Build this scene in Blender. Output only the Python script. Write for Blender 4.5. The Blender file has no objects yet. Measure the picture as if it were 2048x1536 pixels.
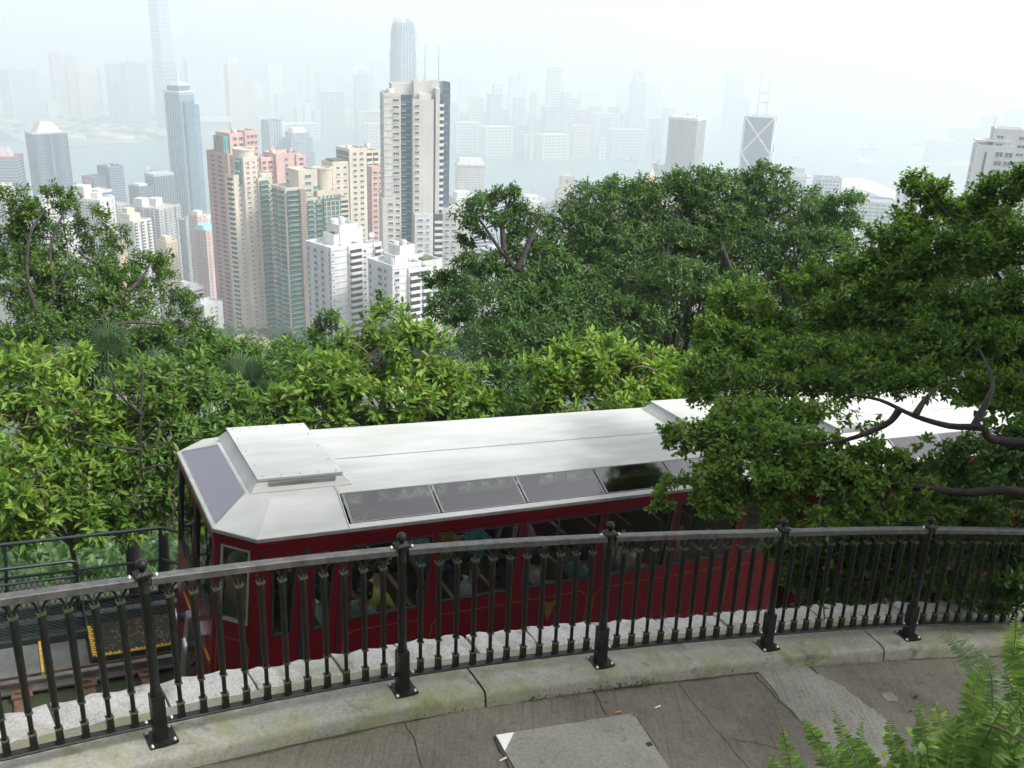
import bpy, math, random
import numpy as np
from mathutils import Vector, Matrix
S = bpy.context.scene
COL = S.collection
R_ = math.radians
rng = np.random.default_rng(7)
random.seed(7)

# ------------------------------------------------------------------ camera
FPX, PITCH, ROLL = 1950.0, R_(20.3), R_(2.1)
CAM = np.array([0.0, 0.0, 3.9])
cF = np.array([0, math.cos(PITCH), -math.sin(PITCH)])
_r0 = np.array([1.0, 0, 0]); _u0 = np.cross(_r0, cF)
cR = _r0 * math.cos(ROLL) + _u0 * math.sin(ROLL)
cU = -_r0 * math.sin(ROLL) + _u0 * math.cos(ROLL)
cd = bpy.data.cameras.new('camera'); cam = bpy.data.objects.new('camera', cd); COL.objects.link(cam)
cd.sensor_width = 36.0; cd.lens = 36.0 * FPX / 2048.0
cd.clip_start = 0.05; cd.clip_end = 40000
cam.matrix_world = Matrix(((cR[0], cU[0], -cF[0], CAM[0]), (cR[1], cU[1], -cF[1], CAM[1]), (cR[2], cU[2], -cF[2], CAM[2]), (0, 0, 0, 1)))
S.camera = cam

# ------------------------------------------------------------------ sky, sun, exposure
SUN_EL, SUN_AZ = R_(48), R_(102)      # azimuth measured from +Y towards +X
W = bpy.data.worlds.new('World'); S.world = W; W.use_nodes = True
nt = W.node_tree; nt.nodes.clear()
sk = nt.nodes.new('ShaderNodeTexSky'); sk.sky_type = 'NISHITA'; sk.sun_disc = False
sk.sun_elevation = SUN_EL; sk.sun_rotation = SUN_AZ; sk.altitude = 400
sk.air_density = 1.0; sk.dust_density = 6.0; sk.ozone_density = 0.8
hs = nt.nodes.new('ShaderNodeHueSaturation'); hs.inputs['Saturation'].default_value = 0.30; hs.inputs['Value'].default_value = 1.0
bg = nt.nodes.new('ShaderNodeBackground'); bg.inputs['Strength'].default_value = 0.15
ow = nt.nodes.new('ShaderNodeOutputWorld')
nt.links.new(sk.outputs[0], hs.inputs['Color']); nt.links.new(hs.outputs[0], bg.inputs['Color']); nt.links.new(bg.outputs[0], ow.inputs['Surface'])
sl = bpy.data.lights.new('sun', 'SUN'); sl.energy = 1.5; sl.angle = R_(10); sl.color = (1.0, 0.96, 0.90)
so = bpy.data.objects.new('sun', sl); COL.objects.link(so)
_sd = Vector((math.sin(SUN_AZ) * math.cos(SUN_EL), math.cos(SUN_AZ) * math.cos(SUN_EL), math.sin(SUN_EL)))
so.rotation_euler = _sd.to_track_quat('Z', 'Y').to_euler(); so.location = (0, 0, 60)
vs = S.view_settings; vs.view_transform = 'Standard'; vs.look = 'None'; vs.exposure = 1.22; vs.gamma = 1.0; vs.use_curve_mapping = False
S.cycles.use_denoising = True
S.cycles.max_bounces = 7; S.cycles.diffuse_bounces = 3; S.cycles.glossy_bounces = 3; S.cycles.transmission_bounces = 4
S.cycles.transparent_max_bounces = 12; S.cycles.volume_bounces = 2
S.cycles.sample_clamp_indirect = 6.0

# ------------------------------------------------------------------ helpers
def ray(x, y):
    d = cF + cR * (x - 1024) / FPX - cU * (y - 768) / FPX
    return d / np.linalg.norm(d)
def at(x, y, d):                       # the point seen at photo pixel (x, y), at horizontal distance d
    r = ray(x, y)
    return CAM + r * (d / math.hypot(r[0], r[1]))
def atz(x, y, z):
    r = ray(x, y)
    return CAM + r * ((z - CAM[2]) / r[2])
def depth(P): return float((np.asarray(P) - CAM) @ cF)
def nrm(v):
    v = np.asarray(v, float); n = np.linalg.norm(v, axis=-1, keepdims=True)
    return v / np.maximum(n, 1e-9)

MATS = {}
def mat(name, col, rough=0.7, var=0.15, scale=4.0, bump=0.0, bscale=None, metal=0.0, spec=0.5, stretch=(1, 1, 1), rand=0.0, coords='Object', tint=None):
    if name in MATS: return MATS[name]
    m = bpy.data.materials.new(name); m.use_nodes = True; MATS[name] = m
    n = m.node_tree.nodes; l = m.node_tree.links; b = n['Principled BSDF']
    b.inputs['Roughness'].default_value = rough; b.inputs['Metallic'].default_value = metal
    b.inputs['Specular IOR Level'].default_value = spec
    tc = n.new('ShaderNodeTexCoord'); mp = n.new('ShaderNodeMapping'); mp.inputs['Scale'].default_value = stretch
    l.new(tc.outputs[coords], mp.inputs['Vector'])
    nz = n.new('ShaderNodeTexNoise'); nz.inputs['Scale'].default_value = scale; nz.inputs['Detail'].default_value = 6; nz.inputs['Roughness'].default_value = 0.65
    l.new(mp.outputs[0], nz.inputs['Vector'])
    rmp = n.new('ShaderNodeValToRGB'); c = np.array(col)
    t = np.array(tint) if tint is not None else c * (1 - var * 1.6)
    rmp.color_ramp.elements[0].position = 0.30; rmp.color_ramp.elements[0].color = (*t, 1)
    rmp.color_ramp.elements[1].position = 0.68; rmp.color_ramp.elements[1].color = (*np.minimum(c * (1 + var * 0.5), 0.95), 1)
    l.new(nz.outputs['Fac'], rmp.inputs['Fac'])
    out = rmp.outputs['Color']
    if rand:
        oi = n.new('ShaderNodeObjectInfo'); mr = n.new('ShaderNodeMapRange')
        mr.inputs['To Min'].default_value = 1 - rand; mr.inputs['To Max'].default_value = 1 + rand
        l.new(oi.outputs['Random'], mr.inputs['Value'])
        hv = n.new('ShaderNodeHueSaturation'); l.new(mr.outputs[0], hv.inputs['Value']); l.new(out, hv.inputs['Color']); out = hv.outputs['Color']
    l.new(out, b.inputs['Base Color'])
    if bump:
        nb = n.new('ShaderNodeTexNoise'); nb.inputs['Scale'].default_value = bscale or scale * 6; nb.inputs['Detail'].default_value = 8
        l.new(mp.outputs[0], nb.inputs['Vector'])
        bp = n.new('ShaderNodeBump'); bp.inputs['Strength'].default_value = bump; bp.inputs['Distance'].default_value = 0.02
        l.new(nb.outputs['Fac'], bp.inputs['Height']); l.new(bp.outputs[0], b.inputs['Normal'])
    return m

def leaf_mat(name, cols, trans=0.35, rough=0.4, spec=0.26):
    if name in MATS: return MATS[name]
    m = bpy.data.materials.new(name); m.use_nodes = True; MATS[name] = m
    n = m.node_tree.nodes; l = m.node_tree.links; b = n['Principled BSDF']; o = n['Material Output']
    at_ = n.new('ShaderNodeAttribute'); at_.attribute_name = 'rnd'
    oi = n.new('ShaderNodeObjectInfo'); ad = n.new('ShaderNodeMath'); ad.operation = 'ADD'
    l.new(at_.outputs['Fac'], ad.inputs[0]); l.new(oi.outputs['Random'], ad.inputs[1])
    fr = n.new('ShaderNodeMath'); fr.operation = 'FRACT'; l.new(ad.outputs[0], fr.inputs[0])
    r = n.new('ShaderNodeValToRGB'); cr = r.color_ramp
    while len(cr.elements) < len(cols): cr.elements.new(0.5)
    for i, (p, c) in enumerate(cols):
        cr.elements[i].position = p; cr.elements[i].color = (*c, 1)
    l.new(fr.outputs[0], r.inputs['Fac'])
    l.new(r.outputs['Color'], b.inputs['Base Color']); b.inputs['Roughness'].default_value = rough; b.inputs['Specular IOR Level'].default_value = spec
    tr = n.new('ShaderNodeBsdfTranslucent'); hv = n.new('ShaderNodeHueSaturation'); hv.inputs['Value'].default_value = 1.5; hv.inputs['Hue'].default_value = 0.485; hv.inputs['Saturation'].default_value = 1.15
    l.new(r.outputs['Color'], hv.inputs['Color']); l.new(hv.outputs['Color'], tr.inputs['Color'])
    mx = n.new('ShaderNodeMixShader'); mx.inputs['Fac'].default_value = trans
    l.new(b.outputs[0], mx.inputs[1]); l.new(tr.outputs[0], mx.inputs[2]); l.new(mx.outputs[0], o.inputs['Surface'])
    return m

def glass_mat(name, tint, fac=0.12, rough=0.02, glosscol=(1, 1, 1)):
    if name in MATS: return MATS[name]
    m = bpy.data.materials.new(name); m.use_nodes = True; MATS[name] = m
    n = m.node_tree.nodes; l = m.node_tree.links; o = n['Material Output']; n.remove(n['Principled BSDF'])
    t = n.new('ShaderNodeBsdfTransparent'); t.inputs['Color'].default_value = (*tint, 1)
    g = n.new('ShaderNodeBsdfGlossy'); g.inputs['Roughness'].default_value = rough; g.inputs['Color'].default_value = (*glosscol, 1)
    f = n.new('ShaderNodeFresnel'); f.inputs['IOR'].default_value = 1.5
    a = n.new('ShaderNodeMath'); a.operation = 'ADD'; a.use_clamp = True; a.inputs[1].default_value = fac - 0.04
    l.new(f.outputs[0], a.inputs[0])
    mx = n.new('ShaderNodeMixShader'); l.new(a.outputs[0], mx.inputs['Fac']); l.new(t.outputs[0], mx.inputs[1]); l.new(g.outputs[0], mx.inputs[2])
    l.new(mx.outputs[0], o.inputs['Surface'])
    return m

def tag(o, label=None, cat=None, group=None, kind=None):
    if label: o['label'] = label
    if cat: o['category'] = cat
    if group: o['group'] = group
    if kind: o['kind'] = kind
    return o

class MB:
    def __init__(s): s.v = []; s.f = []; s.m = []; s.sm = []
    def add(s, vs, fs, mi=0, sm=False):
        b = len(s.v); s.v.extend([tuple(map(float, p)) for p in vs])
        for f in fs: s.f.append(tuple(b + i for i in f)); s.m.append(mi); s.sm.append(sm)
    def box(s, c, d, mi=0, M=None, taper=1.0):
        x, y, z = d[0] / 2, d[1] / 2, d[2] / 2; t = taper
        P = [(-x, -y, -z), (x, -y, -z), (x, y, -z), (-x, y, -z), (-x * t, -y * t, z), (x * t, -y * t, z), (x * t, y * t, z), (-x * t, y * t, z)]
        if M is not None: P = [M @ Vector(p) for p in P]
        s.add([(p[0] + c[0], p[1] + c[1], p[2] + c[2]) for p in P], [(0, 3, 2, 1), (4, 5, 6, 7), (0, 1, 5, 4), (1, 2, 6, 5), (2, 3, 7, 6), (3, 0, 4, 7)], mi)
    def hexa(s, P, mi=0):              # bottom ring of four, top ring of four
        s.add(P, [(0, 3, 2, 1), (4, 5, 6, 7), (0, 1, 5, 4), (1, 2, 6, 5), (2, 3, 7, 6), (3, 0, 4, 7)], mi)
    def prism(s, ring0, ring1, mi=0, caps=True, sm=False):
        n = len(ring0); s.add(list(ring0) + list(ring1), [(i, (i + 1) % n, n + (i + 1) % n, n + i) for i in range(n)], mi, sm)
        if caps: s.add(ring0, [tuple(range(n - 1, -1, -1))], mi); s.add(ring1, [tuple(range(n))], mi)
    def tube(s, pts, rad, n=6, mi=0, sm=True, cap=True):
        pts = [np.asarray(p, float) for p in pts]; rad = [rad] * len(pts) if np.isscalar(rad) else rad
        ref = np.array([0.13, 0.21, 0.97]); rings = []
        for i, p in enumerate(pts):
            t = nrm(pts[min(i + 1, len(pts) - 1)] - pts[max(i - 1, 0)])
            if abs(t @ ref) > 0.95: ref = np.array([0.97, 0.2, 0.1])
            a = nrm(np.cross(t, ref)); b = np.cross(t, a)
            rings.append([p + (a * math.cos(2 * math.pi * k / n) + b * math.sin(2 * math.pi * k / n)) * rad[i] for k in range(n)])
        V = [q for r in rings for q in r]
        F = [(i * n + k, i * n + (k + 1) % n, (i + 1) * n + (k + 1) % n, (i + 1) * n + k) for i in range(len(pts) - 1) for k in range(n)]
        s.add(V, F, mi, sm)
        if cap: s.add(rings[0], [tuple(range(n))], mi); s.add(rings[-1], [tuple(range(n - 1, -1, -1))], mi)
    def lathe(s, prof, n=12, c=(0, 0, 0), mi=0, sm=True, M=None):
        V = []
        for r, z in prof:
            for k in range(n):
                p = Vector((r * math.cos(2 * math.pi * k / n), r * math.sin(2 * math.pi * k / n), z))
                if M is not None: p = M @ p
                V.append((p[0] + c[0], p[1] + c[1], p[2] + c[2]))
        F = [(i * n + k, i * n + (k + 1) % n, (i + 1) * n + (k + 1) % n, (i + 1) * n + k) for i in range(len(prof) - 1) for k in range(n)]
        s.add(V, F, mi, sm); s.add(V[:n], [tuple(range(n - 1, -1, -1))], mi); s.add(V[-n:], [tuple(range(n))], mi)
    def mesh(s, name, mats):
        me = bpy.data.meshes.new(name); me.from_pydata(s.v, [], s.f)
        for m in (mats if isinstance(mats, (list, tuple)) else [mats]): me.materials.append(m)
        if s.f:
            me.polygons.foreach_set('material_index', s.m); me.polygons.foreach_set('use_smooth', s.sm)
        me.update(); return me
    def build(s, name, mats, parent=None, **kw):
        return link(name, s.mesh(name, mats), parent, **kw)

def link(name, me, parent=None, loc=None, rot=None, M=None, **kw):
    o = bpy.data.objects.new(name, me); COL.objects.link(o)
    if parent is not None: o.parent = parent
    if M is not None: o.matrix_local = M
    if loc is not None: o.location = loc
    if rot is not None: o.rotation_euler = rot
    if kw: tag(o, **kw)
    return o
def empty(name, loc=(0, 0, 0), rz=0.0, **kw):
    o = bpy.data.objects.new(name, None); COL.objects.link(o); o.location = loc; o.rotation_euler = (0, 0, rz); o.empty_display_size = 0.3
    return tag(o, **kw)
def copy_tree(o, parent=None):
    c = o.copy(); COL.objects.link(c); c.parent = parent
    for ch in o.children: copy_tree(ch, c)
    return c
def np_mesh(name, V, F, m, rnd=None, smooth=False):
    me = bpy.data.meshes.new(name); V = np.asarray(V, np.float32).reshape(-1, 3); F = np.asarray(F, np.int32); k = F.shape[1]
    me.vertices.add(len(V)); me.vertices.foreach_set('co', V.ravel())
    me.loops.add(F.size); me.loops.foreach_set('vertex_index', F.ravel())
    me.polygons.add(len(F)); me.polygons.foreach_set('loop_start', np.arange(0, F.size, k, dtype=np.int32))
    me.polygons.foreach_set('use_smooth', np.full(len(F), smooth))
    if rnd is not None:
        a = me.attributes.new('rnd', 'FLOAT', 'POINT'); a.data.foreach_set('value', np.asarray(rnd, np.float32))
    for x in (m if isinstance(m, (list, tuple)) else [m]): me.materials.append(x)
    me.update(calc_edges=True); return me

# frame of the funicular: a runs down the track, b across it to the far side, c up out of the roof
TS = 1.12
TO = np.array([-2.8043, 8.4500, -1.0096]); TA = np.array([0.877008, 0.471212, -0.093894]); TB = np.array([-0.473303, 0.880900, 0.0]); TC = np.array([0.082711, 0.044440, 0.995582])
def T(u, v, w): return TO + (TA * u + TB * v + TC * w) * TS
TM = Matrix(((TA[0], TB[0], TC[0], TO[0]), (TA[1], TB[1], TC[1], TO[1]), (TA[2], TB[2], TC[2], TO[2]), (0, 0, 0, 1)))
# ------------------------------------------------------------------ terrain, water, far shore
SEA = -396.0
GZ_T = [0, 4, 60, 300, 560, 900, 1350, 1700]
GZ_Z = [-3.9, -6.5, -36, -128, -222, -310, -393, -394]
def ground_z(x, y):
    x = np.asarray(x, float); y = np.asarray(y, float)
    rx, ry = x - TO[0], y - TO[1]
    t = rx * TB[0] + ry * TB[1] - 3.5 * TS
    u = rx * TA[0] + ry * TA[1]
    d = np.hypot(x, y); k = np.clip((d - 40) / 260, 0, 1); k = k * k * (3 - 2 * k)
    s = t * (1 - k) + d * k
    bed = -0.107 * np.clip(u, -60, 60) * (1 - k)
    z = np.interp(s, GZ_T, GZ_Z)
    return z + bed * np.where(s < 300, 1, 0)
m_soil = mat('hillside_soil', (0.045, 0.055, 0.025), 0.95, 0.5, 0.3, bump=0.6, bscale=3, tint=(0.02, 0.03, 0.012))
def build_terrain():
    az = np.radians(np.linspace(-75, 80, 90)); dd = np.concatenate([np.linspace(0.5, 30, 46), np.geomspace(32, 1750, 70)])
    A, D = np.meshgrid(az, dd); X = D * np.sin(A); Y = D * np.cos(A)
    Z = ground_z(X, Y)
    Z += np.where(D > 25, 1, 0) * np.sin(X * 0.11) * np.cos(Y * 0.09) * np.minimum(D * 0.01, 2)
    n = len(az); F = []
    for i in range(len(dd) - 1):
        for j in range(n - 1): F.append((i * n + j, i * n + j + 1, (i + 1) * n + j + 1, (i + 1) * n + j))
    me = np_mesh('hillside', np.stack([X, Y, Z], -1), F, m_soil, smooth=True)
    tag(link('hillside', me), label='steep wooded hillside falling away below the tracks to the city', kind='structure')
build_terrain()
m_water = mat('harbour_water', (0.07, 0.15, 0.155), 0.30, 0.12, 0.004, bump=0.25, bscale=0.05)
b = MB(); b.add([(-16000, 300, SEA), (16000, 300, SEA), (16000, 14000, SEA), (-16000, 14000, SEA)], [(0, 1, 2, 3)])
b.build('harbour_water', m_water, label='pale calm harbour water between the two shores', kind='structure')
# reclaimed and built land on the far side, traced on the water surface where it stands
m_land = mat('far_land', (0.30, 0.29, 0.25), 0.9, 0.4, 0.004, bump=0)
def land(name, pts, label, h=4.0, far=True):
    P = [atz(x, y, SEA)[:2] for x, y in pts]
    b = MB(); b.prism([(*p, SEA - 0.5) for p in P], [(*p, SEA + h) for p in P], caps=True)
    b.build(name, m_land, label=label, kind='structure')
land('far_shore', [(-260, 262), (-60, 258), (20, 274), (60, 291), (140, 294), (270, 287), (335, 270), (420, 264), (560, 260), (690, 258), (800, 262), (905, 291), (1000, 295), (1085, 303), (1180, 301), (1290, 295), (1325, 280), (1335, 238), (1500, 236), (1700, 225), (1780, 190), (1500, 130), (-300, 92)], 'flat reclaimed shore with pale earth across the harbour')
land('far_breakwater', [(-50, 238), (40, 283), (48, 287), (55, 285), (-38, 232)], 'thin pale breakwater curving into the harbour', 3)
land('eastern_shore', [(1820, 330), (1850, 318), (1935, 285), (2040, 262), (2300, 235), (2500, 300), (2300, 345)], 'hazy built up shore at the far east end of the harbour')
m_hill = mat('far_hill', (0.06, 0.085, 0.05), 0.95, 0.3, 0.002)
b = MB(); xs = np.linspace(-2500, 6500, 80)
top = [SEA + 250 + 170 * math.sin(x * 0.0011 + 1.0) ** 2 + 55 * math.sin(x * 0.004) + 25 * math.sin(x * 0.011) for x in xs]
rows = [[(x, 6600 + 500 * math.sin(x * .0009), SEA) for x in xs], [(x, 7300 + 400 * math.sin(x * .0013), (t + SEA) / 2 - 20) for x, t in zip(xs, top)], [(x, 8200, min(t, 95)) for x, t in zip(xs, top)], [(x, 9800, SEA) for x in xs]]
n = len(xs); b.add([p for r in rows for p in r], [(i * n + j, i * n + j + 1, (i + 1) * n + j + 1, (i + 1) * n + j) for i in range(3) for j in range(n - 1)], 0, True)
b.build('far_hills', m_hill, label='faint mountain ridge behind the far shore', kind='structure')
# the humid air
m_haze = bpy.data.materials.new('haze'); m_haze.use_nodes = True
n_ = m_haze.node_tree.nodes; n_.clear(); o_ = n_.new('ShaderNodeOutputMaterial'); v_ = n_.new('ShaderNodeVolumePrincipled')
v_.inputs['Color'].default_value = (0.785, 0.845, 0.865, 1); v_.inputs['Density'].default_value = 4.9e-4; v_.inputs['Anisotropy'].default_value = 0.25
m_haze.node_tree.links.new(v_.outputs[0], o_.inputs['Volume'])
b = MB(); b.box((0, 6850, (SEA - 1 + 135) / 2), (34000, 15700, 135 - SEA + 1))
hz = b.build('haze', m_haze, label='bright humid haze hanging over the harbour and the city', kind='stuff')

# ------------------------------------------------------------------ city
PAINT = {
 'white': (0.57, 0.575, 0.57), 'offwhite': (0.55, 0.54, 0.505), 'beige': (0.50, 0.485, 0.45), 'cream': (0.535, 0.475, 0.385), 'pink': (0.51, 0.345, 0.31),
 'pinkdark': (0.44, 0.25, 0.24), 'rose': (0.56, 0.41, 0.395), 'grey': (0.38, 0.39, 0.395), 'greyblue': (0.36, 0.42, 0.45), 'teal': (0.26, 0.36, 0.37), 'mint': (0.20, 0.60, 0.48),
 'tan': (0.50, 0.42, 0.33), 'brown': (0.30, 0.22, 0.19), 'yellow': (0.65, 0.55, 0.34), 'orange': (0.66, 0.44, 0.26), 'red': (0.45, 0.05, 0.12), 'concrete': (0.42, 0.40, 0.37), 'dark': (0.10, 0.11, 0.12)}
def paint(k): return mat('paint_' + k, PAINT[k], 0.75, 0.17, 0.11, stretch=(1, 1, 0.22), coords='Object')
def gl(k):
    c = {'window': (0.022, 0.025, 0.03), 'green': (0.06, 0.22, 0.19), 'bay': (0.05, 0.12, 0.11), 'blue': (0.075, 0.12, 0.16), 'sky': (0.05, 0.14, 0.22), 'dark': (0.06, 0.085, 0.12), 'navy': (0.012, 0.05, 0.12), 'silver': (0.12, 0.20, 0.26)}[k]
    return mat('glass_' + k, c, 0.15, 0.35, 0.15, metal=0.0, spec=0.15, rand=0.4)
_wcache = {}
def window_mesh(w, h, glass, frame, mull):
    w *= 1.12; h *= 1.12; key = (round(w, 1), round(h, 1), glass, frame, mull)
    if key not in _wcache:
        b = MB(); t = 0.09 * min(w, h) + 0.05; p = 0.22
        b.box((0, -p / 2, h / 2 - t / 2), (w, p, t), 1); b.box((0, -p / 2, -h / 2 + t / 2), (w + 0.3, p * 1.6, t), 1)
        b.box((-w / 2 + t / 2, -p / 2, 0), (t, p, h - 2 * t), 1); b.box((w / 2 - t / 2, -p / 2, 0), (t, p, h - 2 * t), 1)
        for k in range(mull):
            b.box((-w / 2 + w * (k + 1) / (mull + 1), -0.06, 0), (t * 0.7, 0.08, h - 2 * t), 1)
        b.add([(-w / 2 + t, -0.03, -h / 2 + t), (w / 2 - t, -0.03, -h / 2 + t), (w / 2 - t, -0.03, h / 2 - t), (-w / 2 + t, -0.03, h / 2 - t)], [(0, 1, 2, 3)], 0)
        _wcache[key] = (b, b.mesh('window', [gl(glass), paint(frame)]))
    return _wcache[key]
def balcony_mesh(w, h, dpt, wall, glass):
    key = ('b', round(w, 1), round(h, 1), round(dpt, 1), wall, glass)
    if key not in _wcache:
        b = MB(); ph = h * 0.36
        b.box((0, -dpt / 2, -h / 2 + 0.12), (w, dpt, 0.24), 0)
        b.box((0, -dpt + 0.08, -h / 2 + 0.24 + ph / 2), (w, 0.16, ph), 2 if glass else 0)
        for s in (-1, 1): b.box((s * (w / 2 - 0.08), -dpt / 2 + 0.08, -h / 2 + 0.24 + ph / 2), (0.16, dpt - 0.16, ph), 2 if glass else 0)
        b.add([(-w / 2 + 0.2, -0.05, -h / 2 + 0.3), (w / 2 - 0.2, -0.05, -h / 2 + 0.3), (w / 2 - 0.2, -0.05, h / 2 - 0.35), (-w / 2 + 0.2, -0.05, h / 2 - 0.35)], [(0, 1, 2, 3)], 1)
        _wcache[key] = (b, b.mesh('balcony', [paint(wall), gl('bay' if glass == 'green' else 'window'), gl(glass or 'green')]))
    return _wcache[key]

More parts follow.
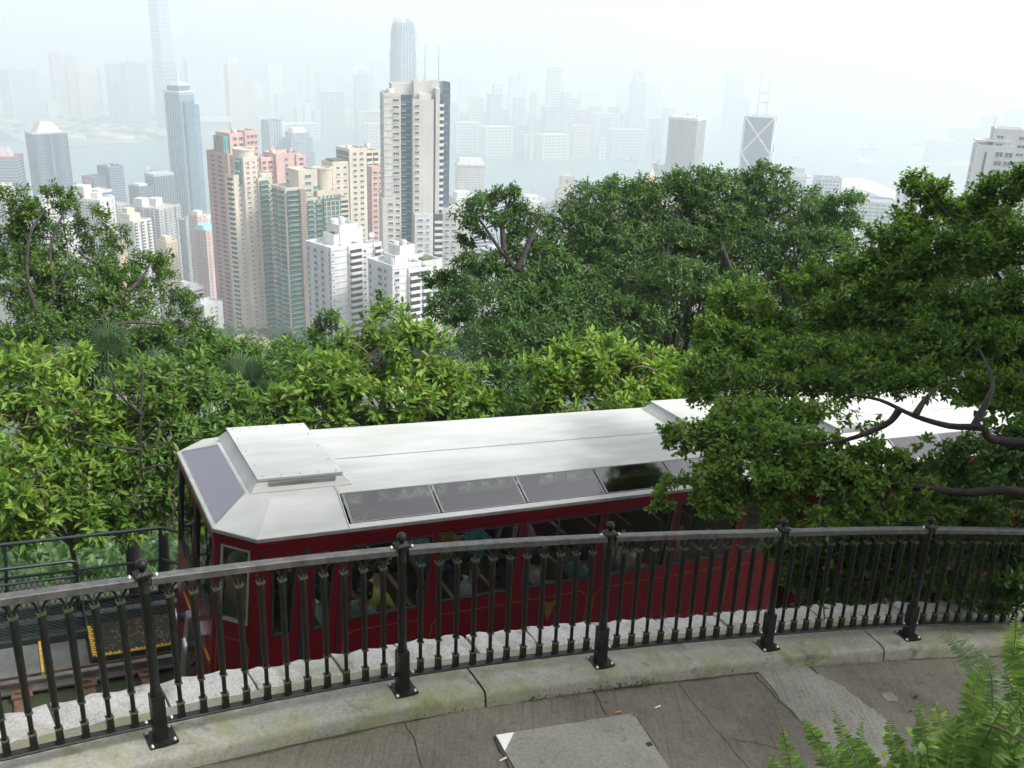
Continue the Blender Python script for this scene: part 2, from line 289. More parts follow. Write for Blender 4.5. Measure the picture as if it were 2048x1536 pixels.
class Bld:
    """A building seen at photo pixels xl..xr, roof at y, standing at distance d; sizes below are in photo pixels at that distance."""
    def __init__(s, name, label, cat, xl, xr, y, d, rot=30, group=None, indiv=True, zb=None):
        s.c = at((xl + xr) / 2, y, d); s.m = depth(s.c) / FPX; s.d = d; s.rot = R_(rot); s.indiv = indiv
        az = math.atan2(s.c[0], s.c[1]); s.th = -az + s.rot
        s.zb = float(ground_z(s.c[0], s.c[1])) - 3 if zb is None else zb
        if d > 1650: s.zb = SEA
        s.root = empty(name, (s.c[0], s.c[1], s.zb), s.th, label=label, cat=cat, group=group)
        s.H = s.c[2] - s.zb; s.wings = []; s.jobs = []
    def inside(s, x, y, z, me):
        for w in s.wings:
            if w is me: continue
            if abs(x - w[0]) < w[2] / 2 - .05 and abs(y - w[1]) < w[3] / 2 - .05 and w[5] < z < w[4]: return True
        return False
    def wing(s, cx, cy, sx, sy, dtop=0, wall='white', f=None, l=None, r=None, fh=5.0, part='wall', dbot=None, roof=True, glass='window'):
        m = s.m; zt = s.H - dtop * m; zb = 0 if dbot is None else s.H - dbot * m
        w = (cx * m, cy * m, sx * m, sy * m, zt, zb); s.wings.append(w)
        b = MB(); b.box((w[0], w[1], (zt + zb) / 2), (w[2], w[3], zt - zb), 0)
        if roof and min(w[2], w[3]) > 3:    # parapet
            ph, pt = 1.3, 0.5
            for q in (-1, 1):
                b.box((w[0] + q * (w[2] / 2 - pt / 2 + 0.02), w[1], zt + ph / 2), (pt, w[3] + 0.08, ph), 0)
                b.box((w[0], w[1] + q * (w[3] / 2 - pt / 2 + 0.02), zt + ph / 2), (w[2] - 2 * pt, pt, ph), 0)
        b.build(part, [gl(wall[6:]) if wall.startswith('glass_') else paint(wall)], s.root)
        for face, spec in (('f', f), ('l', l), ('r', r)):
            if spec: s.jobs.append((w, face, spec, fh * m, glass))
        return s
    def cyl(s, cx, cy, r, dtop, dbot, wall='cream', part='drum', n=24):
        m = s.m; b = MB(); z1 = s.H - dtop * m; z0 = s.H - dbot * m; R = r * m
        b.lathe([(R, z0), (R, z1), (R + .4, z1), (R + .4, z1 + 1), (R - .6, z1 + 1), (R - .6, z1 + .1), (0.01, z1 + .1)], n, (cx * m, cy * m, 0), 0, sm=False)
        b.build(part, paint(wall), s.root); return s
    def block(s, part, cx, cy, sx, sy, dtop, h, wall='white', taper=1.0, mt=None):
        m = s.m; b = MB(); b.box((cx * m, cy * m, s.H - dtop * m + h * m / 2 + 0.01), (sx * m, sy * m, h * m), 0, taper=taper)
        b.build(part, mt or paint(wall), s.root); return s
    def mast(s, cx, cy, dtop, h, r=0.35, part='mast', wall='grey'):
        m = s.m; b = MB(); b.tube([(cx * m, cy * m, s.H - dtop * m), (cx * m, cy * m, s.H - dtop * m + h * m)], [r, r * .4], 6); b.build(part, paint(wall), s.root); return s
    def clutter(s, dtop, x0, x1, y0, y1, n, seed=1, wall='offwhite'):
        rr = random.Random(seed)
        for k in range(n):
            a = rr.uniform(1.5, 4.5); c = rr.uniform(1.5, 4); h = rr.uniform(1, 3.5)
            if rr.random() < 0.35:
                b = MB(); b.lathe([(a / 2, 0), (a / 2, h), (a * .3, h + .3)], 10); me = b.mesh('water_tank', paint('grey'))
                link('water_tank', me, s.root, loc=(rr.uniform(x0, x1) * s.m, rr.uniform(y0, y1) * s.m, s.H - dtop * s.m + 0.01), )
            else:
                b = MB(); b.box((0, 0, h * s.m / 2), (a * s.m, c * s.m, h * s.m)); link('plant_room', b.mesh('plant_room', paint(wall)), s.root, loc=(rr.uniform(x0, x1) * s.m, rr.uniform(y0, y1) * s.m, s.H - dtop * s.m + 0.012))
        return s
    def done(s):
        m = s.m; items = {'window': [], 'balcony': []}; st = {}
        def stuff(name, mt): return st.setdefault((name, mt.name), (MB(), mt))[0]
        for w, face, spec, fh, glass in s.jobs:
            cx, cy, sx, sy, zt, zb = w
            if face == 'f': org = np.array([cx, cy - sy / 2]); dx = np.array([1., 0]); nn = np.array([0, -1.]); L = sx; ry = 0.0
            elif face == 'l': org = np.array([cx - sx / 2, cy]); dx = np.array([0, -1.]); nn = np.array([-1., 0]); L = sy; ry = -math.pi / 2
            else: org = np.array([cx + sx / 2, cy]); dx = np.array([0, 1.]); nn = np.array([1., 0]); L = sy; ry = math.pi / 2
            Mz = Matrix.Rotation(ry, 3, 'Z')
            nf = max(1, int((zt - zb - fh * 0.3) / fh))
            for sp in (spec if isinstance(spec, list) else [spec]):
                kind = sp[0]
                if kind in ('grid', 'cols'):
                    if kind == 'grid': cols = [((k + 0.5) / sp[1], sp[2] / sp[1]) for k in range(sp[1])]
                    else: cols = sp[1]
                    hf = sp[3] if kind == 'grid' else sp[2]; opt = sp[4] if kind == 'grid' and len(sp) > 4 else (sp[3] if kind == 'cols' and len(sp) > 3 else {})
                    fr = opt.get('frame', 'offwhite'); g = opt.get('glass', glass); mu = opt.get('mull', 1)
                    for i in range(nf):
                        z = zt - fh * (i + 0.62)
                        for pos, wf in cols:
                            p = org + dx * (pos - .5) * L + nn * 0.02
                            if s.inside(p[0] + nn[0] * .3, p[1] + nn[1] * .3, z, w): continue
                            items['window'].append((p[0], p[1], z, ry, wf * L, hf * fh, g, fr, mu))
                            if s.d < 1000 and random.random() < .28: stuff('air_conditioner', paint(random.choice(['offwhite', 'grey', 'concrete']))).box((p[0] + nn[0] * .35 + dx[0] * random.uniform(-.4, .4) * wf * L, p[1] + nn[1] * .35 + dx[1] * random.uniform(-.4, .4) * wf * L, z - hf * fh * .5 - .45), (.9, .6, .6), 0, Mz)
                elif kind == 'balc':
                    for i in range(nf):
                        z = zt - fh * (i + 0.55)
                        for pos, wf in sp[1]:
                            p = org + dx * (pos - .5) * L + nn * 0.02
                            if s.inside(p[0] + nn[0] * .3, p[1] + nn[1] * .3, z, w): continue
                            items['balcony'].append((p[0], p[1], z, ry, wf * L, fh, sp[2] * m, sp[3], sp[4]))
                elif kind == 'band':          # ribbon windows, one strip a floor
                    x0, x1, hf, g = sp[1:5]
                    for i in range(nf):
                        z = zt - fh * (i + 0.62); p = org + dx * ((x0 + x1) / 2 - .5) * L + nn * 0.1
                        if s.inside(p[0] + nn[0] * .4, p[1] + nn[1] * .4, z, w): continue
                        stuff('ribbon_window', gl(g)).box((p[0], p[1], z), ((x1 - x0) * L, 0.24, hf * fh), 0, Mz)
                elif kind == 'rib':           # vertical fins
                    for k in range(sp[1]):
                        p = org + dx * ((k + .5) / sp[1] - .5) * L + nn * 0.25
                        if s.inside(p[0] + nn[0] * .6, p[1] + nn[1] * .6, zt - 3, w): continue
                        stuff('facade_fin', paint(sp[2])).box((p[0], p[1], (zt + zb) / 2), (sp[3] * m, 0.5, zt - zb), 0, Mz)
                elif kind == 'line':          # floor edges
                    for i in range(nf + 1):
                        z = zt - fh * i - .3; p = org + nn * 0.12
                        if s.inside(p[0] + nn[0] * .4, p[1] + nn[1] * .4, z, w): continue
                        stuff('floor_edge', paint(sp[1])).box((p[0], p[1], z), (L + .1, 0.24, sp[2] * fh), 0, Mz)
        for kind, its in items.items():
            its.sort(key=lambda t: -t[2]); lim = 300 if s.indiv else 0
            for k, it in enumerate(its):
                if kind == 'window': b, me = window_mesh(it[4], it[5], it[6], it[7], it[8])
                else: b, me = balcony_mesh(it[4], it[5], it[6], it[7], it[8])
                if k < lim: link(kind, me, s.root, loc=it[:3], rot=(0, 0, it[3]))
                else:
                    q = st.setdefault((kind + '_field', kind + str(it[6:])), (MB(), list(me.materials)))[0]; Mz = Matrix.Rotation(it[3], 3, 'Z')
                    V = [tuple(Mz @ Vector(v) + Vector(it[:3])) for v in b.v]; o = len(q.v); q.v.extend(V)
                    q.f.extend([tuple(o + i for i in f) for f in b.f]); q.m.extend(b.m); q.sm.extend(b.sm)
        for (nm, _), (b, mt) in st.items(): tag(b.build(nm, mt, s.root), kind='stuff')
        return s.root
# ---------- towers of the near slope
k = Bld('apartment_tower', 'tallest beige apartment tower with dark glass stacks and two roof masts', 'tower', 763, 904, 166, 520, 9)
k.wing(-53, 4, 34, 60, 24, 'beige', f=[('cols', [(.72, .34)], .42, {'mull': 2}), ('line', 'offwhite', .03)], l=('cols', [(.3, .12), (.7, .12)], .4), fh=12.9)
k.wing(-27, 6, 30, 40, 27, 'glass_navy', f=[('balc', [(.42, .34)], 5, 'white', 'blue'), ('band', .02, .98, .28, 'sky')], fh=12.9)
k.wing(8, -2, 42, 62, 34, 'beige', f=[('cols', [(.20, .20)], .42, {'mull': 2})], r=[('cols', [(.25, .10)], .4)], fh=12.9)
k.wing(33, 4, 5, 50, 36, 'dark')
k.wing(38, 0, 8, 58, 8, 'beige')
k.wing(50, 8, 22, 50, 30, 'glass_dark', f=[('balc', [(.30, .55)], 6, 'white', None), ('band', .55, .98, .33, 'silver')], r=[('band', .02, .98, .33, 'silver')], fh=12.9)
k.wing(62, 30, 16, 40, 3, 'glass_dark', f=('band', .05, .95, .42, 'silver'), r=('band', .05, .95, .42, 'silver'), fh=12.9)
k.wing(-2, 22, 96, 40, 6, 'beige', part='penthouse', dbot=60)
k.wing(18, 10, 50, 30, 0, 'beige', part='penthouse', dbot=60)
k.wing(14, -14, 24, 20, 24, 'white', part='roof_room', dbot=50)
k.wing(-62, -4, 26, 60, 228, 'beige', f=('cols', [(.62, .34)], .42, {'mull': 2}), fh=12.9)
k.wing(8, -30, 38, 30, 259, 'white', f=('cols', [(.3, .26), (.72, .14)], .34, {'mull': 2}), fh=12.9)
k.wing(40, -24, 18, 22, 262, 'glass_dark', f=('balc', [(.3, .5), (.75, .4)], 4, 'white', None), fh=12.9)
k.wing(76, 2, 52, 40, 252, 'beige', f=('cols', [(.22, .16), (.5, .17), (.88, .06)], .46, {'mull': 2}), r=('cols', [(.5, .1)], .4), fh=12.0)
k.mast(20, 20, 2, 74, .28); k.mast(48, 20, 4, 76, .3)
k.clutter(6, -45, 40, 8, 30, 8, 3); k.clutter(24, -66, -44, -10, 20, 4, 4, 'white'); k.done()

k = Bld('apartment_tower', 'dark pink apartment tower behind the cream towers, tallest of the pink ones', 'tower', 416, 513, 262, 640, 34)
k.wing(-4, 6, 62, 74, 43, 'pinkdark', l=[('cols', [(.62, .2), (.28, .14)], .5, {'frame': 'pinkdark'}), ('line', 'pink', .06)], f=('cols', [(.2, .2), (.6, .2)], .5, {'frame': 'pink'}), fh=9.1)
k.wing(-14, 4, 34, 34, 12, 'glass_green', part='glass_penthouse', l=('rib', 5, 'pinkdark', .7), f=('rib', 4, 'pinkdark', .7))
k.wing(2, 8, 40, 48, 6, 'pink', l=[('cols', [(.3, .2)], .34, {'frame': 'pink'})], f=('cols', [(.3, .2), (.65, .2)], .5, {'frame': 'pink'}), fh=12, dbot=90)
k.wing(30, 0, 30, 40, 3, 'pink', f=('cols', [(.25, .2), (.55, .24), (.85, .2)], .5, {'frame': 'pink'}), fh=12)
k.mast(2, 6, 6, 22, .5); k.clutter(6, -10, 30, -10, 20, 6, 9, 'pink'); k.done()
k = Bld('apartment_tower', 'lower salmon pink tower wing seen between the two cream towers', 'tower', 513, 611, 306, 665, 30)
k.wing(-36, 6, 34, 40, 8, 'pink', f=('cols', [(.2, .2), (.6, .24)], .5, {'frame': 'pink'}), l=('cols', [(.5, .2)], .5, {'frame': 'pink'}), fh=10)
k.wing(4, 4, 56, 52, 2, 'pink', l=('cols', [(.8, .14)], .6, {'frame': 'pink'}), f=('cols', [(.4, .1), (.8, .2)], .5, {'frame': 'pink'}), fh=12)
k.wing(30, -8, 22, 36, 4, 'pink', f=('cols', [(.5, .4)], .5, {'frame': 'pink'}), fh=10)
k.block('roof_fin', -16, 4, 18, 4, 2, 18, 'pink', .3); k.clutter(2, -20, 30, -10, 14, 5, 12, 'pink'); k.done()

k = Bld('apartment_tower', 'cream apartment tower with round crown and green glass balconies', 'tower', 440, 546, 299, 590, 38)
k.wing(-32, 2, 26, 28, 50, 'cream', l=[('balc', [(.6, .7)], 4, 'cream', None)], f=('cols', [(.5, .2)], .4), fh=9.9)
k.wing(-10, 0, 34, 44, 16, 'cream', l=('cols', [(.2, .14), (.5, .14)], .38), f=[('cols', [(.3, .2), (.75, .14)], .38)], fh=9.9)
k.cyl(-8, 0, 21, 0, 40, 'cream'); k.wing(-24, -8, 14, 14, 18, 'glass_green', dbot=64, l=('line', 'white', .16), f=('line', 'white', .16), fh=20)
k.wing(16, -8, 26, 40, 58, 'cream', f=('balc', [(.5, .9)], 5, 'cream', 'green'), l=('balc', [(.75, .4)], 5, 'cream', 'green'), fh=9.9)
k.wing(36, 4, 20, 44, 52, 'cream', f=[('cols', [(.4, .5)], .4, {'glass': 'green'})], r=('cols', [(.5, .2)], .4), fh=9.9)
k.clutter(58, 8, 24, -14, 4, 4, 15, 'white'); k.done()

k = Bld('apartment_tower', 'broad cream apartment tower with curved green glass front and brown netting on one side', 'tower', 536, 692, 338, 575, 30)
k.wing(-46, 4, 36, 56, 34, 'cream', l=('balc', [(.25, .4), (.72, .42)], 5, 'cream', 'green'), f=('balc', [(.5, .9)], 5, 'cream', 'green'), fh=10.0)
k.wing(-30, -6, 12, 54, 38, 'brown', part='scaffold_netting', l=('line', 'tan', .12), f=('line', 'tan', .12), fh=5)
k.wing(-12, 2, 42, 50, 2, 'cream', l=('cols', [(.15, .2)], .5, {'glass': 'green'}), f=('cols', [(.5, .3)], .5, {'glass': 'green'}), fh=14, dbot=120, part='roof_screen')
k.wing(0, 0, 44, 58, 56, 'cream', l=('balc', [(.2, .3), (.6, .3)], 4, 'cream', 'green'), f=('balc', [(.22, .36), (.68, .4)], 4, 'cream', 'green'), fh=10.0)
b_ = Bld.wing
k.wing(34, -14, 40, 46, 60, 'glass_green', part='curved_glass', f=[('rib', 4, 'cream', 1.6), ('line', 'cream', .14)], l=[('rib', 4, 'cream', 1.6), ('line', 'cream', .14)], r=[('line', 'cream', .14)], fh=10.0)
k.wing(62, -4, 28, 54, 62, 'cream', f=('balc', [(.5, .9)], 4, 'cream', None), r=('balc', [(.3, .4), (.7, .4)], 4, 'cream', None), fh=10.0)
k.wing(26, -8, 44, 44, 44, 'cream', part='terrace_wall', dbot=62, f=('cols', [(.1, .1), (.3, .1), (.5, .1), (.7, .1), (.9, .1)], .5), fh=16)
k.wing(8, -14, 16, 18, 36, 'glass_green', dbot=80, part='stair_glass')
k.cyl(36, 2, 19, 2, 46, 'cream'); k.clutter(56, -10, 8, -20, 0, 4, 18, 'white'); k.done()

k = Bld('apartment_tower', 'cream apartment tower with grey glazed flank behind the broad cream tower', 'tower', 645, 764, 296, 680, 32)
k.wing(-36, 2, 44, 40, 26, 'cream', l=('cols', [(.4, .2), (.75, .14)], .34), f=[('cols', [(.3, .16), (.65, .16)], .34), ('line', 'tan', .05)], fh=13)
k.wing(0, 4, 40, 50, 2, 'cream', l=[('band', .05, .95, .82, 'dark')], f=[('cols', [(.3, .2), (.7, .2)], .5)], fh=11)
k.wing(36, 6, 34, 44, 8, 'cream', f=('balc', [(.3, .4), (.75, .4)], 3, 'cream', None), l=('cols', [(.5, .2)], .4), fh=11)
k.block('roof_garden', -38, 2, 30, 26, 26, 7, mt=mat('roof_plants', (.06, .10, .04), .9, .5, .3)); k.clutter(2, -14, 34, -14, 14, 8, 22, 'cream'); k.done()
k = Bld('apartment_tower', 'narrow rose pink slab beside the tall beige tower', 'tower', 734, 766, 336, 600, 26)
k.wing(0, 0, 26, 22, 0, 'pink', f=('cols', [(.3, .26), (.75, .2)], .34, {'frame': 'pink'}), l=('cols', [(.5, .2)], .34), fh=11); k.done()

k = Bld('apartment_block', 'white apartment block with dish on the roof and staggered bay windows', 'apartments', 615, 752, 476, 420, 36)
k.wing(-22, -2, 74, 86, 10, 'white', l=[('cols', [(.12, .07), (.4, .12), (.66, .10), (.95, .06)], .5, {'frame': 'grey'}), ('line', 'grey', .03)], f=[('cols', [(.06, .05)], .2, {'frame': 'grey'}), ('line', 'grey', .03)], fh=12.7)
k.wing(-2, -28, 34, 40, 12, 'white', f=[('balc', [(.5, .9)], 6, 'white', None)], l=('balc', [(.6, .5)], 6, 'white', None), r=('cols', [(.4, .2)], .34), fh=12.7)
k.wing(34, -6, 44, 74, 14, 'white', f=[('cols', [(.25, .16)], .34, {'frame': 'grey'}), ('line', 'grey', .03)], r=[('cols', [(.2, .14), (.5, .12), (.8, .14)], .5, {'frame': 'grey'})], fh=12.7)
k.wing(55, -30, 20, 30, 14, 'white', f=('balc', [(.5, .9)], 5, 'white', None), r=('balc', [(.5, .6)], 5, 'white', None), fh=12.7)
k.wing(6, 6, 44, 44, -24, 'white', dbot=20, part='roof_house', l=('cols', [(.5, .3)], .3), fh=20); k.wing(-16, 4, 26, 36, -6, 'white', dbot=20, part='roof_house')
k.wing(34, 8, 26, 30, -12, 'white', dbot=20, part='roof_house'); k.clutter(10, -44, 40, -20, 26, 12, 31, 'white'); k.clutter(-24, -8, 20, -8, 18, 5, 33, 'white')
def dish(k, cx, cy, dtop, r, yaw=0.0):
    b = MB(); b.lathe([(0.01, 0), (r * .5, r * .08), (r * .85, r * .24), (r, r * .36), (r * .97, r * .38), (r * .45, r * .14), (0.01, r * .06)], 16, M=Matrix.Rotation(0.95, 3, 'X')); b.tube([(0, 0, -r * .9), (0, 0, 0)], r * .1, 6)
    link('satellite_dish', b.mesh('satellite_dish', paint('white')), k.root, loc=(cx * k.m, cy * k.m, k.H - dtop * k.m + r * .9), rot=(0, 0, yaw))
dish(k, -18, -8, -6, 1.6, .7); dish(k, 60, -20, 4, 1.3, -.8); k.done()
k = Bld('apartment_block', 'lower white apartment block partly hidden by the dark tree', 'apartments', 735, 880, 512, 400, 36)
k.wing(-24, -2, 70, 84, 10, 'white', l=[('cols', [(.1, .08), (.5, .16), (.72, .09)], .5, {'frame': 'grey'}), ('line', 'grey', .03)], f=[('cols', [(.15, .14)], .4, {'frame': 'grey'}), ('line', 'grey', .03)], fh=14.5)
k.wing(-8, -30, 30, 36, 20, 'white', f=('balc', [(.5, .9)], 6, 'white', None), l=('balc', [(.6, .5)], 6, 'white', None), fh=14.5)
k.wing(24, -24, 30, 44, 22, 'white', f=('balc', [(.45, .8)], 6, 'white', None), fh=14.5)
k.wing(46, -4, 50, 60, 14, 'offwhite', f=('cols', [(.2, .14), (.6, .2)], .5), r=('cols', [(.3, .14), (.7, .14)], .5), fh=14.5)
k.wing(0, 8, 36, 40, -18, 'white', dbot=20, part='roof_house'); k.wing(-22, 0, 26, 40, -2, 'white', dbot=20, part='roof_house')
k.block('blue_awning', 22, -30, 14, 8, 22, 7, mt=mat('tarpaulin_blue', (.05, .09, .25), .7)); k.block('roof_garden', 52, -2, 22, 16, 14, 5, mt=mat('roof_plants', (.06, .10, .04), .9))
k.clutter(10, -46, 30, -14, 26, 12, 41, 'white'); k.clutter(-18, -10, 12, -8, 18, 5, 43, 'white'); k.done()

# ---------- cluster beyond the left tree
def slabtower(label, xl, xr, y, d, rot, wall, lspec, fspec, fh, roof=(), wallb=None, asp=.8, cat='tower', seed=1, glass='window', name='apartment_tower', indiv=True, group=None):
    k = Bld(name, label, cat, xl, xr, y, d, rot, indiv=indiv, group=group)
    w = (xr - xl) / (math.cos(R_(rot)) + asp * math.sin(R_(rot)))
    k.wing(0, 0, w, w * asp, 0, wall, l=lspec, f=fspec, r=fspec if rot < 0 else None, fh=fh, glass=glass)
    for cx, cy, sx, sy, h in roof: k.block('roof_house', cx * w, cy * w, sx * w, sy * w, 0, h, wallb or 'white')
    k.clutter(0, -w * .35, w * .35, -w * asp * .3, w * asp * .3, 5, seed, wallb or 'offwhite')
    return k
slabtower('white apartment slab with small windows rising behind the left tree top', 146, 226, 397, 880, 56, 'white', ('grid', 9, .6, .55, {'frame': 'grey'}), ('grid', 3, .3, .4), 6.0, [(-.2, .3, .5, .5, 27), (.1, -.1, .3, .3, 12)], asp=1.25, seed=51).done()
slabtower('grey white slab squeezed between two white apartment towers', 220, 254, 408, 1000, 40, 'grey', ('grid', 4, .5, .5), ('grid', 3, .6, .5), 5.4, seed=52).done()
slabtower('beige apartment tower with close set white balconies on its right face', 238, 300, 440, 860, 42, 'offwhite', ('grid', 5, .4, .34), [('balc', [(.14, .2), (.5, .22), (.86, .2)], 4, 'white', None)], 6.2, [(-.1, .1, .6, .5, 14), (-.1, .2, .4, .3, 24)], wallb='cream', asp=.9, seed=53).done()
slabtower('wide grey and white apartment tower with a dark vertical recess', 258, 358, 412, 980, 52, 'grey', [('grid', 7, .62, .56, {'frame': 'white'}), ('rib', 3, 'white', 2)], [('grid', 5, .62, .5, {'frame': 'white'}), ('rib', 2, 'dark', 2.5)], 5.4, [(-.3, .2, .3, .3, 18), (.2, .1, .3, .3, 14)], asp=1.1, seed=54).done()
slabtower('narrow tower with a grey left face and yellow right face among white towers', 316, 353, 482, 820, 35, 'yellow', ('grid', 4, .3, .3), ('grid', 3, .5, .4), 6.0, [(0, .1, .6, .6, 10)], wallb='cream', asp=1.1, seed=55).done()
slabtower('teal grey apartment tower left of the mint roofed tower', 358, 390, 440, 930, 40, 'teal', ('grid', 4, .5, .45), ('grid', 3, .5, .45), 5.8, seed=56).done()
slabtower('pale mauve tower standing against the glass office tower base', 377, 412, 430, 900, 45, 'rose', ('grid', 3, .5, .45), ('grid', 2, .5, .4), 5.8, [(0, 0, .6, .6, 9)], asp=1.0, seed=57).done()
slabtower('small white rooftop block beside the dark pink tower', 402, 428, 432, 980, 35, 'white', ('grid', 3, .5, .4), ('grid', 3, .5, .4), 5.0, seed=58).done()
k = slabtower('pink apartment tower with mint green roofs', 389, 440, 458, 800, 40, 'rose', [('cols', [(.2, .12), (.42, .1), (.62, .12), (.85, .1)], .42, {'frame': 'rose'})], ('cols', [(.15, .1), (.55, .1), (.85, .1)], .45, {'frame': 'rose'}), 6.3, asp=.95, seed=59)
w_ = 51 / (math.cos(R_(40)) + .95 * math.sin(R_(40)))
k.block('mint_roof', -.12 * w_, .05 * w_, .8 * w_, .7 * w_, 0, 10, 'mint', .8); k.wing(.42 * w_, -.3 * w_, .3 * w_, .5 * w_, 12, 'rose', f=('cols', [(.5, .3)], .4), l=('cols', [(.5, .3)], .4), fh=6.3)
k.block('mint_roof', .42 * w_, -.3 * w_, .32 * w_, .52 * w_, 12, 5, 'mint', .8); k.done()
k = slabtower('plain white apartment block low beside the foot of the dark pink tower', 384, 444, 606, 560, 34, 'white', ('cols', [(.25, .12), (.5, .12), (.75, .12)], .4), ('cols', [(.4, .1), (.65, .1)], .34, {'frame': 'cream'}), 8.5, [(-.2, .1, .4, .4, 8)], asp=1.0, seed=60, cat='apartments', name='apartment_block'); k.done()
k = slabtower('low white building with terraced roof behind the left tree branches', 352, 406, 575, 640, 36, 'white', ('band', .05, .95, .4, 'window'), ('band', .05, .95, .4, 'window'), 7, [(.1, 0, .5, .6, 8), (-.25, .1, .3, .4, 14)], asp=1.0, seed=61, cat='apartments', name='apartment_block'); k.done()
slabtower('orange washed sliver of a tower seen between left tree branches', 231, 252, 488, 780, 30, 'orange', ('grid', 3, .5, .4), ('grid', 2, .5, .4), 6, seed=62).done()
slabtower('beige apartment tower at the left picture edge behind leaves', -6, 26, 372, 900, 40, 'beige', ('grid', 4, .5, .45), ('grid', 3, .5, .45), 6, seed=63).done()
slabtower('white apartment tower near the left edge, hidden low behind leaves', 18, 62, 415, 850, 42, 'white', ('grid', 5, .5, .5), ('grid', 4, .5, .5), 6, [(0, 0, .5, .5, 9)], seed=64).done()
slabtower('pale cream tower between the left edge and the white slab', 66, 112, 400, 880, 38, 'offwhite', ('grid', 5, .5, .5), ('grid', 4, .5, .5), 6, [(0, 0, .5, .5, 9)], seed=65).done()
slabtower('white tower glimpsed under the left tree crown', 100, 150, 440, 840, 42, 'white', ('grid', 5, .5, .5), ('grid', 4, .5, .5), 6, seed=66).done()
slabtower('brownish pale block low behind the left tree', 180, 236, 560, 700, 36, 'offwhite', ('grid', 5, .5, .5), ('grid', 4, .5, .5), 7, seed=67).done()

# ---------- offices by the near shore
k = Bld('office_tower', 'slender blue glass tower with stepped crown and white spire', 'tower', 322, 394, 190, 1500, 45)
for q in (0,):
    k.wing(0, 0, 40, 40, 0, 'glass_sky', f=[('band', 0, 1, .30, 'silver'), ('rib', 6, 'greyblue', .8)], l=[('band', 0, 1, .30, 'silver'), ('rib', 6, 'greyblue', .8)], fh=5)
    k.wing(0, -14, 24, 24, 12, 'glass_silver', f=('band', 0, 1, .35, 'sky'), l=('band', 0, 1, .35, 'sky'), fh=5); k.wing(14, -10, 26, 30, 20, 'glass_sky', f=('band', 0, 1, .35, 'silver'), l=('band', 0, 1, .35, 'silver'), fh=5)
k.block('crown', 0, 0, 40, 40, 0, 8, 'greyblue', .85); k.block('crown', 0, 0, 30, 30, 8, 12, 'greyblue', .8) if False else None
k.block('crown_ledge', 0, 0, 43, 43, -6, 3, 'white'); k.block('crown_tier', 0, 0, 31, 31, -9, 10, mt=gl('sky')); k.block('crown_roof', 0, 0, 33, 33, -19, 6, 'greyblue', .5)
k.block('corner_gable', 0, -14, 14, 14, 12, 9, 'white', .05); k.block('corner_gable', 14, -12, 14, 14, 20, 9, 'white', .05)
k.mast(0, 0, -24, 44, 1.6, 'spire', 'white'); k.done()
k = Bld('office_tower', 'dark blue glass tower with pink gabled roof left of the reclaimed shore', 'tower', 54, 130, 266, 1600, 20)
k.wing(0, 0, 66, 44, 0, 'glass_navy', f=[('cols', [(.18, .22), (.82, .22)], .2, {'glass': 'silver', 'mull': 0}), ('rib', 3, 'dark', 5)], r=('band', .3, .95, .3, 'silver'), l=('band', .3, .95, .3, 'silver'), fh=6.2)
k.block('gable_roof', 0, 0, 52, 34, 0, 22, 'rose', .45); k.block('roof_ledge', 0, 0, 68, 46, -0.2, 3, 'greyblue'); k.done()
k = Bld('office_tower', 'grey glass office block with a pink band at its roof on the left edge', 'tower', -30, 42, 312, 1600, -18)
k.wing(0, 0, 62, 44, 0, 'glass_sky', f=('line', 'greyblue', .3), r=('line', 'greyblue', .3), fh=6); k.block('pink_band', 0, 0, 63, 45, 4, 4, 'red'); k.block('roof_house', 0, 0, 36, 26, 0, 16, 'rose', .6); k.done()
k = Bld('office_tower', 'dark glass office tower with red sign box on its low wing', 'tower', 196, 244, 332, 1450, 38)
k.wing(0, 0, 34, 36, 0, 'glass_navy', f=[('line', 'greyblue', .25)], l=('line', 'dark', .2), fh=5); k.wing(-34, 8, 30, 34, 18, 'glass_dark', f=('line', 'dark', .2), l=('line', 'dark', .2), fh=5); k.block('sign_box', -50, 4, 4, 16, 30, 9, 'red'); k.clutter(0, -12, 12, -12, 12, 5, 71, 'greyblue'); k.done()
k = Bld('office_block', 'low dark office with stepped roof in front of the glass tower', 'offices', 258, 304, 372, 1350, 36)
k.wing(0, 0, 34, 32, 0, 'glass_dark', f=('band', 0, 1, .3, 'silver'), l=('band', 0, 1, .3, 'silver'), fh=6); k.block('roof_house', 0, 0, 20, 18, 0, 5, 'offwhite'); k.done()
k = Bld('office_block', 'square dark blue office beside the base of the glass tower', 'offices', 290, 346, 350, 1450, 30)
k.wing(0, 0, 44, 34, 0, 'glass_navy', f=('rib', 8, 'greyblue', 1), l=('rib', 6, 'greyblue', 1), fh=6); k.block('roof_ledge', 0, 0, 45, 35, -.2, 5, 'greyblue'); k.done()
k = Bld('office_block', 'pale tan office with ribbon windows beside the white slab top', 'offices', 176, 222, 380, 1250, 38)
k.wing(0, 0, 32, 34, 0, 'offwhite', f=('band', 0, 1, .5, 'dark'), l=('band', 0, 1, .4, 'dark'), fh=9); k.done()
k = Bld('office_tower', 'white ribbed slab in the haze behind the salmon pink wing', 'tower', 523, 568, 241, 1850, 32)
k.wing(-4, 0, 30, 30, 0, 'glass_silver', f=[('rib', 5, 'white', 1.2)], l=[('rib', 5, 'greyblue', 1.2)], fh=5); k.wing(14, 0, 12, 26, 2, 'white', f=('line', 'offwhite', .2), fh=5); k.done()
k = Bld('office_tower', 'blue glass tower with white ribbed crown behind the salmon pink wing', 'tower', 565, 624, 268, 1830, 28)
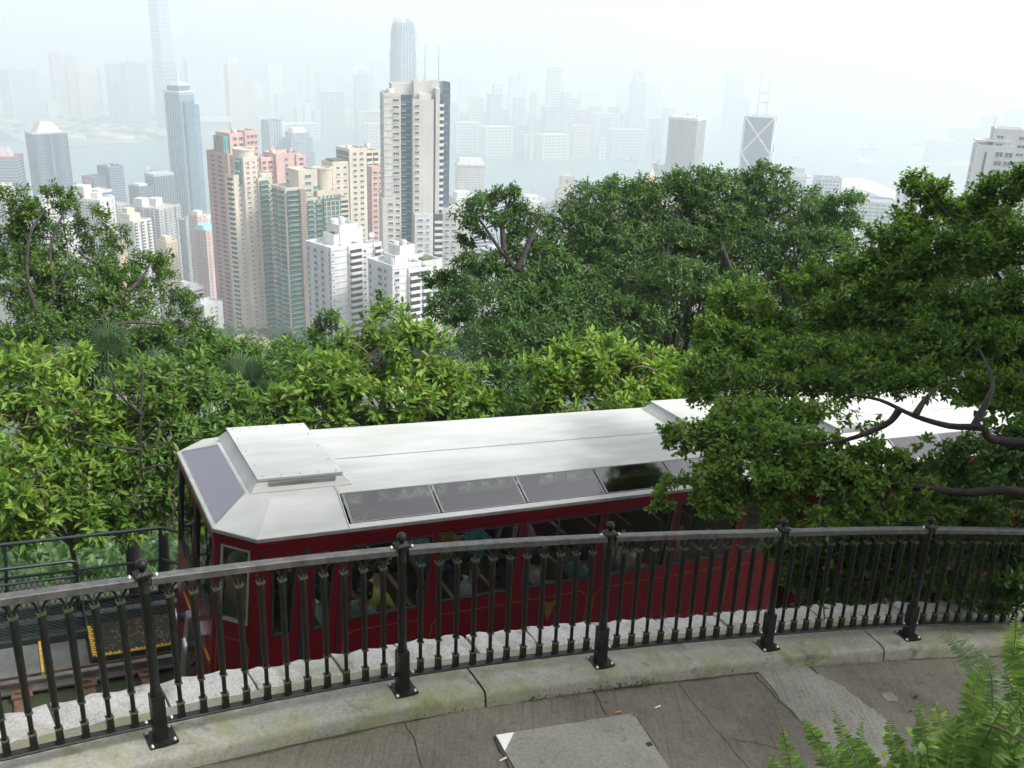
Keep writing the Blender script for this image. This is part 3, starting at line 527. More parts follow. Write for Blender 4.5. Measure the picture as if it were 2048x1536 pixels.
k.wing(0, 0, 48, 34, 8, 'glass_sky', f=[('rib', 7, 'silver' if False else 'white', .8), ('line', 'greyblue', .2)], l=('line', 'greyblue', .3), fh=5); k.wing(0, 0, 40, 28, -2, 'glass_silver', f=('rib', 9, 'white', .9), l=('rib', 6, 'white', .9)); k.block('crown', 0, 0, 34, 22, -2, 10, 'white', .8); k.wing(0, 0, 54, 40, 36, 'glass_sky', f=[('rib', 8, 'white', .8), ('line', 'greyblue', .2)], l=('line', 'greyblue', .3), fh=5); k.done()
# tall rounded tower with claws
k = Bld('office_tower', 'tallest blue glass tower with rounded tapering clawed crown in the haze', 'tower', 780, 836, 36, 1830, 20)
m = k.m; prof = [(0, 1.0), (112, 1.0), (110.9, .96), (60, .955), (59, .93), (30, .90), (16, .84), (8, .74), (3, .62)]
def octring(s_, z): return [(s_ * 25.5 * m * x, s_ * 25.5 * m * y, z) for x, y in ((-1, -.62), (-.62, -1), (.62, -1), (1, -.62), (1, .62), (.62, 1), (-.62, 1), (-1, .62))]
b = MB(); zs = [(k.zb * 0, 1.04)] + [(k.H - d_ * m, s_) for d_, s_ in ((200, 1.04), (140, 1.03), (139, .99), (62, .985), (61, .95), (30, .92), (18, .86), (9, .76))]
for (z0, s0), (z1, s1) in zip(zs[:-1], zs[1:]): b.prism(octring(s0, z0), octring(s1, z1), caps=False)
b.add(octring(zs[-1][1], zs[-1][0]), [tuple(range(8))]); b.build('shaft', gl('sky'), k.root)
b = MB(); f_ = MB()
for i in range(8):
    for j in range(5):
        t_ = (j + .5) / 5
        pts = []
        for z, s_ in zs[1:]:
            A_ = np.array(octring(s_ * 1.005, z)[i]); B_ = np.array(octring(s_ * 1.005, z)[(i + 1) % 8]); pts.append(A_ + (B_ - A_) * t_)
        b.tube(pts, .55, 4, cap=False)
        p_ = pts[-1]; q_ = p_ * np.array([.93, .93, 1]); q_[2] = k.H + (2 if j == 2 else 0); f_.tube([p_, (p_ + q_) / 2 + np.array([0, 0, 1]), q_], [.9, .8, .4], 4)
for q in range(46):
    z = k.H - (30 + q * 4.4) * m; s_ = float(np.interp(z, [a for a, _ in zs], [c for _, c in zs])) * 1.004
    b.prism(octring(s_, z), octring(s_, z + .9 * m), caps=False)
tag(b.build('facade_fin', paint('white'), k.root), kind='stuff'); f_.build('crown_claw', paint('white'), k.root); k.done()
# supertall
k = Bld('office_tower', 'supertall pale tower on the far shore running out of the top of the picture', 'tower', 292, 334, -36, 3750, 38)
k.wing(0, 0, 28, 28, 0, 'glass_silver', f=[('line', 'greyblue', .25), ('rib', 2, 'white', .8)], l=('line', 'greyblue', .25), fh=8); k.wing(0, 0, 32, 32, 150, 'glass_silver', f=('line', 'greyblue', .25), l=('line', 'greyblue', .25), fh=8); k.done()
k = Bld('apartment_tower', 'wide slab with white vertical ribs on the far shore', 'tower', 368, 444, 120, 3700, 14)
k.wing(0, 0, 72, 30, 0, 'greyblue', f=('rib', 10, 'white', 2.4), l=('rib', 4, 'white', 2), fh=5); k.block('podium', 0, -4, 84, 44, 118, 10, 'white'); k.done()
k = Bld('apartment_tower', 'pale mauve tower right of the ribbed slab on the far shore', 'tower', 446, 488, 128, 3750, 20)
k.wing(0, 0, 34, 26, 0, 'rose', f=('rib', 5, 'grey', 1.2), fh=5); k.wing(24, 4, 20, 26, 30, 'grey', f=('rib', 4, 'rose', 1.2)); k.done()
# towers on the right
k = Bld('office_tower', 'grey gridded office tower rising above the dark tree', 'tower', 1338, 1414, 238, 1400, -18)
k.wing(0, 0, 58, 58, 0, 'glass_silver', f=[('rib', 14, 'grey', .9), ('line', 'grey', .34)], r=[('rib', 14, 'grey', .9), ('line', 'grey', .34)], l=[('rib', 12, 'grey', .9), ('line', 'grey', .34)], fh=4.2)
k.block('roof_rim', 0, 0, 60, 60, .2, 5, 'offwhite'); k.clutter(-5, -24, 24, -20, 20, 7, 81, 'rose'); k.done()
k = Bld('office_tower', 'faceted dark glass tower with white diagonal bracing and twin masts', 'tower', 1490, 1556, 232, 1450, -6)
k.wing(0, 0, 58, 52, 0, 'glass_navy', roof=False)
m = k.m
b = MB()
for (x0, z0, x1, z1) in ((-29, 0, 29, -72), (29, 0, -29, -72), (-29, -72, 29, -144), (29, -72, -29, -144), (-29, 0, -29, -150), (29, 0, 29, -150), (-29, 0, 29, 0)):
    b.tube([(x0 * m, -26.3 * m, k.H + z0 * m), (x1 * m, -26.3 * m, k.H + z1 * m)], 1.25, 6)
for (y0, z0, y1, z1) in ((-26, 0, 26, -72), (26, 0, -26, -72), (-26, -72, 26, -144), (26, -72, -26, -144)):
    for sx in (-29.3, 29.3): b.tube([(sx * m, y0 * m, k.H + z0 * m), (sx * m, y1 * m, k.H + z1 * m)], 1.25, 6)
b.build('bracing', paint('white'), k.root)
k.block('roof_frame', 0, 0, 20, 20, 0, 26, 'greyblue', .7, mt=gl('silver')) if False else None
k.mast(-9, 0, 0, 104, .9, 'twin_mast', 'white'); k.mast(9, 0, 0, 104, .9, 'twin_mast', 'white')
b = MB(); b.box((0, 0, k.H + 26 * m), (20 * m, 1.2, 1.6)); b.box((0, 0, k.H + 44 * m), (19 * m, 1, 1.2)); b.build('mast_brace', paint('white'), k.root); k.done()
k = Bld('apartment_block', 'cream apartment block with roof terrace at the right edge above the leaves', 'apartments', 1950, 2078, 262, 480, 8)
k.wing(18, 6, 84, 74, 0, 'white', f=[('cols', [(.12, .14), (.6, .16), (.85, .14)], .4, {'glass': 'sky'})], l=('cols', [(.5, .1)], .4), fh=16)
k.wing(-20, -8, 68, 70, 32, 'white', f=[('cols', [(.62, .2), (.88, .2)], .6, {'glass': 'sky', 'mull': 1})], l=('cols', [(.5, .1)], .4), fh=17)
k.wing(-36, -43.5, 4, 1, 40, 'glass_dark', part='stair_slot', roof=False); k.block('roof_canopy', -26, -16, 64, 40, 20, 3, 'white'); k.block('glazed_room', -14, -8, 38, 36, 32, 11, mt=gl('sky'))
k.block('canopy_post', -54, -32, 1.5, 1.5, 32, 12, 'white'); dish(k, 30, 0, 0, 2.2, .5); k.mast(-24, 10, 0, 28, .2); k.clutter(0, 0, 50, -10, 20, 4, 85, 'cream'); k.done()
k = Bld('office_tower', 'white hotel like tower with hipped white roof and small square windows', 'tower', 911, 969, 330, 1500, 8)
k.wing(0, 0, 56, 30, 0, 'white', f=('grid', 13, .5, .5, {'frame': 'white'}), r=('grid', 5, .5, .5), fh=4.9); k.block('hipped_roof', 0, 0, 58, 32, 0, 14, 'white', .74); k.block('roof_edge', 0, 0, 59, 33, -.1, 2.5, 'rose'); k.done()
k = Bld('office_block', 'white office with dark ribbon windows right of the tall beige tower', 'offices', 894, 968, 394, 1150, 20)
k.wing(0, 0, 56, 44, 0, 'white', f=('grid', 10, .72, .5, {'frame': 'white'}), l=('grid', 8, .7, .5), fh=6); k.block('roof_house', -8, 0, 28, 24, 0, 12, 'white'); k.clutter(0, -24, 26, -16, 16, 9, 88, 'white'); k.done()
k = Bld('office_tower', 'beige tower with a blue green mural near its top', 'tower', 1112, 1150, 352, 1500, 12)
k.wing(3, 0, 26, 24, 0, 'tan'); k.wing(0, -6, 36, 30, 28, 'offwhite', f=('grid', 3, .7, .4), l=('grid', 3, .7, .4), fh=7)
b = MB(); rr = random.Random(4)
for q in range(26):
    a_ = rr.uniform(0, 6.28); r_ = rr.uniform(0, 1) ** .5; b.box((3 * k.m + 5 * k.m * r_ * math.cos(a_), -12.15 * k.m - .05 * q / 26, k.H - 13 * k.m + 9 * k.m * r_ * math.sin(a_)), (rr.uniform(1, 3), .15, rr.uniform(1, 4)), q % 2)
b.build('mural', [paint('mint'), gl('sky')], k.root); k.done()
k = Bld('office_tower', 'blue grey tower with exposed white truss frame beside the mural tower', 'tower', 1150, 1214, 366, 1450, 14)
k.wing(0, 0, 54, 40, 0, 'glass_sky', f=[('rib', 10, 'white', 1.2), ('line', 'greyblue', .3)], l=('line', 'greyblue', .3), fh=7); k.block('roof_truss', -2, 0, 44, 24, 0, 5, 'greyblue'); k.clutter(0, -22, 22, -12, 12, 8, 92, 'greyblue'); k.done()
k = Bld('office_tower', 'orange cream tower with stepped top and slim spire behind the dark tree', 'tower', 1272, 1330, 352, 1350, 20)
k.wing(0, 0, 46, 38, 12, 'orange', f=('grid', 6, .5, .5), l=('grid', 4, .5, .5), fh=6); k.block('stepped_top', 2, 0, 26, 22, 12, 14, 'orange', .6); k.block('stepped_top', 2, 0, 12, 10, -2, 12, 'cream', .3); k.mast(2, 0, -10, 62, 1.0, 'spire', 'tan'); k.done()
k = Bld('office_tower', 'grey office with finned roof just left of the gridded tower', 'tower', 1306, 1346, 330, 1600, 20)
k.wing(0, 0, 32, 26, 0, 'glass_sky', f=('rib', 8, 'grey', 1), l=('rib', 5, 'grey', 1)); k.block('roof_fin', -6, 0, 14, 12, 0, 12, 'greyblue', .6); k.done()
k = Bld('office_block', 'white low office roof with comb of fins above the tree line', 'offices', 1566, 1612, 346, 1500, 6)
k.wing(0, 0, 44, 40, 0, 'offwhite', f=('band', 0, 1, .4, 'silver'), fh=8); k.block('fin_screen', 4, 0, 30, 6, 0, 10, 'grey'); k.block('flat_roof', 0, 0, 60, 44, 6, 3, 'rose'); k.done()
k = Bld('office_block', 'teal glass office beside the white winged roof', 'offices', 1626, 1684, 356, 1500, 10)
k.wing(0, 0, 50, 40, 0, 'glass_sky', f=[('rib', 7, 'white', 1), ('line', 'white', .2)], fh=7); k.clutter(0, -20, 20, -14, 14, 6, 96, 'rose'); k.done()
slabtower('white tower at the left edge of the big leafy tree, half hidden', 1806, 1846, 356, 1300, -10, 'white', ('grid', 3, .5, .4), ('grid', 4, .5, .4), 6, seed=97, name='office_tower').done()
slabtower('pale glass block beneath the white winged roof', 1690, 1790, 400, 1350, 6, 'glass_silver', ('line', 'white', .2), [('line', 'white', .25), ('rib', 8, 'white', 1)], 7, seed=98, cat='offices', name='office_block').done()
slabtower('blue glass sliver with white stripes behind the small tree crown', 930, 990, 470, 900, 30, 'glass_navy', ('line', 'white', .4), ('line', 'white', .3), 7, seed=99, cat='offices', name='office_block').done()
for i_, (x0, x1, y, d, wl, lb) in enumerate([(1000, 1076, 452, 900, 'offwhite', 'pale flat roofed block behind the fork of the small crown'), (1068, 1130, 470, 880, 'white', 'white block behind right limb of the small crown'), (960, 1020, 500, 820, 'white', 'low white block under the small crown'), (1180, 1260, 420, 1000, 'offwhite', 'pale block behind upper dark tree leaves'), (1270, 1350, 470, 900, 'rose', 'pinkish block seen through the middle of the dark tree'), (1340, 1420, 450, 950, 'offwhite', 'cream block seen through gaps of the dark tree'), (1400, 1490, 520, 800, 'rose', 'rose block glimpsed behind dark tree trunks'), (1480, 1560, 470, 900, 'white', 'white block behind the right part of the dark tree'), (1120, 1190, 560, 700, 'offwhite', 'pale block low behind the dark tree'), (1560, 1640, 430, 1000, 'offwhite', 'pale tower behind where the two big crowns meet'), (1220, 1300, 610, 640, 'rose', 'pinkish low block between trunks of the dark tree'), (1640, 1720, 460, 950, 'white', 'white tower behind the left of the big leafy tree'), (1020, 1110, 400, 1500, 'white', 'white pier like hall by the near shore'), (880, 940, 470, 760, 'grey', 'grey block right of the beige annexe')]):
    slabtower(lb, x0, x1, y, d, 30, wl, ('grid', 6, .55, .45), ('grid', 6, .55, .45), 7, [(0, .1, .4, .4, 8)], seed=120 + i_, name='apartment_block', cat='building', indiv=False).done()
# white winged hall roof by the water
rt = at(1745, 376, 1750); mm = depth(rt) / FPX
t = empty('exhibition_hall', (rt[0], rt[1], SEA), -math.atan2(rt[0], rt[1]), label='white exhibition hall with sweeping winged roof at the water edge', cat='hall')
H_ = rt[2] - SEA; b = MB(); n = 22
for j, (yy, dz) in enumerate(((-30, -8), (30, 6))):
    for i in range(n + 1):
        x = (i / n - .5) * 130; z = 13 * math.cos((i / n - .25) * 3.6) - 5 + dz
        b.v.append((x * mm, yy * mm, H_ + z * mm)); b.v.append((x * mm, yy * mm, H_ + (z - 3) * mm))
W2 = 2 * (n + 1)
for i in range(n):
    a_ = 2 * i; q_ = a_ + W2
    for f in ((a_, a_ + 2, q_ + 2, q_), (a_ + 1, q_ + 1, q_ + 3, a_ + 3), (a_, a_ + 1, a_ + 3, a_ + 2), (q_, q_ + 2, q_ + 3, q_ + 1)): b.f.append(f); b.m.append(0); b.sm.append(True)
b.build('winged_roof', paint('white'), t)
b = MB(); b.box((0, 2 * mm, H_ / 2 - 9 * mm), (120 * mm, 46 * mm, H_ - 18 * mm)); b.build('glass_hall', gl('silver'), t)
b = MB(); b.box((10 * mm, -38 * mm, H_ / 2 - 14 * mm), (140 * mm, 24 * mm, H_ - 28 * mm), taper=.96); b.build('lower_roof', paint('white'), t)
# ferris wheel and pier tower by the shore
wc = at(1014, 402, 1850); b = MB(); Rw = 30 * depth(wc) / FPX; yaw = -math.atan2(wc[0], wc[1])
t = empty('ferris_wheel', (wc[0], wc[1], SEA), yaw, label='thin white ferris wheel by the near shore behind the small crown', cat='ferris wheel')
ring = [(Rw * math.cos(a), 0, wc[2] - SEA + Rw * math.sin(a)) for a in np.linspace(0, 2 * math.pi, 37)]
b.tube(ring, .8, 4, cap=False); b.build('rim', paint('white'), t); b = MB()
for a in np.linspace(0, 2 * math.pi, 19)[:-1]: b.tube([(0, 0, wc[2] - SEA), (Rw * math.cos(a), 0, wc[2] - SEA + Rw * math.sin(a))], .35, 4)
b.build('spoke', paint('white'), t); b = MB()
for s_ in (-1, 1): b.tube([(0, 0, wc[2] - SEA), (s_ * Rw * .6, 0, 0)], 1.2, 5)
b.build('support', paint('white'), t)
wc = at(1067, 392, 1750); mm = depth(wc) / FPX; t = empty('ferry_pier', (wc[0], wc[1], SEA), yaw, label='pale green pier house with pointed clock turret at the near shore', cat='pier')
H_ = wc[2] - SEA; b = MB(); b.box((0, 0, H_ / 2 - 5), (34 * mm, 24 * mm, H_ - 10)); b.build('pier_house', paint('offwhite'), t); b = MB(); b.box((0, 0, H_ - 10 + 7 * mm), (40 * mm, 28 * mm, 14 * mm), taper=.3); b.build('roof', mat('copper_green', (.45, .6, .52), .7), t)
b = MB(); b.box((0, 0, H_ + 8 * mm), (7 * mm, 7 * mm, 16 * mm)); b.box((0, 0, H_ + 19 * mm), (7 * mm, 7 * mm, 8 * mm), taper=.1); b.tube([(0, 0, H_ + 20 * mm), (0, 0, H_ + 40 * mm)], .5, 5); b.build('turret', paint('white'), t)

# ---------- the far shore skyline
rr = random.Random(21)
far_walls = ['grey', 'greyblue', 'offwhite', 'white', 'rose', 'teal', 'tan']
def faint(x0, x1, y, d, wall, label, group=None, cat='tower', name='apartment_tower', top=None, depthf=.7, fins=True):
    c = at((x0 + x1) / 2, y, d); m = depth(c) / FPX; w = (x1 - x0) * m * .86; H = c[2] - SEA
    t = empty(name, (c[0], c[1], SEA), -math.atan2(c[0], c[1]) + rr.uniform(.15, .5), label=label, cat=cat, group=group)
    b = MB(); b.box((0, 0, H / 2), (w, w * depthf, H)); b.build('wall', paint(wall), t)
    if fins:
        b = MB(); nfl = max(3, int(H / 9)); nv = max(2, int(w / 11))
        for i in range(nfl): b.box((0, -w * depthf / 2 - .15, H * (i + .5) / nfl), (w * .94, .3, H / nfl * .45))
        for i in range(nv): b.box(((i + .5) / nv * w - w / 2, -w * depthf / 2 - .5, H / 2), (w / nv * .3, 1, H), 1)
        tag(b.build('ribbon_window', [gl('blue'), paint(wall)], t), kind='stuff')
    if top: b = MB(); b.box((0, 0, H + top * m / 2), (w * .5, w * depthf * .5, top * m)); b.build('roof_house', paint(wall), t)
    return t
G_FAR = 'hazy towers on the far shore'
for (x0, x1, y, d, wl, lb) in [(210, 262, 128, 4100, 'greyblue', 'broad grey cluster tower left of the supertall tower'), (240, 292, 126, 4000, 'teal', 'wide flat topped slab touching the supertall tower at left'), (0, 70, 138, 4200, 'greyblue', 'broad faint block at the left edge of the far skyline'), (96, 122, 106, 4300, 'rose', 'thin pinkish tower in the far skyline above the reclaimed land'), (128, 150, 112, 4300, 'rose', 'second thin pinkish tower above the reclaimed land'), (706, 740, 148, 3600, 'greyblue', 'grey tower left of the clawed tower across the harbour'), (640, 690, 182, 3600, 'greyblue', 'squat dark block above the shore left of the beige tower'), (1094, 1126, 134, 3500, 'offwhite', 'tall pale slender tower in the middle of the far shore'), (1084, 1122, 212, 3250, 'teal', 'dark edged tower in front of the pale slender tower'), (1122, 1142, 184, 3500, 'greyblue', 'grey tower just right of the pale slender tower'), (1140, 1162, 196, 3450, 'white', 'white ribbed tower right of the pale slender tower'), (1260, 1294, 162, 3500, 'greyblue', 'lone dark tower with pointed top on the far shore'), (1266, 1288, 142, 3510, 'greyblue', 'pointed cap tower behind the lone dark tower'), (974, 1004, 188, 3500, 'teal', 'teal tower with curved side behind the long waterfront hotel'), (984, 1006, 168, 3600, 'white', 'white topped tower behind the teal tower'), (1026, 1048, 194, 3500, 'grey', 'grey block between teal tower and pale slender tower'), (938, 968, 194, 3500, 'offwhite', 'ribbed pale hotel behind the long waterfront building'), (1060, 1074, 188, 3500, 'offwhite', 'small pale tower with a bright top'), (1454, 1490, 146, 4300, 'grey', 'very faint tower right of the gridded office tower'), (1480, 1500, 196, 4200, 'grey', 'very faint low block beside the masts'), (1964, 2000, 234, 3900, 'greyblue', 'faint blue tower above the cream block at right'), (2014, 2060, 218, 3900, 'greyblue', 'faint grey tower at the right edge'), (1900, 1960, 256, 3900, 'greyblue', 'low faint block at the eastern shore'), (1856, 1910, 280, 3700, 'grey', 'faint terraced block at the eastern shore')]:
    faint(x0, x1, y, d, wl, lb, G_FAR, top=rr.choice([0, 4, 7]))
for (x0, x1, y, d, wl, lb) in [(906, 960, 244, 3250, 'white', 'long white waterfront hotel with vertical fins'), (958, 1028, 252, 3150, 'offwhite', 'pinkish square hotel on the far waterfront'), (1028, 1062, 250, 3250, 'teal', 'low dark block behind the waterfront hotel'), (1046, 1064, 268, 3150, 'offwhite', 'small pale waterfront block beside the clock tower'), (1072, 1140, 268, 3150, 'offwhite', 'windowless pale cultural hall on the waterfront'), (1142, 1182, 250, 3250, 'rose', 'pale rose waterfront hotel right of the cultural hall'), (1196, 1214, 276, 3150, 'white', 'small white waterfront pavilion'), (1214, 1290, 258, 3300, 'greyblue', 'wide hazy block on the far waterfront point'), (1180, 1240, 226, 3500, 'offwhite', 'wide pale block behind the waterfront point'), (712, 764, 222, 3500, 'rose', 'low rose block on the far shore left of the beige tower'), (730, 770, 246, 3100, 'white', 'long white cruise terminal shed on the far shore'), (540, 640, 246, 3450, 'offwhite', 'long low sheds on the far shore behind the salmon wing')]:
    faint(x0, x1, y, d, wl, lb, 'low buildings on the far waterfront', 'building', 'waterfront_building', depthf=.5)
t = faint(1060, 1068, 268, 3100, 'rose', 'slim clock tower on the far waterfront', None, 'clock tower', 'clock_tower', top=5, depthf=1, fins=False)
xs_ = -20
while xs_ < 1330:
    w = rr.uniform(16, 44); base = 168 if xs_ < 320 else (150 if xs_ < 760 else 176)
    y = base + rr.uniform(-38, 40) + (12 if xs_ > 1150 else 0)
    faint(xs_, xs_ + w, y, rr.uniform(4000, 5200), rr.choice(far_walls), 'faint tower block dissolving in the haze across the harbour', 'faint far tower blocks', fins=False)
    xs_ += w * rr.uniform(.45, .95)
xs_ = 880
while xs_ < 1330:
    w = rr.uniform(12, 30); faint(xs_, xs_ + w, rr.uniform(205, 245), rr.uniform(3350, 3700), rr.choice(far_walls), 'hazy mid rise block packed behind the far waterfront', 'hazy mid rise blocks', 'building', 'city_block'); xs_ += w * rr.uniform(.7, 1.2)
xs_ = 330
while xs_ < 770:
    w = rr.uniform(14, 34); faint(xs_, xs_ + w, rr.uniform(205, 236), rr.uniform(3700, 4000), rr.choice(far_walls), 'hazy mid rise block beyond the reclaimed shore', 'hazy blocks behind the reclaimed shore', 'building', 'city_block', fins=False); xs_ += w * rr.uniform(.7, 1.3)
# low works and groves on the reclaimed land
m_grove = mat('far_grove', (.07, .10, .07), .95, .4, .02)
b = MB()
for q in range(330):
    x = rr.uniform(-10, 330); y = rr.uniform(232, 278) if rr.random() < .6 else rr.uniform(205, 232); p = atz(x, y, SEA + 4)
    if rr.random() < .6 and not (100 < x < 300 and 245 < y < 262): continue
    s_ = rr.uniform(9, 26); b.lathe([(s_, -2), (s_ * 1.1, s_ * .2), (s_ * .7, s_ * .5), (.1, s_ * .62)], 6, p)
tag(b.build('far_grove', m_grove, label='grey green groves scattered over the reclaimed shore', kind='stuff'))
for q in range(46):
    x = rr.uniform(0, 325); y = rr.uniform(215, 284); p = atz(x, y, SEA + 4); L = rr.uniform(25, 90)
    if x < 60 and y > 262: continue
    b = MB(); b.box((0, 0, 4), (L, L * .35, 8)); b.box((0, 0, 9.5), (L * 1.02, L * .36, 3), taper=.6); mme = b.mesh('site_shed', paint(rr.choice(['white', 'offwhite', 'rose', 'tan'])))
    link('site_shed', mme, loc=p, rot=(0, 0, rr.uniform(-.4, .4)), label='low pale shed on the reclaimed shore', cat='shed', group='sheds on the reclaimed shore')
# ---------- boats
m_hull = mat('boat_hull', (.12, .14, .16), .5); m_bw = mat('boat_white', (.78, .78, .76), .5)
def boat(x, y, L, kind, label, yaw):
    p = atz(x, y, SEA); t = empty(kind, (p[0], p[1], SEA), yaw, label=label, cat='boat'); B = L * .26
    b = MB(); r0 = [(-.5 * L, -.35 * B, -.5), (.2 * L, -.4 * B, -.5), (.46 * L, 0, -.5), (.2 * L, .4 * B, -.5), (-.5 * L, .35 * B, -.5)]; r1 = [(-.5 * L, -.5 * B, .1 * L), (.2 * L, -.5 * B, .1 * L), (.52 * L, 0, .13 * L), (.2 * L, .5 * B, .1 * L), (-.5 * L, .5 * B, .1 * L)]
    b.prism(r0, r1); b.build('hull', m_hull if kind != 'ferry' else m_bw, t)
    b = MB()
    if kind == 'cargo_barge':
        b.box((-.32 * L, 0, .18 * L), (.16 * L, B * .8, .16 * L)); b.build('wheelhouse', m_bw, t); b = MB(); b.tube([(0, 0, .1 * L), (.05 * L, 0, .5 * L)], .02 * L, 5); b.tube([(.0, 0, .14 * L), (.36 * L, 0, .4 * L)], .015 * L, 5); b.build('derrick', m_hull, t)
    else:
        b.box((-.05 * L, 0, .16 * L), (.7 * L, B * .86, .11 * L)); b.box((-.1 * L, 0, .25 * L), (.5 * L, B * .7, .08 * L)); b.build('cabin', m_bw, t); b = MB(); b.tube([(-.1 * L, 0, .29 * L), (-.1 * L, 0, .42 * L)], .025 * L, 6); b.build('funnel', m_hull, t)
for a in [(742, 266, 62, 'ferry', 'white ferry moored at the far terminal left of the beige tower', .1), (986, 298, 40, 'ferry', 'white ferry near the far pier below the square hotel', .3), (1004, 294, 30, 'ferry', 'smaller white ferry beside the far pier', 1.2), (1040, 303, 46, 'ferry', 'double deck white ferry below the clock tower', -.2), (985, 309, 26, 'motor_boat', 'small motor boat below the moored ferries', .6), (1084, 304, 18, 'motor_boat', 'tiny white boat off the cultural hall', .2), (1136, 305, 22, 'motor_boat', 'tiny boat with a wake off the far promenade', .1), (1274, 306, 34, 'ferry', 'white ferry heading for the far point', .1), (1262, 324, 46, 'cargo_barge', 'dark barge in the middle of the harbour', .05), (1322, 284, 60, 'cargo_barge', 'dark derrick ship right of the far point', .5), (1728, 328, 70, 'ferry', 'large white ferry in the bright water at right', .2), (1738, 300, 66, 'cargo_barge', 'long barge beyond the large white ferry', .1), (1738, 279, 50, 'cargo_barge', 'faint barge farthest out in the bright water', .3), (1556, 253, 40, 'cargo_barge', 'faint barge right of the braced tower', .4), (1590, 314, 24, 'motor_boat', 'tiny boat right of the braced tower', .2), (1838, 290, 80, 'cargo_barge', 'faint crane barge off the eastern shore', .6), (1866, 288, 60, 'cargo_barge', 'second faint crane barge off the eastern shore', .4), (1876, 318, 60, 'cargo_barge', 'moored barge nearest the eastern shore', .2), (306, 343, 40, 'cargo_barge', 'small dark ship behind the square dark office', .1), (1640, 325, 20, 'motor_boat', 'tiny motor boat left of the large white ferry', .9), (672, 263, 40, 'cargo_barge', 'grey barge along the far shore behind the cream tower', .05)]: boat(*a)
# ------------------------------------------------------------------ path, kerb, coping, retaining wall, railing
POST = [np.array(p) for p in [(-1.869, 4.355, .12), (-.626, 5.145, -.11), (.702, 5.86, -.368), (2.08, 6.527, -.64), (3.418, 7.03, -.84)]]
def _ext(p, h, L, dz): return p + np.array([math.sin(R_(h)) * L, math.cos(R_(h)) * L, dz])
POST = [_ext(_ext(POST[0], 233, 1.48, .24), 229, 1.48, .24), _ext(POST[0], 233, 1.48, .24)] + POST
for h in (73, 77, 81, 85): POST.append(_ext(POST[-1], h, 1.48, -.21))
PP = np.array(POST)
def arc(s, off=0.0, dz=0.0):           # along the railing: s counts posts (2 = first post in view); off = outward
    s = min(max(s, 0), len(PP) - 1.0001); i = int(s); f = s - i
    P0, P1, P2, P3 = PP[max(i - 1, 0)], PP[i], PP[i + 1], PP[min(i + 2, len(PP) - 1)]
    p = .5 * ((2 * P1) + (P2 - P0) * f + (2 * P0 - 5 * P1 + 4 * P2 - P3) * f * f + (3 * P1 - P0 - 3 * P2 + P3) * f ** 3)
    e = 1e-3; j = min(i + 1, len(PP) - 1)
    d = .5 * ((P2 - P0) + 2 * (2 * P0 - 5 * P1 + 4 * P2 - P3) * f + 3 * (3 * P1 - P0 - 3 * P2 + P3) * f * f)
    n = nrm(np.array([-d[1], d[0], 0]))
    return p + n * off + np.array([0, 0, dz]), nrm(d), n
KN = len(PP) - 1
def strip(b, prof, s0, s1, step=.08, mi=0, jit=0.0, sm=True):   # sweep an open profile [(off,dz)...] along the arc
    ss = np.arange(s0, s1 + step / 2, step); n = len(prof); base = len(b.v)
    for s in ss:
        for o, z in prof:
            p = arc(s, o + random.uniform(-jit, jit), z + random.uniform(-jit, jit) * .6)[0]; b.v.append(tuple(p))
    for i in range(len(ss) - 1):
        for j in range(n - 1):
            b.f.append((base + i * n + j, base + (i + 1) * n + j, base + (i + 1) * n + j + 1, base + i * n + j + 1)); b.m.append(mi); b.sm.append(sm)

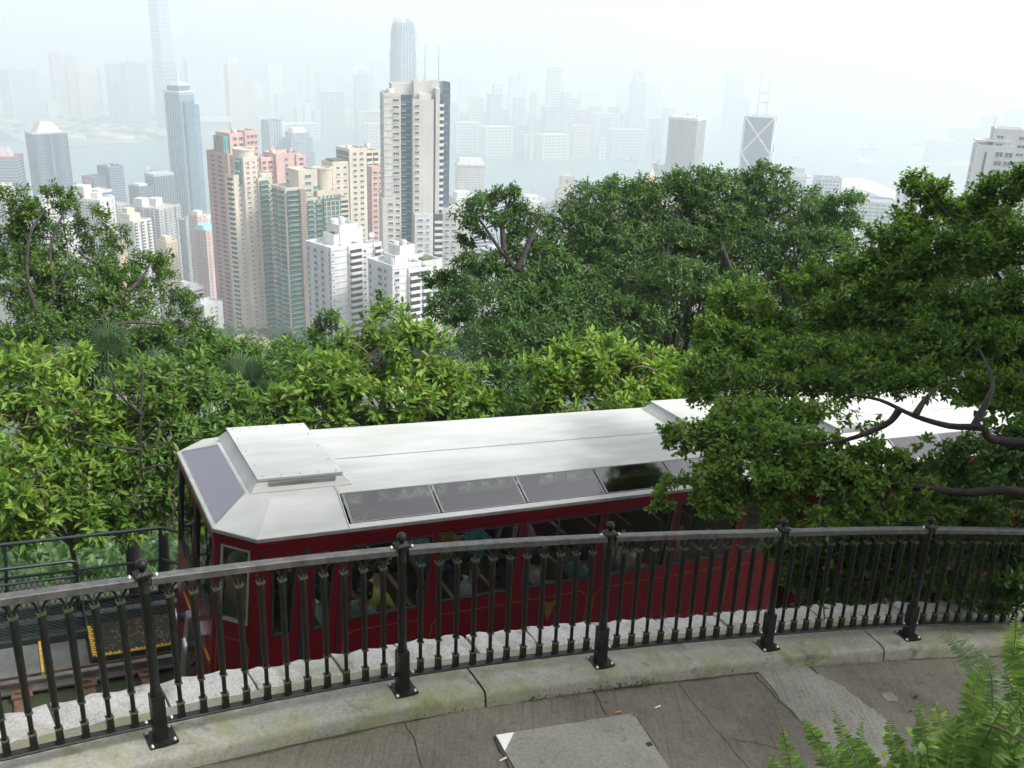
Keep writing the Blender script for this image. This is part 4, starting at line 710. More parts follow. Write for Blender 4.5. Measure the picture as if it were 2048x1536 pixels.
def concrete(name, light, dark, moss=None, lines=True, mossamt=.5, fine_s=46, fine_m=.55):
    m = bpy.data.materials.new(name); m.use_nodes = True; MATS[name] = m
    n = m.node_tree.nodes; l = m.node_tree.links; bs = n['Principled BSDF']; bs.inputs['Roughness'].default_value = .85
    tc = n.new('ShaderNodeTexCoord')
    def noise(sc, det=8, vec=None, dist=0.0):
        x = n.new('ShaderNodeTexNoise'); x.inputs['Scale'].default_value = sc; x.inputs['Detail'].default_value = det; x.inputs['Roughness'].default_value = .7; x.inputs['Distortion'].default_value = dist
        l.new(vec or tc.outputs['Object'], x.inputs['Vector']); return x.outputs['Fac']
    def ramp(fac, p0, c0, p1, c1):
        r = n.new('ShaderNodeValToRGB'); r.color_ramp.elements[0].position = p0; r.color_ramp.elements[0].color = (*c0, 1); r.color_ramp.elements[1].position = p1; r.color_ramp.elements[1].color = (*c1, 1); l.new(fac, r.inputs['Fac']); return r.outputs['Color']
    def mixc(kind, fac, a, bb):
        x = n.new('ShaderNodeMix'); x.data_type = 'RGBA'; x.blend_type = kind
        if isinstance(fac, float): x.inputs[0].default_value = fac
        else: l.new(fac, x.inputs[0])
        l.new(a, x.inputs[6])
        if isinstance(bb, tuple): x.inputs[7].default_value = (*bb, 1)
        else: l.new(bb, x.inputs[7])
        return x.outputs[2]
    c = ramp(noise(1.3, 9), .36, dark, .66, light)
    fine = ramp(noise(fine_s, 6), .30, (.42, .42, .42), .60, (1.08, 1.08, 1.08)); c = mixc('MULTIPLY', fine_m, c, fine)
    spots = ramp(noise(13, 4), .60, (1, 1, 1), .70, (.45, .44, .40)); c = mixc('MULTIPLY', .6, c, spots)
    h = noise(60, 8)
    if lines:
        mp = n.new('ShaderNodeMapping'); mp.inputs['Rotation'].default_value = (0, 0, R_(33)); mp.inputs['Scale'].default_value = (38, 1.3, 1); l.new(tc.outputs['Object'], mp.inputs['Vector'])
        ln = noise(1.6, 5, mp.outputs[0]); c = mixc('MULTIPLY', .38, c, ramp(ln, .36, (.35, .34, .32), .50, (1, 1, 1)))
        ad = n.new('ShaderNodeMath'); ad.operation = 'ADD'; l.new(ln, ad.inputs[0]); l.new(h, ad.inputs[1]); h = ad.outputs[0]
    if moss:
        mk = ramp(noise(2.6, 9, dist=.6), .50 - .12 * mossamt, (0, 0, 0), .66, (1, 1, 1)); c = mixc('MIX', mk, c, moss)
        mk2 = ramp(noise(3.9, 9), .56, (0, 0, 0), .70, (.8, .8, .8)); c = mixc('MIX', mk2, c, (.07, .065, .045))
    l.new(c, bs.inputs['Base Color'])
    bp = n.new('ShaderNodeBump'); bp.inputs['Strength'].default_value = .55; bp.inputs['Distance'].default_value = .008; l.new(h, bp.inputs['Height']); l.new(bp.outputs[0], bs.inputs['Normal'])
    return m
m_path = concrete('path_concrete', (.192, .178, .142), (.108, .098, .077))
m_patch = concrete('patch_concrete', (.30, .29, .255), (.20, .19, .16))
m_slab = concrete('slab_concrete', (.29, .285, .245), (.20, .195, .165), lines=False)
m_kerb = concrete('kerb_concrete', (.36, .36, .325), (.23, .23, .195), moss=(.19, .20, .09), lines=False, mossamt=.50)
m_mortar = concrete('mortar', (.32, .31, .25), (.21, .20, .15), moss=(.21, .21, .09), lines=False, mossamt=.6)
m_granite = concrete('granite', (.56, .55, .525), (.44, .43, .41), moss=(.26, .26, .19), lines=False, mossamt=.05, fine_s=75, fine_m=.85)
m_white = mat('white_paint', (.80, .80, .78), .5, .06, 3)
m_dark = mat('crack_dirt', (.04, .038, .028), .95, .3, 20)

# path: one sloping sheet that follows the railing
b = MB(); OFFS = [-.150, -.6, -1.1, -1.7, -2.5, -3.4, -4.4]
strip(b, [(o, -.12) for o in OFFS], 0, KN - .01, .1)
b.build('footpath', m_path, label='worn brown grey concrete footpath curving along the railing', kind='structure')
PATHO = bpy.data.objects['footpath']
def onpath(x, y, dz=0.004):            # photo pixel -> point on the path surface
    r = ray(x, y); best = None
    for s in np.arange(0, KN - .01, .04):
        p0, d, n = arc(s); nn = nrm(np.cross(d, n)); t = ((p0 + np.array([0, 0, -.12]) - CAM) @ nn) / (r @ nn); P = CAM + r * t; e = abs((P - p0) @ np.array([d[0], d[1], 0]))
        if best is None or e < best[0]: best = (e, P)
    return best[1] + np.array([0, 0, dz])
def sheet(name, pix, mt, dz, thick=0.0, parent=PATHO, **kw):
    P = [onpath(x, y, dz) for x, y in pix]; b = MB()
    if thick: b.prism([p - np.array([0, 0, thick]) for p in P], P)
    else: b.add(P, [tuple(range(len(P)))])
    return b.build(name, mt, parent, **kw)
def wob(pts, n=6, a=3, seed=1):
    rr = random.Random(seed); o = []
    for (x0, y0), (x1, y1) in zip(pts, pts[1:] + pts[:1]):
        for i in range(n): t = i / n; o.append((x0 + (x1 - x0) * t + (rr.uniform(-a, a) if i else 0), y0 + (y1 - y0) * t + (rr.uniform(-a, a) if i else 0)))
    return o
sheet('concrete_patch', wob([(1508, 1336), (1596, 1319), (1612, 1334), (1652, 1358), (1690, 1376), (1728, 1408), (1752, 1424), (1782, 1448), (1790, 1470), (1812, 1560), (1790, 1600), (1720, 1600), (1690, 1536), (1612, 1452), (1560, 1400)], 4, 3, 2), m_patch, .005, .004)
sheet('cement_spot', wob([(1762, 1390), (1778, 1384), (1795, 1394), (1794, 1405), (1776, 1404)], 3, 1.5, 3), m_patch, .006, .003)
sheet('cover_slab', [(990, 1473), (1260, 1430), (1274, 1440), (1352, 1560), (1352, 1640), (1090, 1640)], m_slab, .012, .03)
sheet('white_corner_mark', [(992, 1474), (1028, 1468.5), (1009, 1506)], m_white, .017, .004)
sheet('slab_stain', wob([(1290, 1490), (1302, 1487), (1306, 1494), (1296, 1497)], 2, 1, 4), m_dark, .015, .002)
def crack(pix, w, nm='crack', seed=1):
    rr = random.Random(seed); P = []
    for (x0, y0), (x1, y1) in zip(pix[:-1], pix[1:]):
        for i in range(6): t = i / 6; P.append(onpath(x0 + (x1 - x0) * t + rr.uniform(-2, 2), y0 + (y1 - y0) * t + rr.uniform(-2, 2), .003))
    b = MB(); L = []; Rr = []
    for i, p in enumerate(P):
        d = nrm(P[min(i + 1, len(P) - 1)] - P[max(i - 1, 0)]); q = np.cross(d, [0, 0, 1]) * w * rr.uniform(.3, 1)
        L.append(p + q); Rr.append(p - q)
    b.add(L + Rr, [(i, i + 1, len(P) + i + 1, len(P) + i) for i in range(len(P) - 1)]); b.build(nm, m_dark, PATHO)
crack([(1178, 1372), (1195, 1395), (1206, 1420), (1215, 1432)], .005, seed=2)
crack([(800, 1430), (828, 1480), (850, 1560)], .004, seed=3)
crack([(1500, 1340), (1548, 1392), (1610, 1452), (1690, 1540)], .005, seed=4)
crack([(1620, 1330), (1668, 1385), (1720, 1440), (1770, 1500)], .005, seed=5)
crack([(1350, 1360), (1450, 1480), (1530, 1580)], .003, seed=6); crack([(1452, 1478), (1520, 1488), (1600, 1508)], .003, seed=7)
crack([(988, 1476), (1120, 1452), (1262, 1429)], .009, seed=8); crack([(988, 1476), (1030, 1560)], .012, seed=9); crack([(1272, 1436), (1340, 1540)], .012, seed=10)
b = MB(); rr = random.Random(31)
for i in range(260):
    s_ = 1.5 + i * .025; w0 = .010 + .012 * math.sin(s_ * 3.1) + .006 * math.sin(s_ * 17); w1 = .010 + .012 * math.sin((s_ + .025) * 3.1) + .006 * math.sin((s_ + .025) * 17)
    b.add([arc(s_, -.152, -.1165)[0], arc(s_ + .026, -.152, -.1165)[0], arc(s_ + .026, -.156 - abs(w1), -.1165)[0], arc(s_, -.156 - abs(w0), -.1165)[0]], [(0, 1, 2, 3)])
b.build('gutter_dirt', mat('gutter_soil', (.055, .05, .03), .95, .5, 9, tint=(.03, .035, .015)), PATHO)

# kerb in cast lengths with open joints
kerb = empty('kerb', tuple(PP[4]), label='mossy rounded concrete kerb carrying the black railing', kind='structure')
KM = Matrix.Translation(-Vector(PP[4]))
cuts = [0, 1.1, 2.62, 3.35, 4.18, 4.98, 5.75, 6.66, 7.6, 8.5, 9.3, KN - .01]
prof_k = [(-.158, -.13), (-.154, -.05), (-.149, -.028), (-.138, -.011), (-.118, -.003), (-.07, 0), (.05, .002), (.17, 0)]
for s0, s1 in zip(cuts[:-1], cuts[1:]):
    b = MB(); strip(b, prof_k, s0 + .004, s1 - .004, .04, jit=.0025); o = b.build('kerb_section', m_kerb, kerb); o.matrix_local = KM
b = MB(); strip(b, [(.17, .0), (.175, -.012), (.29, -.02), (.32, -.055), (.56, -.07)], 0, KN - .01, .04, jit=.006); o = b.build('mortar_bed', m_mortar, kerb); o.matrix_local = KM
wall = empty('retaining_wall', tuple(PP[4]), label='rough white granite coping stones over the dark retaining wall', cat='stone wall')
b = MB(); strip(b, [(.17, -.02), (.575, -.12), (.58, -3.6)], 0, KN - .01, .1); b.v = [tuple(v) for v in b.v]; o = b.build('wall', mat('stone_wall', (.10, .10, .085), .9, .4, 6, bump=.7), wall); o.matrix_local = KM
s = 0.05; rr = random.Random(5)
while s < KN - .35:
    L = rr.uniform(.27, .40); b = MB(); nx, ny = 9, 5; zt = rr.uniform(-.012, .012); o1 = .57 + rr.uniform(-.02, .03)
    g = [[None] * ny for _ in range(nx)]; V = []
    for i in range(nx):
        for j in range(ny):
            u = i / (nx - 1); v = j / (ny - 1); ed = min(u, 1 - u, v * 1.0, 1 - v) < .01
            e0 = .285 + .012 * math.sin(i * 2.1 + s * 9); off = e0 + (o1 + .014 * math.sin(i * 1.7 + s * 5) - e0) * v
            P = arc(s + u * (L - .012), off, -.012 + zt + rr.uniform(-.007, .007) - (.02 if ed else 0) - .012 * (abs(v - .45) * 2) ** 2)[0]; V.append(P)
    V2 = [np.array([p[0], p[1], p[2] - .2]) for p in V]
    F = [(i * ny + j, (i + 1) * ny + j, (i + 1) * ny + j + 1, i * ny + j + 1) for i in range(nx - 1) for j in range(ny - 1)]
    per = [i * ny for i in range(nx)] + [(nx - 1) * ny + j for j in range(1, ny)] + [i * ny + ny - 1 for i in range(nx - 2, -1, -1)] + [j for j in range(ny - 2, 0, -1)]
    b.add(V, F, 0, False); q = len(b.v); b.add([V[i] for i in per] + [V2[i] for i in per], [(k, len(per) + k, len(per) + (k + 1) % len(per), (k + 1) % len(per)) for k in range(len(per))], 0, False)
    o = b.build('coping_stone', m_granite, wall); o.matrix_local = KM; s += L

# unseen terminus block behind the viewing terrace, added to shade the path and cars
b = MB(); b.box((0, -9.5, 3.0), (46, 13, 15)); b.box((0, -1.75, .6), (46, 2.4, 2.6)); b.build('terminus_shade_block', mat('shade_block_wall', (.42, .40, .36), .85, .15, .8), label='pale unseen terminus block added behind the viewing terrace to shade the foreground', kind='structure')
# railing ---------------------------------------------------------------
m_iron = mat('painted_iron', (.012, .014, .010), .45, .6, 9, bump=.2, bscale=60, spec=.28, tint=(.005, .006, .005))
m_ironm = mat('mossy_iron', (.055, .06, .028), .7, .5, 25)
m_rail = mat('worn_rail', (.085, .085, .08), .42, .5, 14, bump=.2, bscale=70, tint=(.03, .031, .03))
m_bolt = mat('zinc_bolt', (.6, .6, .58), .35, .2, 20, metal=.8)
rail = empty('iron_railing', tuple(PP[4]), label='black cast iron railing with ball topped posts and arched balusters', cat='railing')
RM = lambda P: Matrix.Translation(Vector(P) - Vector(PP[4]))
HR = 1.02                               # height of the hand rail above the kerb
def basis(s):
    p, d, n = arc(s); dh = nrm(np.array([d[0], d[1], 0])); return p, d, Matrix(((dh[0], n[0], 0), (dh[1], n[1], 0), (0, 0, 1)))
# shared meshes in local axes (x along, y out, z up)
b = MB(); b.lathe([(.030, .30), (.030, .335), (.027, .34), (.0265, .93), (.031, .935), (.031, .95), (.028, .955), (.028, HR + .01)], 14)
b.box((0, 0, .155), (.070, .070, .29)); b.box((0, 0, HR + .03), (.085, .085, .012)); b.box((0, 0, HR + .042), (.072, .072, .014), taper=.5)
post_me = b.mesh('post', m_iron)
b = MB(); b.lathe([(.001, -.034), (.016, -.030), (.013, -.024), (.024, -.018), (.030, -.005), (.0315, .004), (.028, .016), (.018, .027), (.001, .0325)], 14); ball_me = b.mesh('finial_ball', m_iron)
b = MB(); b.box((0, 0, .007), (.155, .155, .014)); plate_me = b.mesh('base_plate', m_iron)
b = MB(); b.lathe([(.011, 0), (.011, .008), (.006, .009), (.006, .016), (.001, .017)], 6); bolt_me = b.mesh('bolt', m_bolt)
z0, z1 = .125, HR - .105
b = MB(); b.box((0, 0, z0 + .045), (.036, .036, .085), taper=.9); b.lathe([(.0125, z0 + .08), (.0125, .34), (.0145, .345), (.018, .36), (.0205, z1 - .03), (.018, z1)], 8)
bal_me = b.mesh('baluster', m_iron)
coll_me = []
for cz, cw, chh in ((.347, .036, .012), (z1 - .008, .044, .014), (z0 + .09, .040, .008)):
    b = MB(); b.box((0, 0, cz), (cw, cw, chh)); coll_me.append(b.mesh('collar', m_ironm))
def rail_strip(name, w, h, z, mt, s0, s1):
    b = MB(); ss = np.linspace(s0, s1, 14); rings = []
    for s in ss: rings.append([arc(s, o, z + q)[0] - PP[4] for o, q in ((-w / 2, -h / 2), (w / 2, -h / 2), (w / 2, h / 2 - .004), (w / 2 - .006, h / 2), (-w / 2 + .006, h / 2), (-w / 2, h / 2 - .004))])
    n = 6; V = [q for r in rings for q in r]
    b.add(V, [(i * n + k, i * n + (k + 1) % n, (i + 1) * n + (k + 1) % n, (i + 1) * n + k) for i in range(len(ss) - 1) for k in range(n)], 0, False)
    b.add(rings[0], [tuple(range(n))]); b.add(rings[-1], [tuple(range(n - 1, -1, -1))]); return b.build(name, mt, rail)
for i in range(len(PP) - 1):
    p, d, Bm = basis(i)
    po = link('post', post_me, rail); po.matrix_local = RM(p) @ Bm.to_4x4()
    link('finial_ball', ball_me, po, loc=(0, 0, HR + .083)); pl = link('base_plate', plate_me, po)
    for sx in (-1, 1):
        for sy in (-1, 1): link('bolt', bolt_me, po, loc=(sx * .06, sy * .06, .014))
    if i >= len(PP) - 2: break
    g = .036 / 1.5
    rail_strip('hand_rail', .062, .040, HR - .006, m_rail, i + g, i + 1 - g); rail_strip('bottom_rail', .058, .012, .119, m_iron, i + g, i + 1 - g)
    for sgn in (.045, .955):
        p, d, Bm = basis(i + sgn); bo = link('bolt', bolt_me, rail); bo.matrix_local = RM(p + np.array([0, 0, HR + .0145])) @ Bm.to_4x4()
        bo = link('bolt', bolt_me, rail); bo.matrix_local = RM(p + np.array([0, 0, .126])) @ Bm.to_4x4()
    NB = 11
    for kx in range(NB):
        s = i + (kx + 1) / (NB + 1) + .0; p, d, Bm = basis(s); M = RM(p) @ Bm.to_4x4()
        sl_ = d[2] / math.hypot(d[0], d[1])
        bo = link('baluster', bal_me, rail); bo.matrix_local = M; [link('collar', q_, bo) for q_ in coll_me]
        b = MB(); hx = 1.5 / (NB + 1) / 2
        for sg in (-1, 1):
            if (kx == 0 and sg < 0) or (kx == NB - 1 and sg > 0):
                pass
            pts = [(sg * (hx + .004 - (hx - .006) * math.cos(a)), 0, z1 - .004 + (HR - .028 - z1 + sg * hx * sl_) * math.sin(a)) for a in np.linspace(0, math.pi / 2, 7)]
            b.tube(pts, .0075, 5)
        b.build('arch', m_iron, bo)

# litter on the path and the coping
m_paper = mat('litter_white', (.78, .77, .73), .7, .1, 30)
def butt(x, y, a, label, mt=m_paper, L=.045, r=.006):
    P = onpath(x, y, r + .004); b = MB(); b.tube([(-L / 2, 0, 0), (L / 2, 0, 0)], r, 6); o = b.build('cigarette_butt', mt, loc=P, rot=(0, -.1, a), label=label, cat='cigarette butt')
butt(1315, 1416, .5, 'white cigarette butt lying alone on the path right of the slab'); butt(1006, 1521, .6, 'white cigarette butt beside the left edge of the cover slab', L=.05)
butt(1236, 1426, .3, 'orange tipped cigarette butt at the far corner of the cover slab', mat('filter_orange', (.55, .25, .08), .8), L=.05)
def dead_leaf(x, y, a, L, label, col):
    P = onpath(x, y, .012); b = MB(); b.add([(-L / 2, 0, 0), (-L * .1, -L * .2, .012), (L * .25, -L * .12, .01), (L / 2, 0, .002), (L * .25, L * .14, .012), (-L * .1, L * .2, .004)], [(0, 1, 4, 5), (1, 2, 3, 4)])
    b.build('dead_leaf', mat('dead_leaf_%d' % int(col[0] * 100), col, .8, .3, 30), loc=P, rot=(0, 0, a), label=label, cat='dead leaf')
dead_leaf(1172, 1369, .4, .06, 'yellow dead leaf at the kerb foot above the long crack', (.45, .30, .05)); dead_leaf(1050, 1386, .2, .10, 'thin brown dead leaf along the kerb foot', (.22, .13, .06)); dead_leaf(1122, 1381, .1, .06, 'reddish dead leaf beside the thin brown leaf', (.25, .10, .05)); dead_leaf(1832, 1397, .8, .07, 'dark dead leaf on the path right of the cement spot', (.05, .04, .03)); dead_leaf(1820, 1427, .3, .05, 'small dark dead leaf just above the fern tips', (.05, .04, .03))
P_ = arc(6.19, .30, .0)[0]; b = MB(); rr = random.Random(8)
V = [(rr.uniform(.6, 1.2) * .05 * math.cos(a), rr.uniform(.6, 1.1) * .03 * math.sin(a), rr.uniform(.0, .03)) for a in np.linspace(0, 5.6, 9)]
b.add(V + [(0, 0, .03)], [(i, (i + 1) % 9, 9) for i in range(9)]); b.build('paper_scrap', m_paper, loc=P_, label='crumpled white paper scrap behind the balusters on the coping', cat='paper')
# tufts of moss and weed along the kerb joint
b = MB(); rr = random.Random(9)
for q in range(420):
    s = rr.choice([rr.gauss(3.9, .22), rr.gauss(4.1, .1), rr.uniform(2, 7)]); p = arc(s, -.157 - abs(rr.gauss(0, .012)), -.122 + abs(rr.gauss(0, .02)))[0]; a = rr.uniform(0, 6.28); L = rr.uniform(.008, .022)
    b.add([p, p + np.array([math.cos(a) * L, math.sin(a) * L, L * .8]), p + np.array([math.cos(a + .7) * L, math.sin(a + .7) * L, L * .5])], [(0, 1, 2)])
tag(b.build('kerb_weeds', mat('weed', (.06, .11, .02), .8, .4, 30), label='small green weeds in the joint below the kerb', kind='stuff'))
# ------------------------------------------------------------------ track, walkway, funicular
m_steel = mat('rail_steel', (.30, .28, .26), .35, .3, 3, metal=.7); m_rust = mat('rusty_steel', (.17, .10, .065), .8, .4, 8)
m_bed = mat('track_bed', (.10, .098, .088), .9, .4, 3, bump=.5)
def tbox(b, u0, u1, v0, v1, w0, w1, mi=0):
    b.hexa([(u0 * TS, v0 * TS, w0 * TS), (u1 * TS, v0 * TS, w0 * TS), (u1 * TS, v1 * TS, w0 * TS), (u0 * TS, v1 * TS, w0 * TS), (u0 * TS, v0 * TS, w1 * TS), (u1 * TS, v0 * TS, w1 * TS), (u1 * TS, v1 * TS, w1 * TS), (u0 * TS, v1 * TS, w1 * TS)], mi)
def tobj(name, **kw):
    o = bpy.data.objects.new(name, None); COL.objects.link(o); o.matrix_world = TM; return tag(o, **kw)
tr = tobj('railway_track', label='funicular track with steel rails running under the red car', cat='railway track')
for v in (.44, 1.93):
    b = MB(); tbox(b, -8, 26, v - .06, v + .06, -2.50, -2.48); tbox(b, -8, 26, v - .012, v + .012, -2.48, -2.40); tbox(b, -8, 26, v - .03, v + .03, -2.40, -2.37); b.build('rail', m_steel, tr)
    b = MB(); tbox(b, -8, 26, v + .13, v + .16, -2.48, -2.41); b.build('guard_rail', m_rust, tr)
for i in range(26):
    u = -6 + i * .62; b = MB(); tbox(b, u, u + .16, .1, 2.2, -2.60, -2.505); b.build('sleeper', m_rust, tr)
    if u < .5:
        for v in (.44, 1.93):
            b = MB(); tbox(b, u - .02, u + .18, v - .15, v + .13, -2.505, -2.475); tbox(b, u + .03, u + .13, v - .1, v - .06, -2.475, -2.44); b.build('rail_clip', m_rust, tr)
b = MB(); tbox(b, -8, 26, -3.2, 3.6, -3.0, -2.62); b.build('track_bed', m_bed, label='dark stained concrete track bed', kind='structure').matrix_world = TM
m_block = mat('block_concrete', (.12, .125, .115), .85, .3, 2.5, bump=.3)
b = tobj('track_plinth', label='grey concrete plinth blocks between rail and walkway at left', cat='plinth')
for (u0, u1, v0, v1, w1, nm) in [(-1.98, -1.38, 2.06, 2.62, -2.40, 'block'), (-1.36, -.90, 2.06, 2.66, -2.44, 'block'), (-3.6, -2.02, 2.06, 2.6, -2.36, 'block'), (-.88, .3, 2.06, 2.16, -2.5, 'block')]:
    q = MB(); tbox(q, u0, u1, v0, v1, -2.62, w1); q.build(nm, m_block, b)
m_yel = mat('safety_yellow', (.62, .38, .03), .6, .35, 30, tint=(.22, .13, .02))
for u in (-1.37, -1.99): q = MB(); tbox(q, u - .012, u + .012, 2.04, 2.64, -2.62, -2.385); q.build('yellow_edge', m_yel, b)
# steel walkway
m_grate = mat('walkway_steel', (.045, .06, .062), .45, .3, 20, metal=.3)
m_hand = mat('handrail_paint', (.018, .030, .034), .38, .3, 20)
wk = tobj('steel_walkway', label='dark steel mesh walkway with handrails beyond the track', cat='walkway')
def grating(u0, u1, v0, v1, w):
    b = MB(); pu, pv = .075, .032; n = int((u1 - u0) / pu); m_ = int((v1 - v0) / pv)
    for j in range(m_):
        for i in range(n):
            a0 = u0 + i * pu; c0 = v0 + j * pv
            for (p, q) in (((a0, c0), (a0 + pu / 2, c0 + pv)), ((a0 + pu, c0), (a0 + pu / 2, c0 + pv))) if j % 2 == 0 else (((a0 + pu / 2, c0), (a0, c0 + pv)), ((a0 + pu / 2, c0), (a0 + pu, c0 + pv))):
                t = .0045; b.add([((p[0] - t) * TS, p[1] * TS, w * TS), ((p[0] + t) * TS, p[1] * TS, w * TS + .006), ((q[0] + t) * TS, q[1] * TS, w * TS + .006), ((q[0] - t) * TS, q[1] * TS, w * TS)], [(0, 1, 2, 3)])
    tag(b.build('grating', m_grate, wk), kind='stuff')
grating(-.86, .5, 2.10, 3.22, -2.35); grating(-3.6, -.88, 2.68, 3.3, -2.35)
for (u0, u1, v0, v1) in [(-.86, .5, 2.08, 2.11), (-.88, -.86, 2.08, 3.3), (-3.6, -.88, 2.64, 2.68), (-3.6, .5, 3.28, 3.32), (-3.6, .5, 2.96, 2.985)]:
    b = MB(); tbox(b, u0, u1, v0, v1, -2.47, -2.345); b.build('edge_beam', m_grate, wk)
def toothed(u0, u1, v0, v1):
    b = MB(); n = int(max((u1 - u0), (v1 - v0)) / .045); al = (u1 - u0) > (v1 - v0)
    for i in range(n):
        t = i / n
        if al: tbox(b, u0 + (u1 - u0) * t, u0 + (u1 - u0) * t + .026, v0, v1 + (.012 if i % 2 else 0), -2.342, -2.326)
        else: tbox(b, u0, u1 + (.012 if i % 2 else 0), v0 + (v1 - v0) * t, v0 + (v1 - v0) * t + .026, -2.342, -2.326)
    if al: tbox(b, u0, u1, v0 + .004, v0 + .03, -2.343, -2.333)
    else: tbox(b, u0 + .004, u0 + .03, v0, v1, -2.343, -2.333)
    b.build('yellow_edge', m_yel, wk)
toothed(-.84, .42, 2.075, 2.115); toothed(-.875, -.835, 2.10, 2.72)
def pipe(name, pts, r=.022):
    b = MB(); b.tube([(p[0] * TS, p[1] * TS, p[2] * TS) for p in pts], r, 8); b.build(name, m_hand, wk)
pipe('hand_rail', [(-4, 3.24, -1.45), (.0, 3.24, -1.45), (.03, 3.23, -1.45), (.20, 3.06, -1.45)], .026)
pipe('mid_rail', [(-4, 3.24, -1.88), (.02, 3.24, -1.88), (.2, 3.06, -1.88)], .02)
for u in (-3.2, -1.66, .0): pipe('handrail_post', [(u, 3.24, -2.36), (u, 3.24, -1.46)], .024)
pipe('toe_plate', [(-4, 3.24, -2.2), (.02, 3.24, -2.2)], .016)
pipe('gate_rail', [(-4, 3.13, -1.70), (-1.0, 3.13, -1.70), (-.95, 3.13, -1.715), (-.935, 3.13, -1.75), (-.93, 3.13, -2.36)], .024)
pipe('gate_rail', [(-4, 3.13, -1.90), (-.93, 3.13, -1.90)], .018)
# mesh infill below the handrail
b = MB()
for i in range(62):
    u = -3.6 + i * .06
    for sgn in (1, -1):
        p0 = (u, 3.25, -2.33); p1 = (u + sgn * .2, 3.25, -1.9)
        b.add([(p0[0] * TS, p0[1] * TS, p0[2] * TS), ((p0[0] + .008) * TS, p0[1] * TS, p0[2] * TS), ((p1[0] + .008) * TS, p1[1] * TS, p1[2] * TS), (p1[0] * TS, p1[1] * TS, p1[2] * TS)], [(0, 1, 2, 3)])
tag(b.build('wire_infill', m_hand, wk), kind='stuff')
# leaf litter under the grating
b = MB(); rr = random.Random(3)
for q in range(900):
    u = rr.uniform(-.65, .6); v = rr.uniform(2.4, 3.3); L = .05; a = rr.uniform(0, 6.28)
    p = (u * TS, v * TS, -2.60 * TS + rr.uniform(0, .05)); dx, dy = math.cos(a) * L, math.sin(a) * L
    b.add([p, (p[0] + dx - dy * .3, p[1] + dy + dx * .3, p[2] + rr.uniform(-.01, .03)), (p[0] + 2 * dx, p[1] + 2 * dy, p[2] + .01), (p[0] + dx + dy * .3, p[1] + dy - dx * .3, p[2] + rr.uniform(-.01, .03))], [(0, 1, 2, 3)])
b.build('leaf_litter', mat('leaf_litter', (.30, .17, .08), .85, .5, 40), label='brown fallen leaves lying under the steel mesh walkway', kind='stuff').matrix_world = TM

# ---- funicular car ------------------------------------------------------
m_red = mat('burgundy_paint', (.10, .003, .008), .34, .15, 1.5, spec=.22); m_roofp = mat('white_roof', (.47, .485, .465), .46, .06, 1.6, tint=(.33, .345, .32), stretch=(.35, 1.6, 1))
m_gut = mat('gutter_grey', (.20, .21, .21), .5, .2, 6); m_gold = mat('gold_line', (.20, .13, .04), .45, .3, 20, metal=.4)
m_rub = mat('window_rubber', (.012, .013, .013), .6, .3, 20); m_alu = mat('aluminium', (.55, .57, .58), .3, .15, 12, metal=.9)
m_int = mat('car_interior', (.34, .33, .29), .7, .2, 3); m_seat = mat('seat_wood', (.16, .085, .04), .5, .3, 12, stretch=(1, 8, 1)); m_vin = mat('vent_dark', (.02, .022, .022), .6)
g_side = glass_mat('side_glass', (.90, .95, .92), .042, .02); g_sky = glass_mat('skylight_glass', (.50, .45, .47), .17, .08, (.70, .68, .69)); g_end = glass_mat('end_skylight_glass', (.62, .58, .62), .06, .08, (.36, .34, .37)); g_front = glass_mat('front_glass', (.55, .66, .60), .09, .02)
CL, CWD = 7.25, 2.4                     # car length, width (units of TS)
CU, CW = .3156, .3035
RING = [(CU, 0), (0, CW), (0, CWD - CW), (CU, CWD), (CL - CU, CWD), (CL, CWD - CW), (CL, CW), (CL - CU, 0)]
IR, HR2 = .38, .1885
TOP = [(.52, IR), (.344, .57), (.344, CWD - .57), (.52, CWD - IR), (CL - .52, CWD - IR), (CL - .344, CWD - .57), (CL - .344, .57), (CL - .52, IR)]
WB = -2.15
car = tobj('funicular_car', label='red funicular car with white roof, nearer and fully seen of two', cat='funicular car')
def cp(u, v, w): return (u * TS, v * TS, w * TS)
def side(p0, p1, holes, name='body', mt=m_red, wt=-.035, wb=WB, th=.05):
    """wall panel from p0 to p1 with openings (s0,s1,w0,w1 and the same at the foot for tapered pillars)"""
    p0, p1 = np.array(p0), np.array(p1); L = np.linalg.norm(p1 - p0); d = (p1 - p0) / L; n = np.array([d[1], -d[0]])
    b = MB()
    def quad(s0, s1, w0, w1, s0b=None, s1b=None):
        s0b = s0 if s0b is None else s0b; s1b = s1 if s1b is None else s1b
        if min(s1 - s0, s1b - s0b, w1 - w0) <= 1e-4: return
        P = []
        for w, a_, c_ in ((w0, s0b, s1b), (w1, s0, s1)):
            for s_, o in ((a_, 0), (c_, 0), (c_, -th), (a_, -th)): q = p0 + d * s_ + n * o; P.append(cp(q[0], q[1], w))
        b.hexa(P)
    hs_ = sorted(holes); cur = 0; curb = 0
    tops = max([h[3] for h in hs_], default=None)
    for h in hs_:
        s0, s1, w0, w1 = h[:4]; t = h[4] if len(h) > 4 else 0.0
        quad(cur, s0, w0, w1, curb, s0 + t); cur, curb = s1, s1 - t
        quad(s0 - 1e-3 if False else s0, s1, w1, wt); quad(s0, s1, wb, w0)
    if hs_:
        w0, w1 = hs_[0][2], hs_[0][3]
        quad(cur, L, w0, w1, curb, L)
        c = 0
        for h in hs_:
            quad(c, h[0], h[3], wt); quad(c, h[0], wb, h[2]); c = h[1]
        quad(c, L, hs_[-1][3], wt); quad(c, L, wb, hs_[-1][2])
    else: quad(0, L, wb, wt)
    return b, p0, d, n
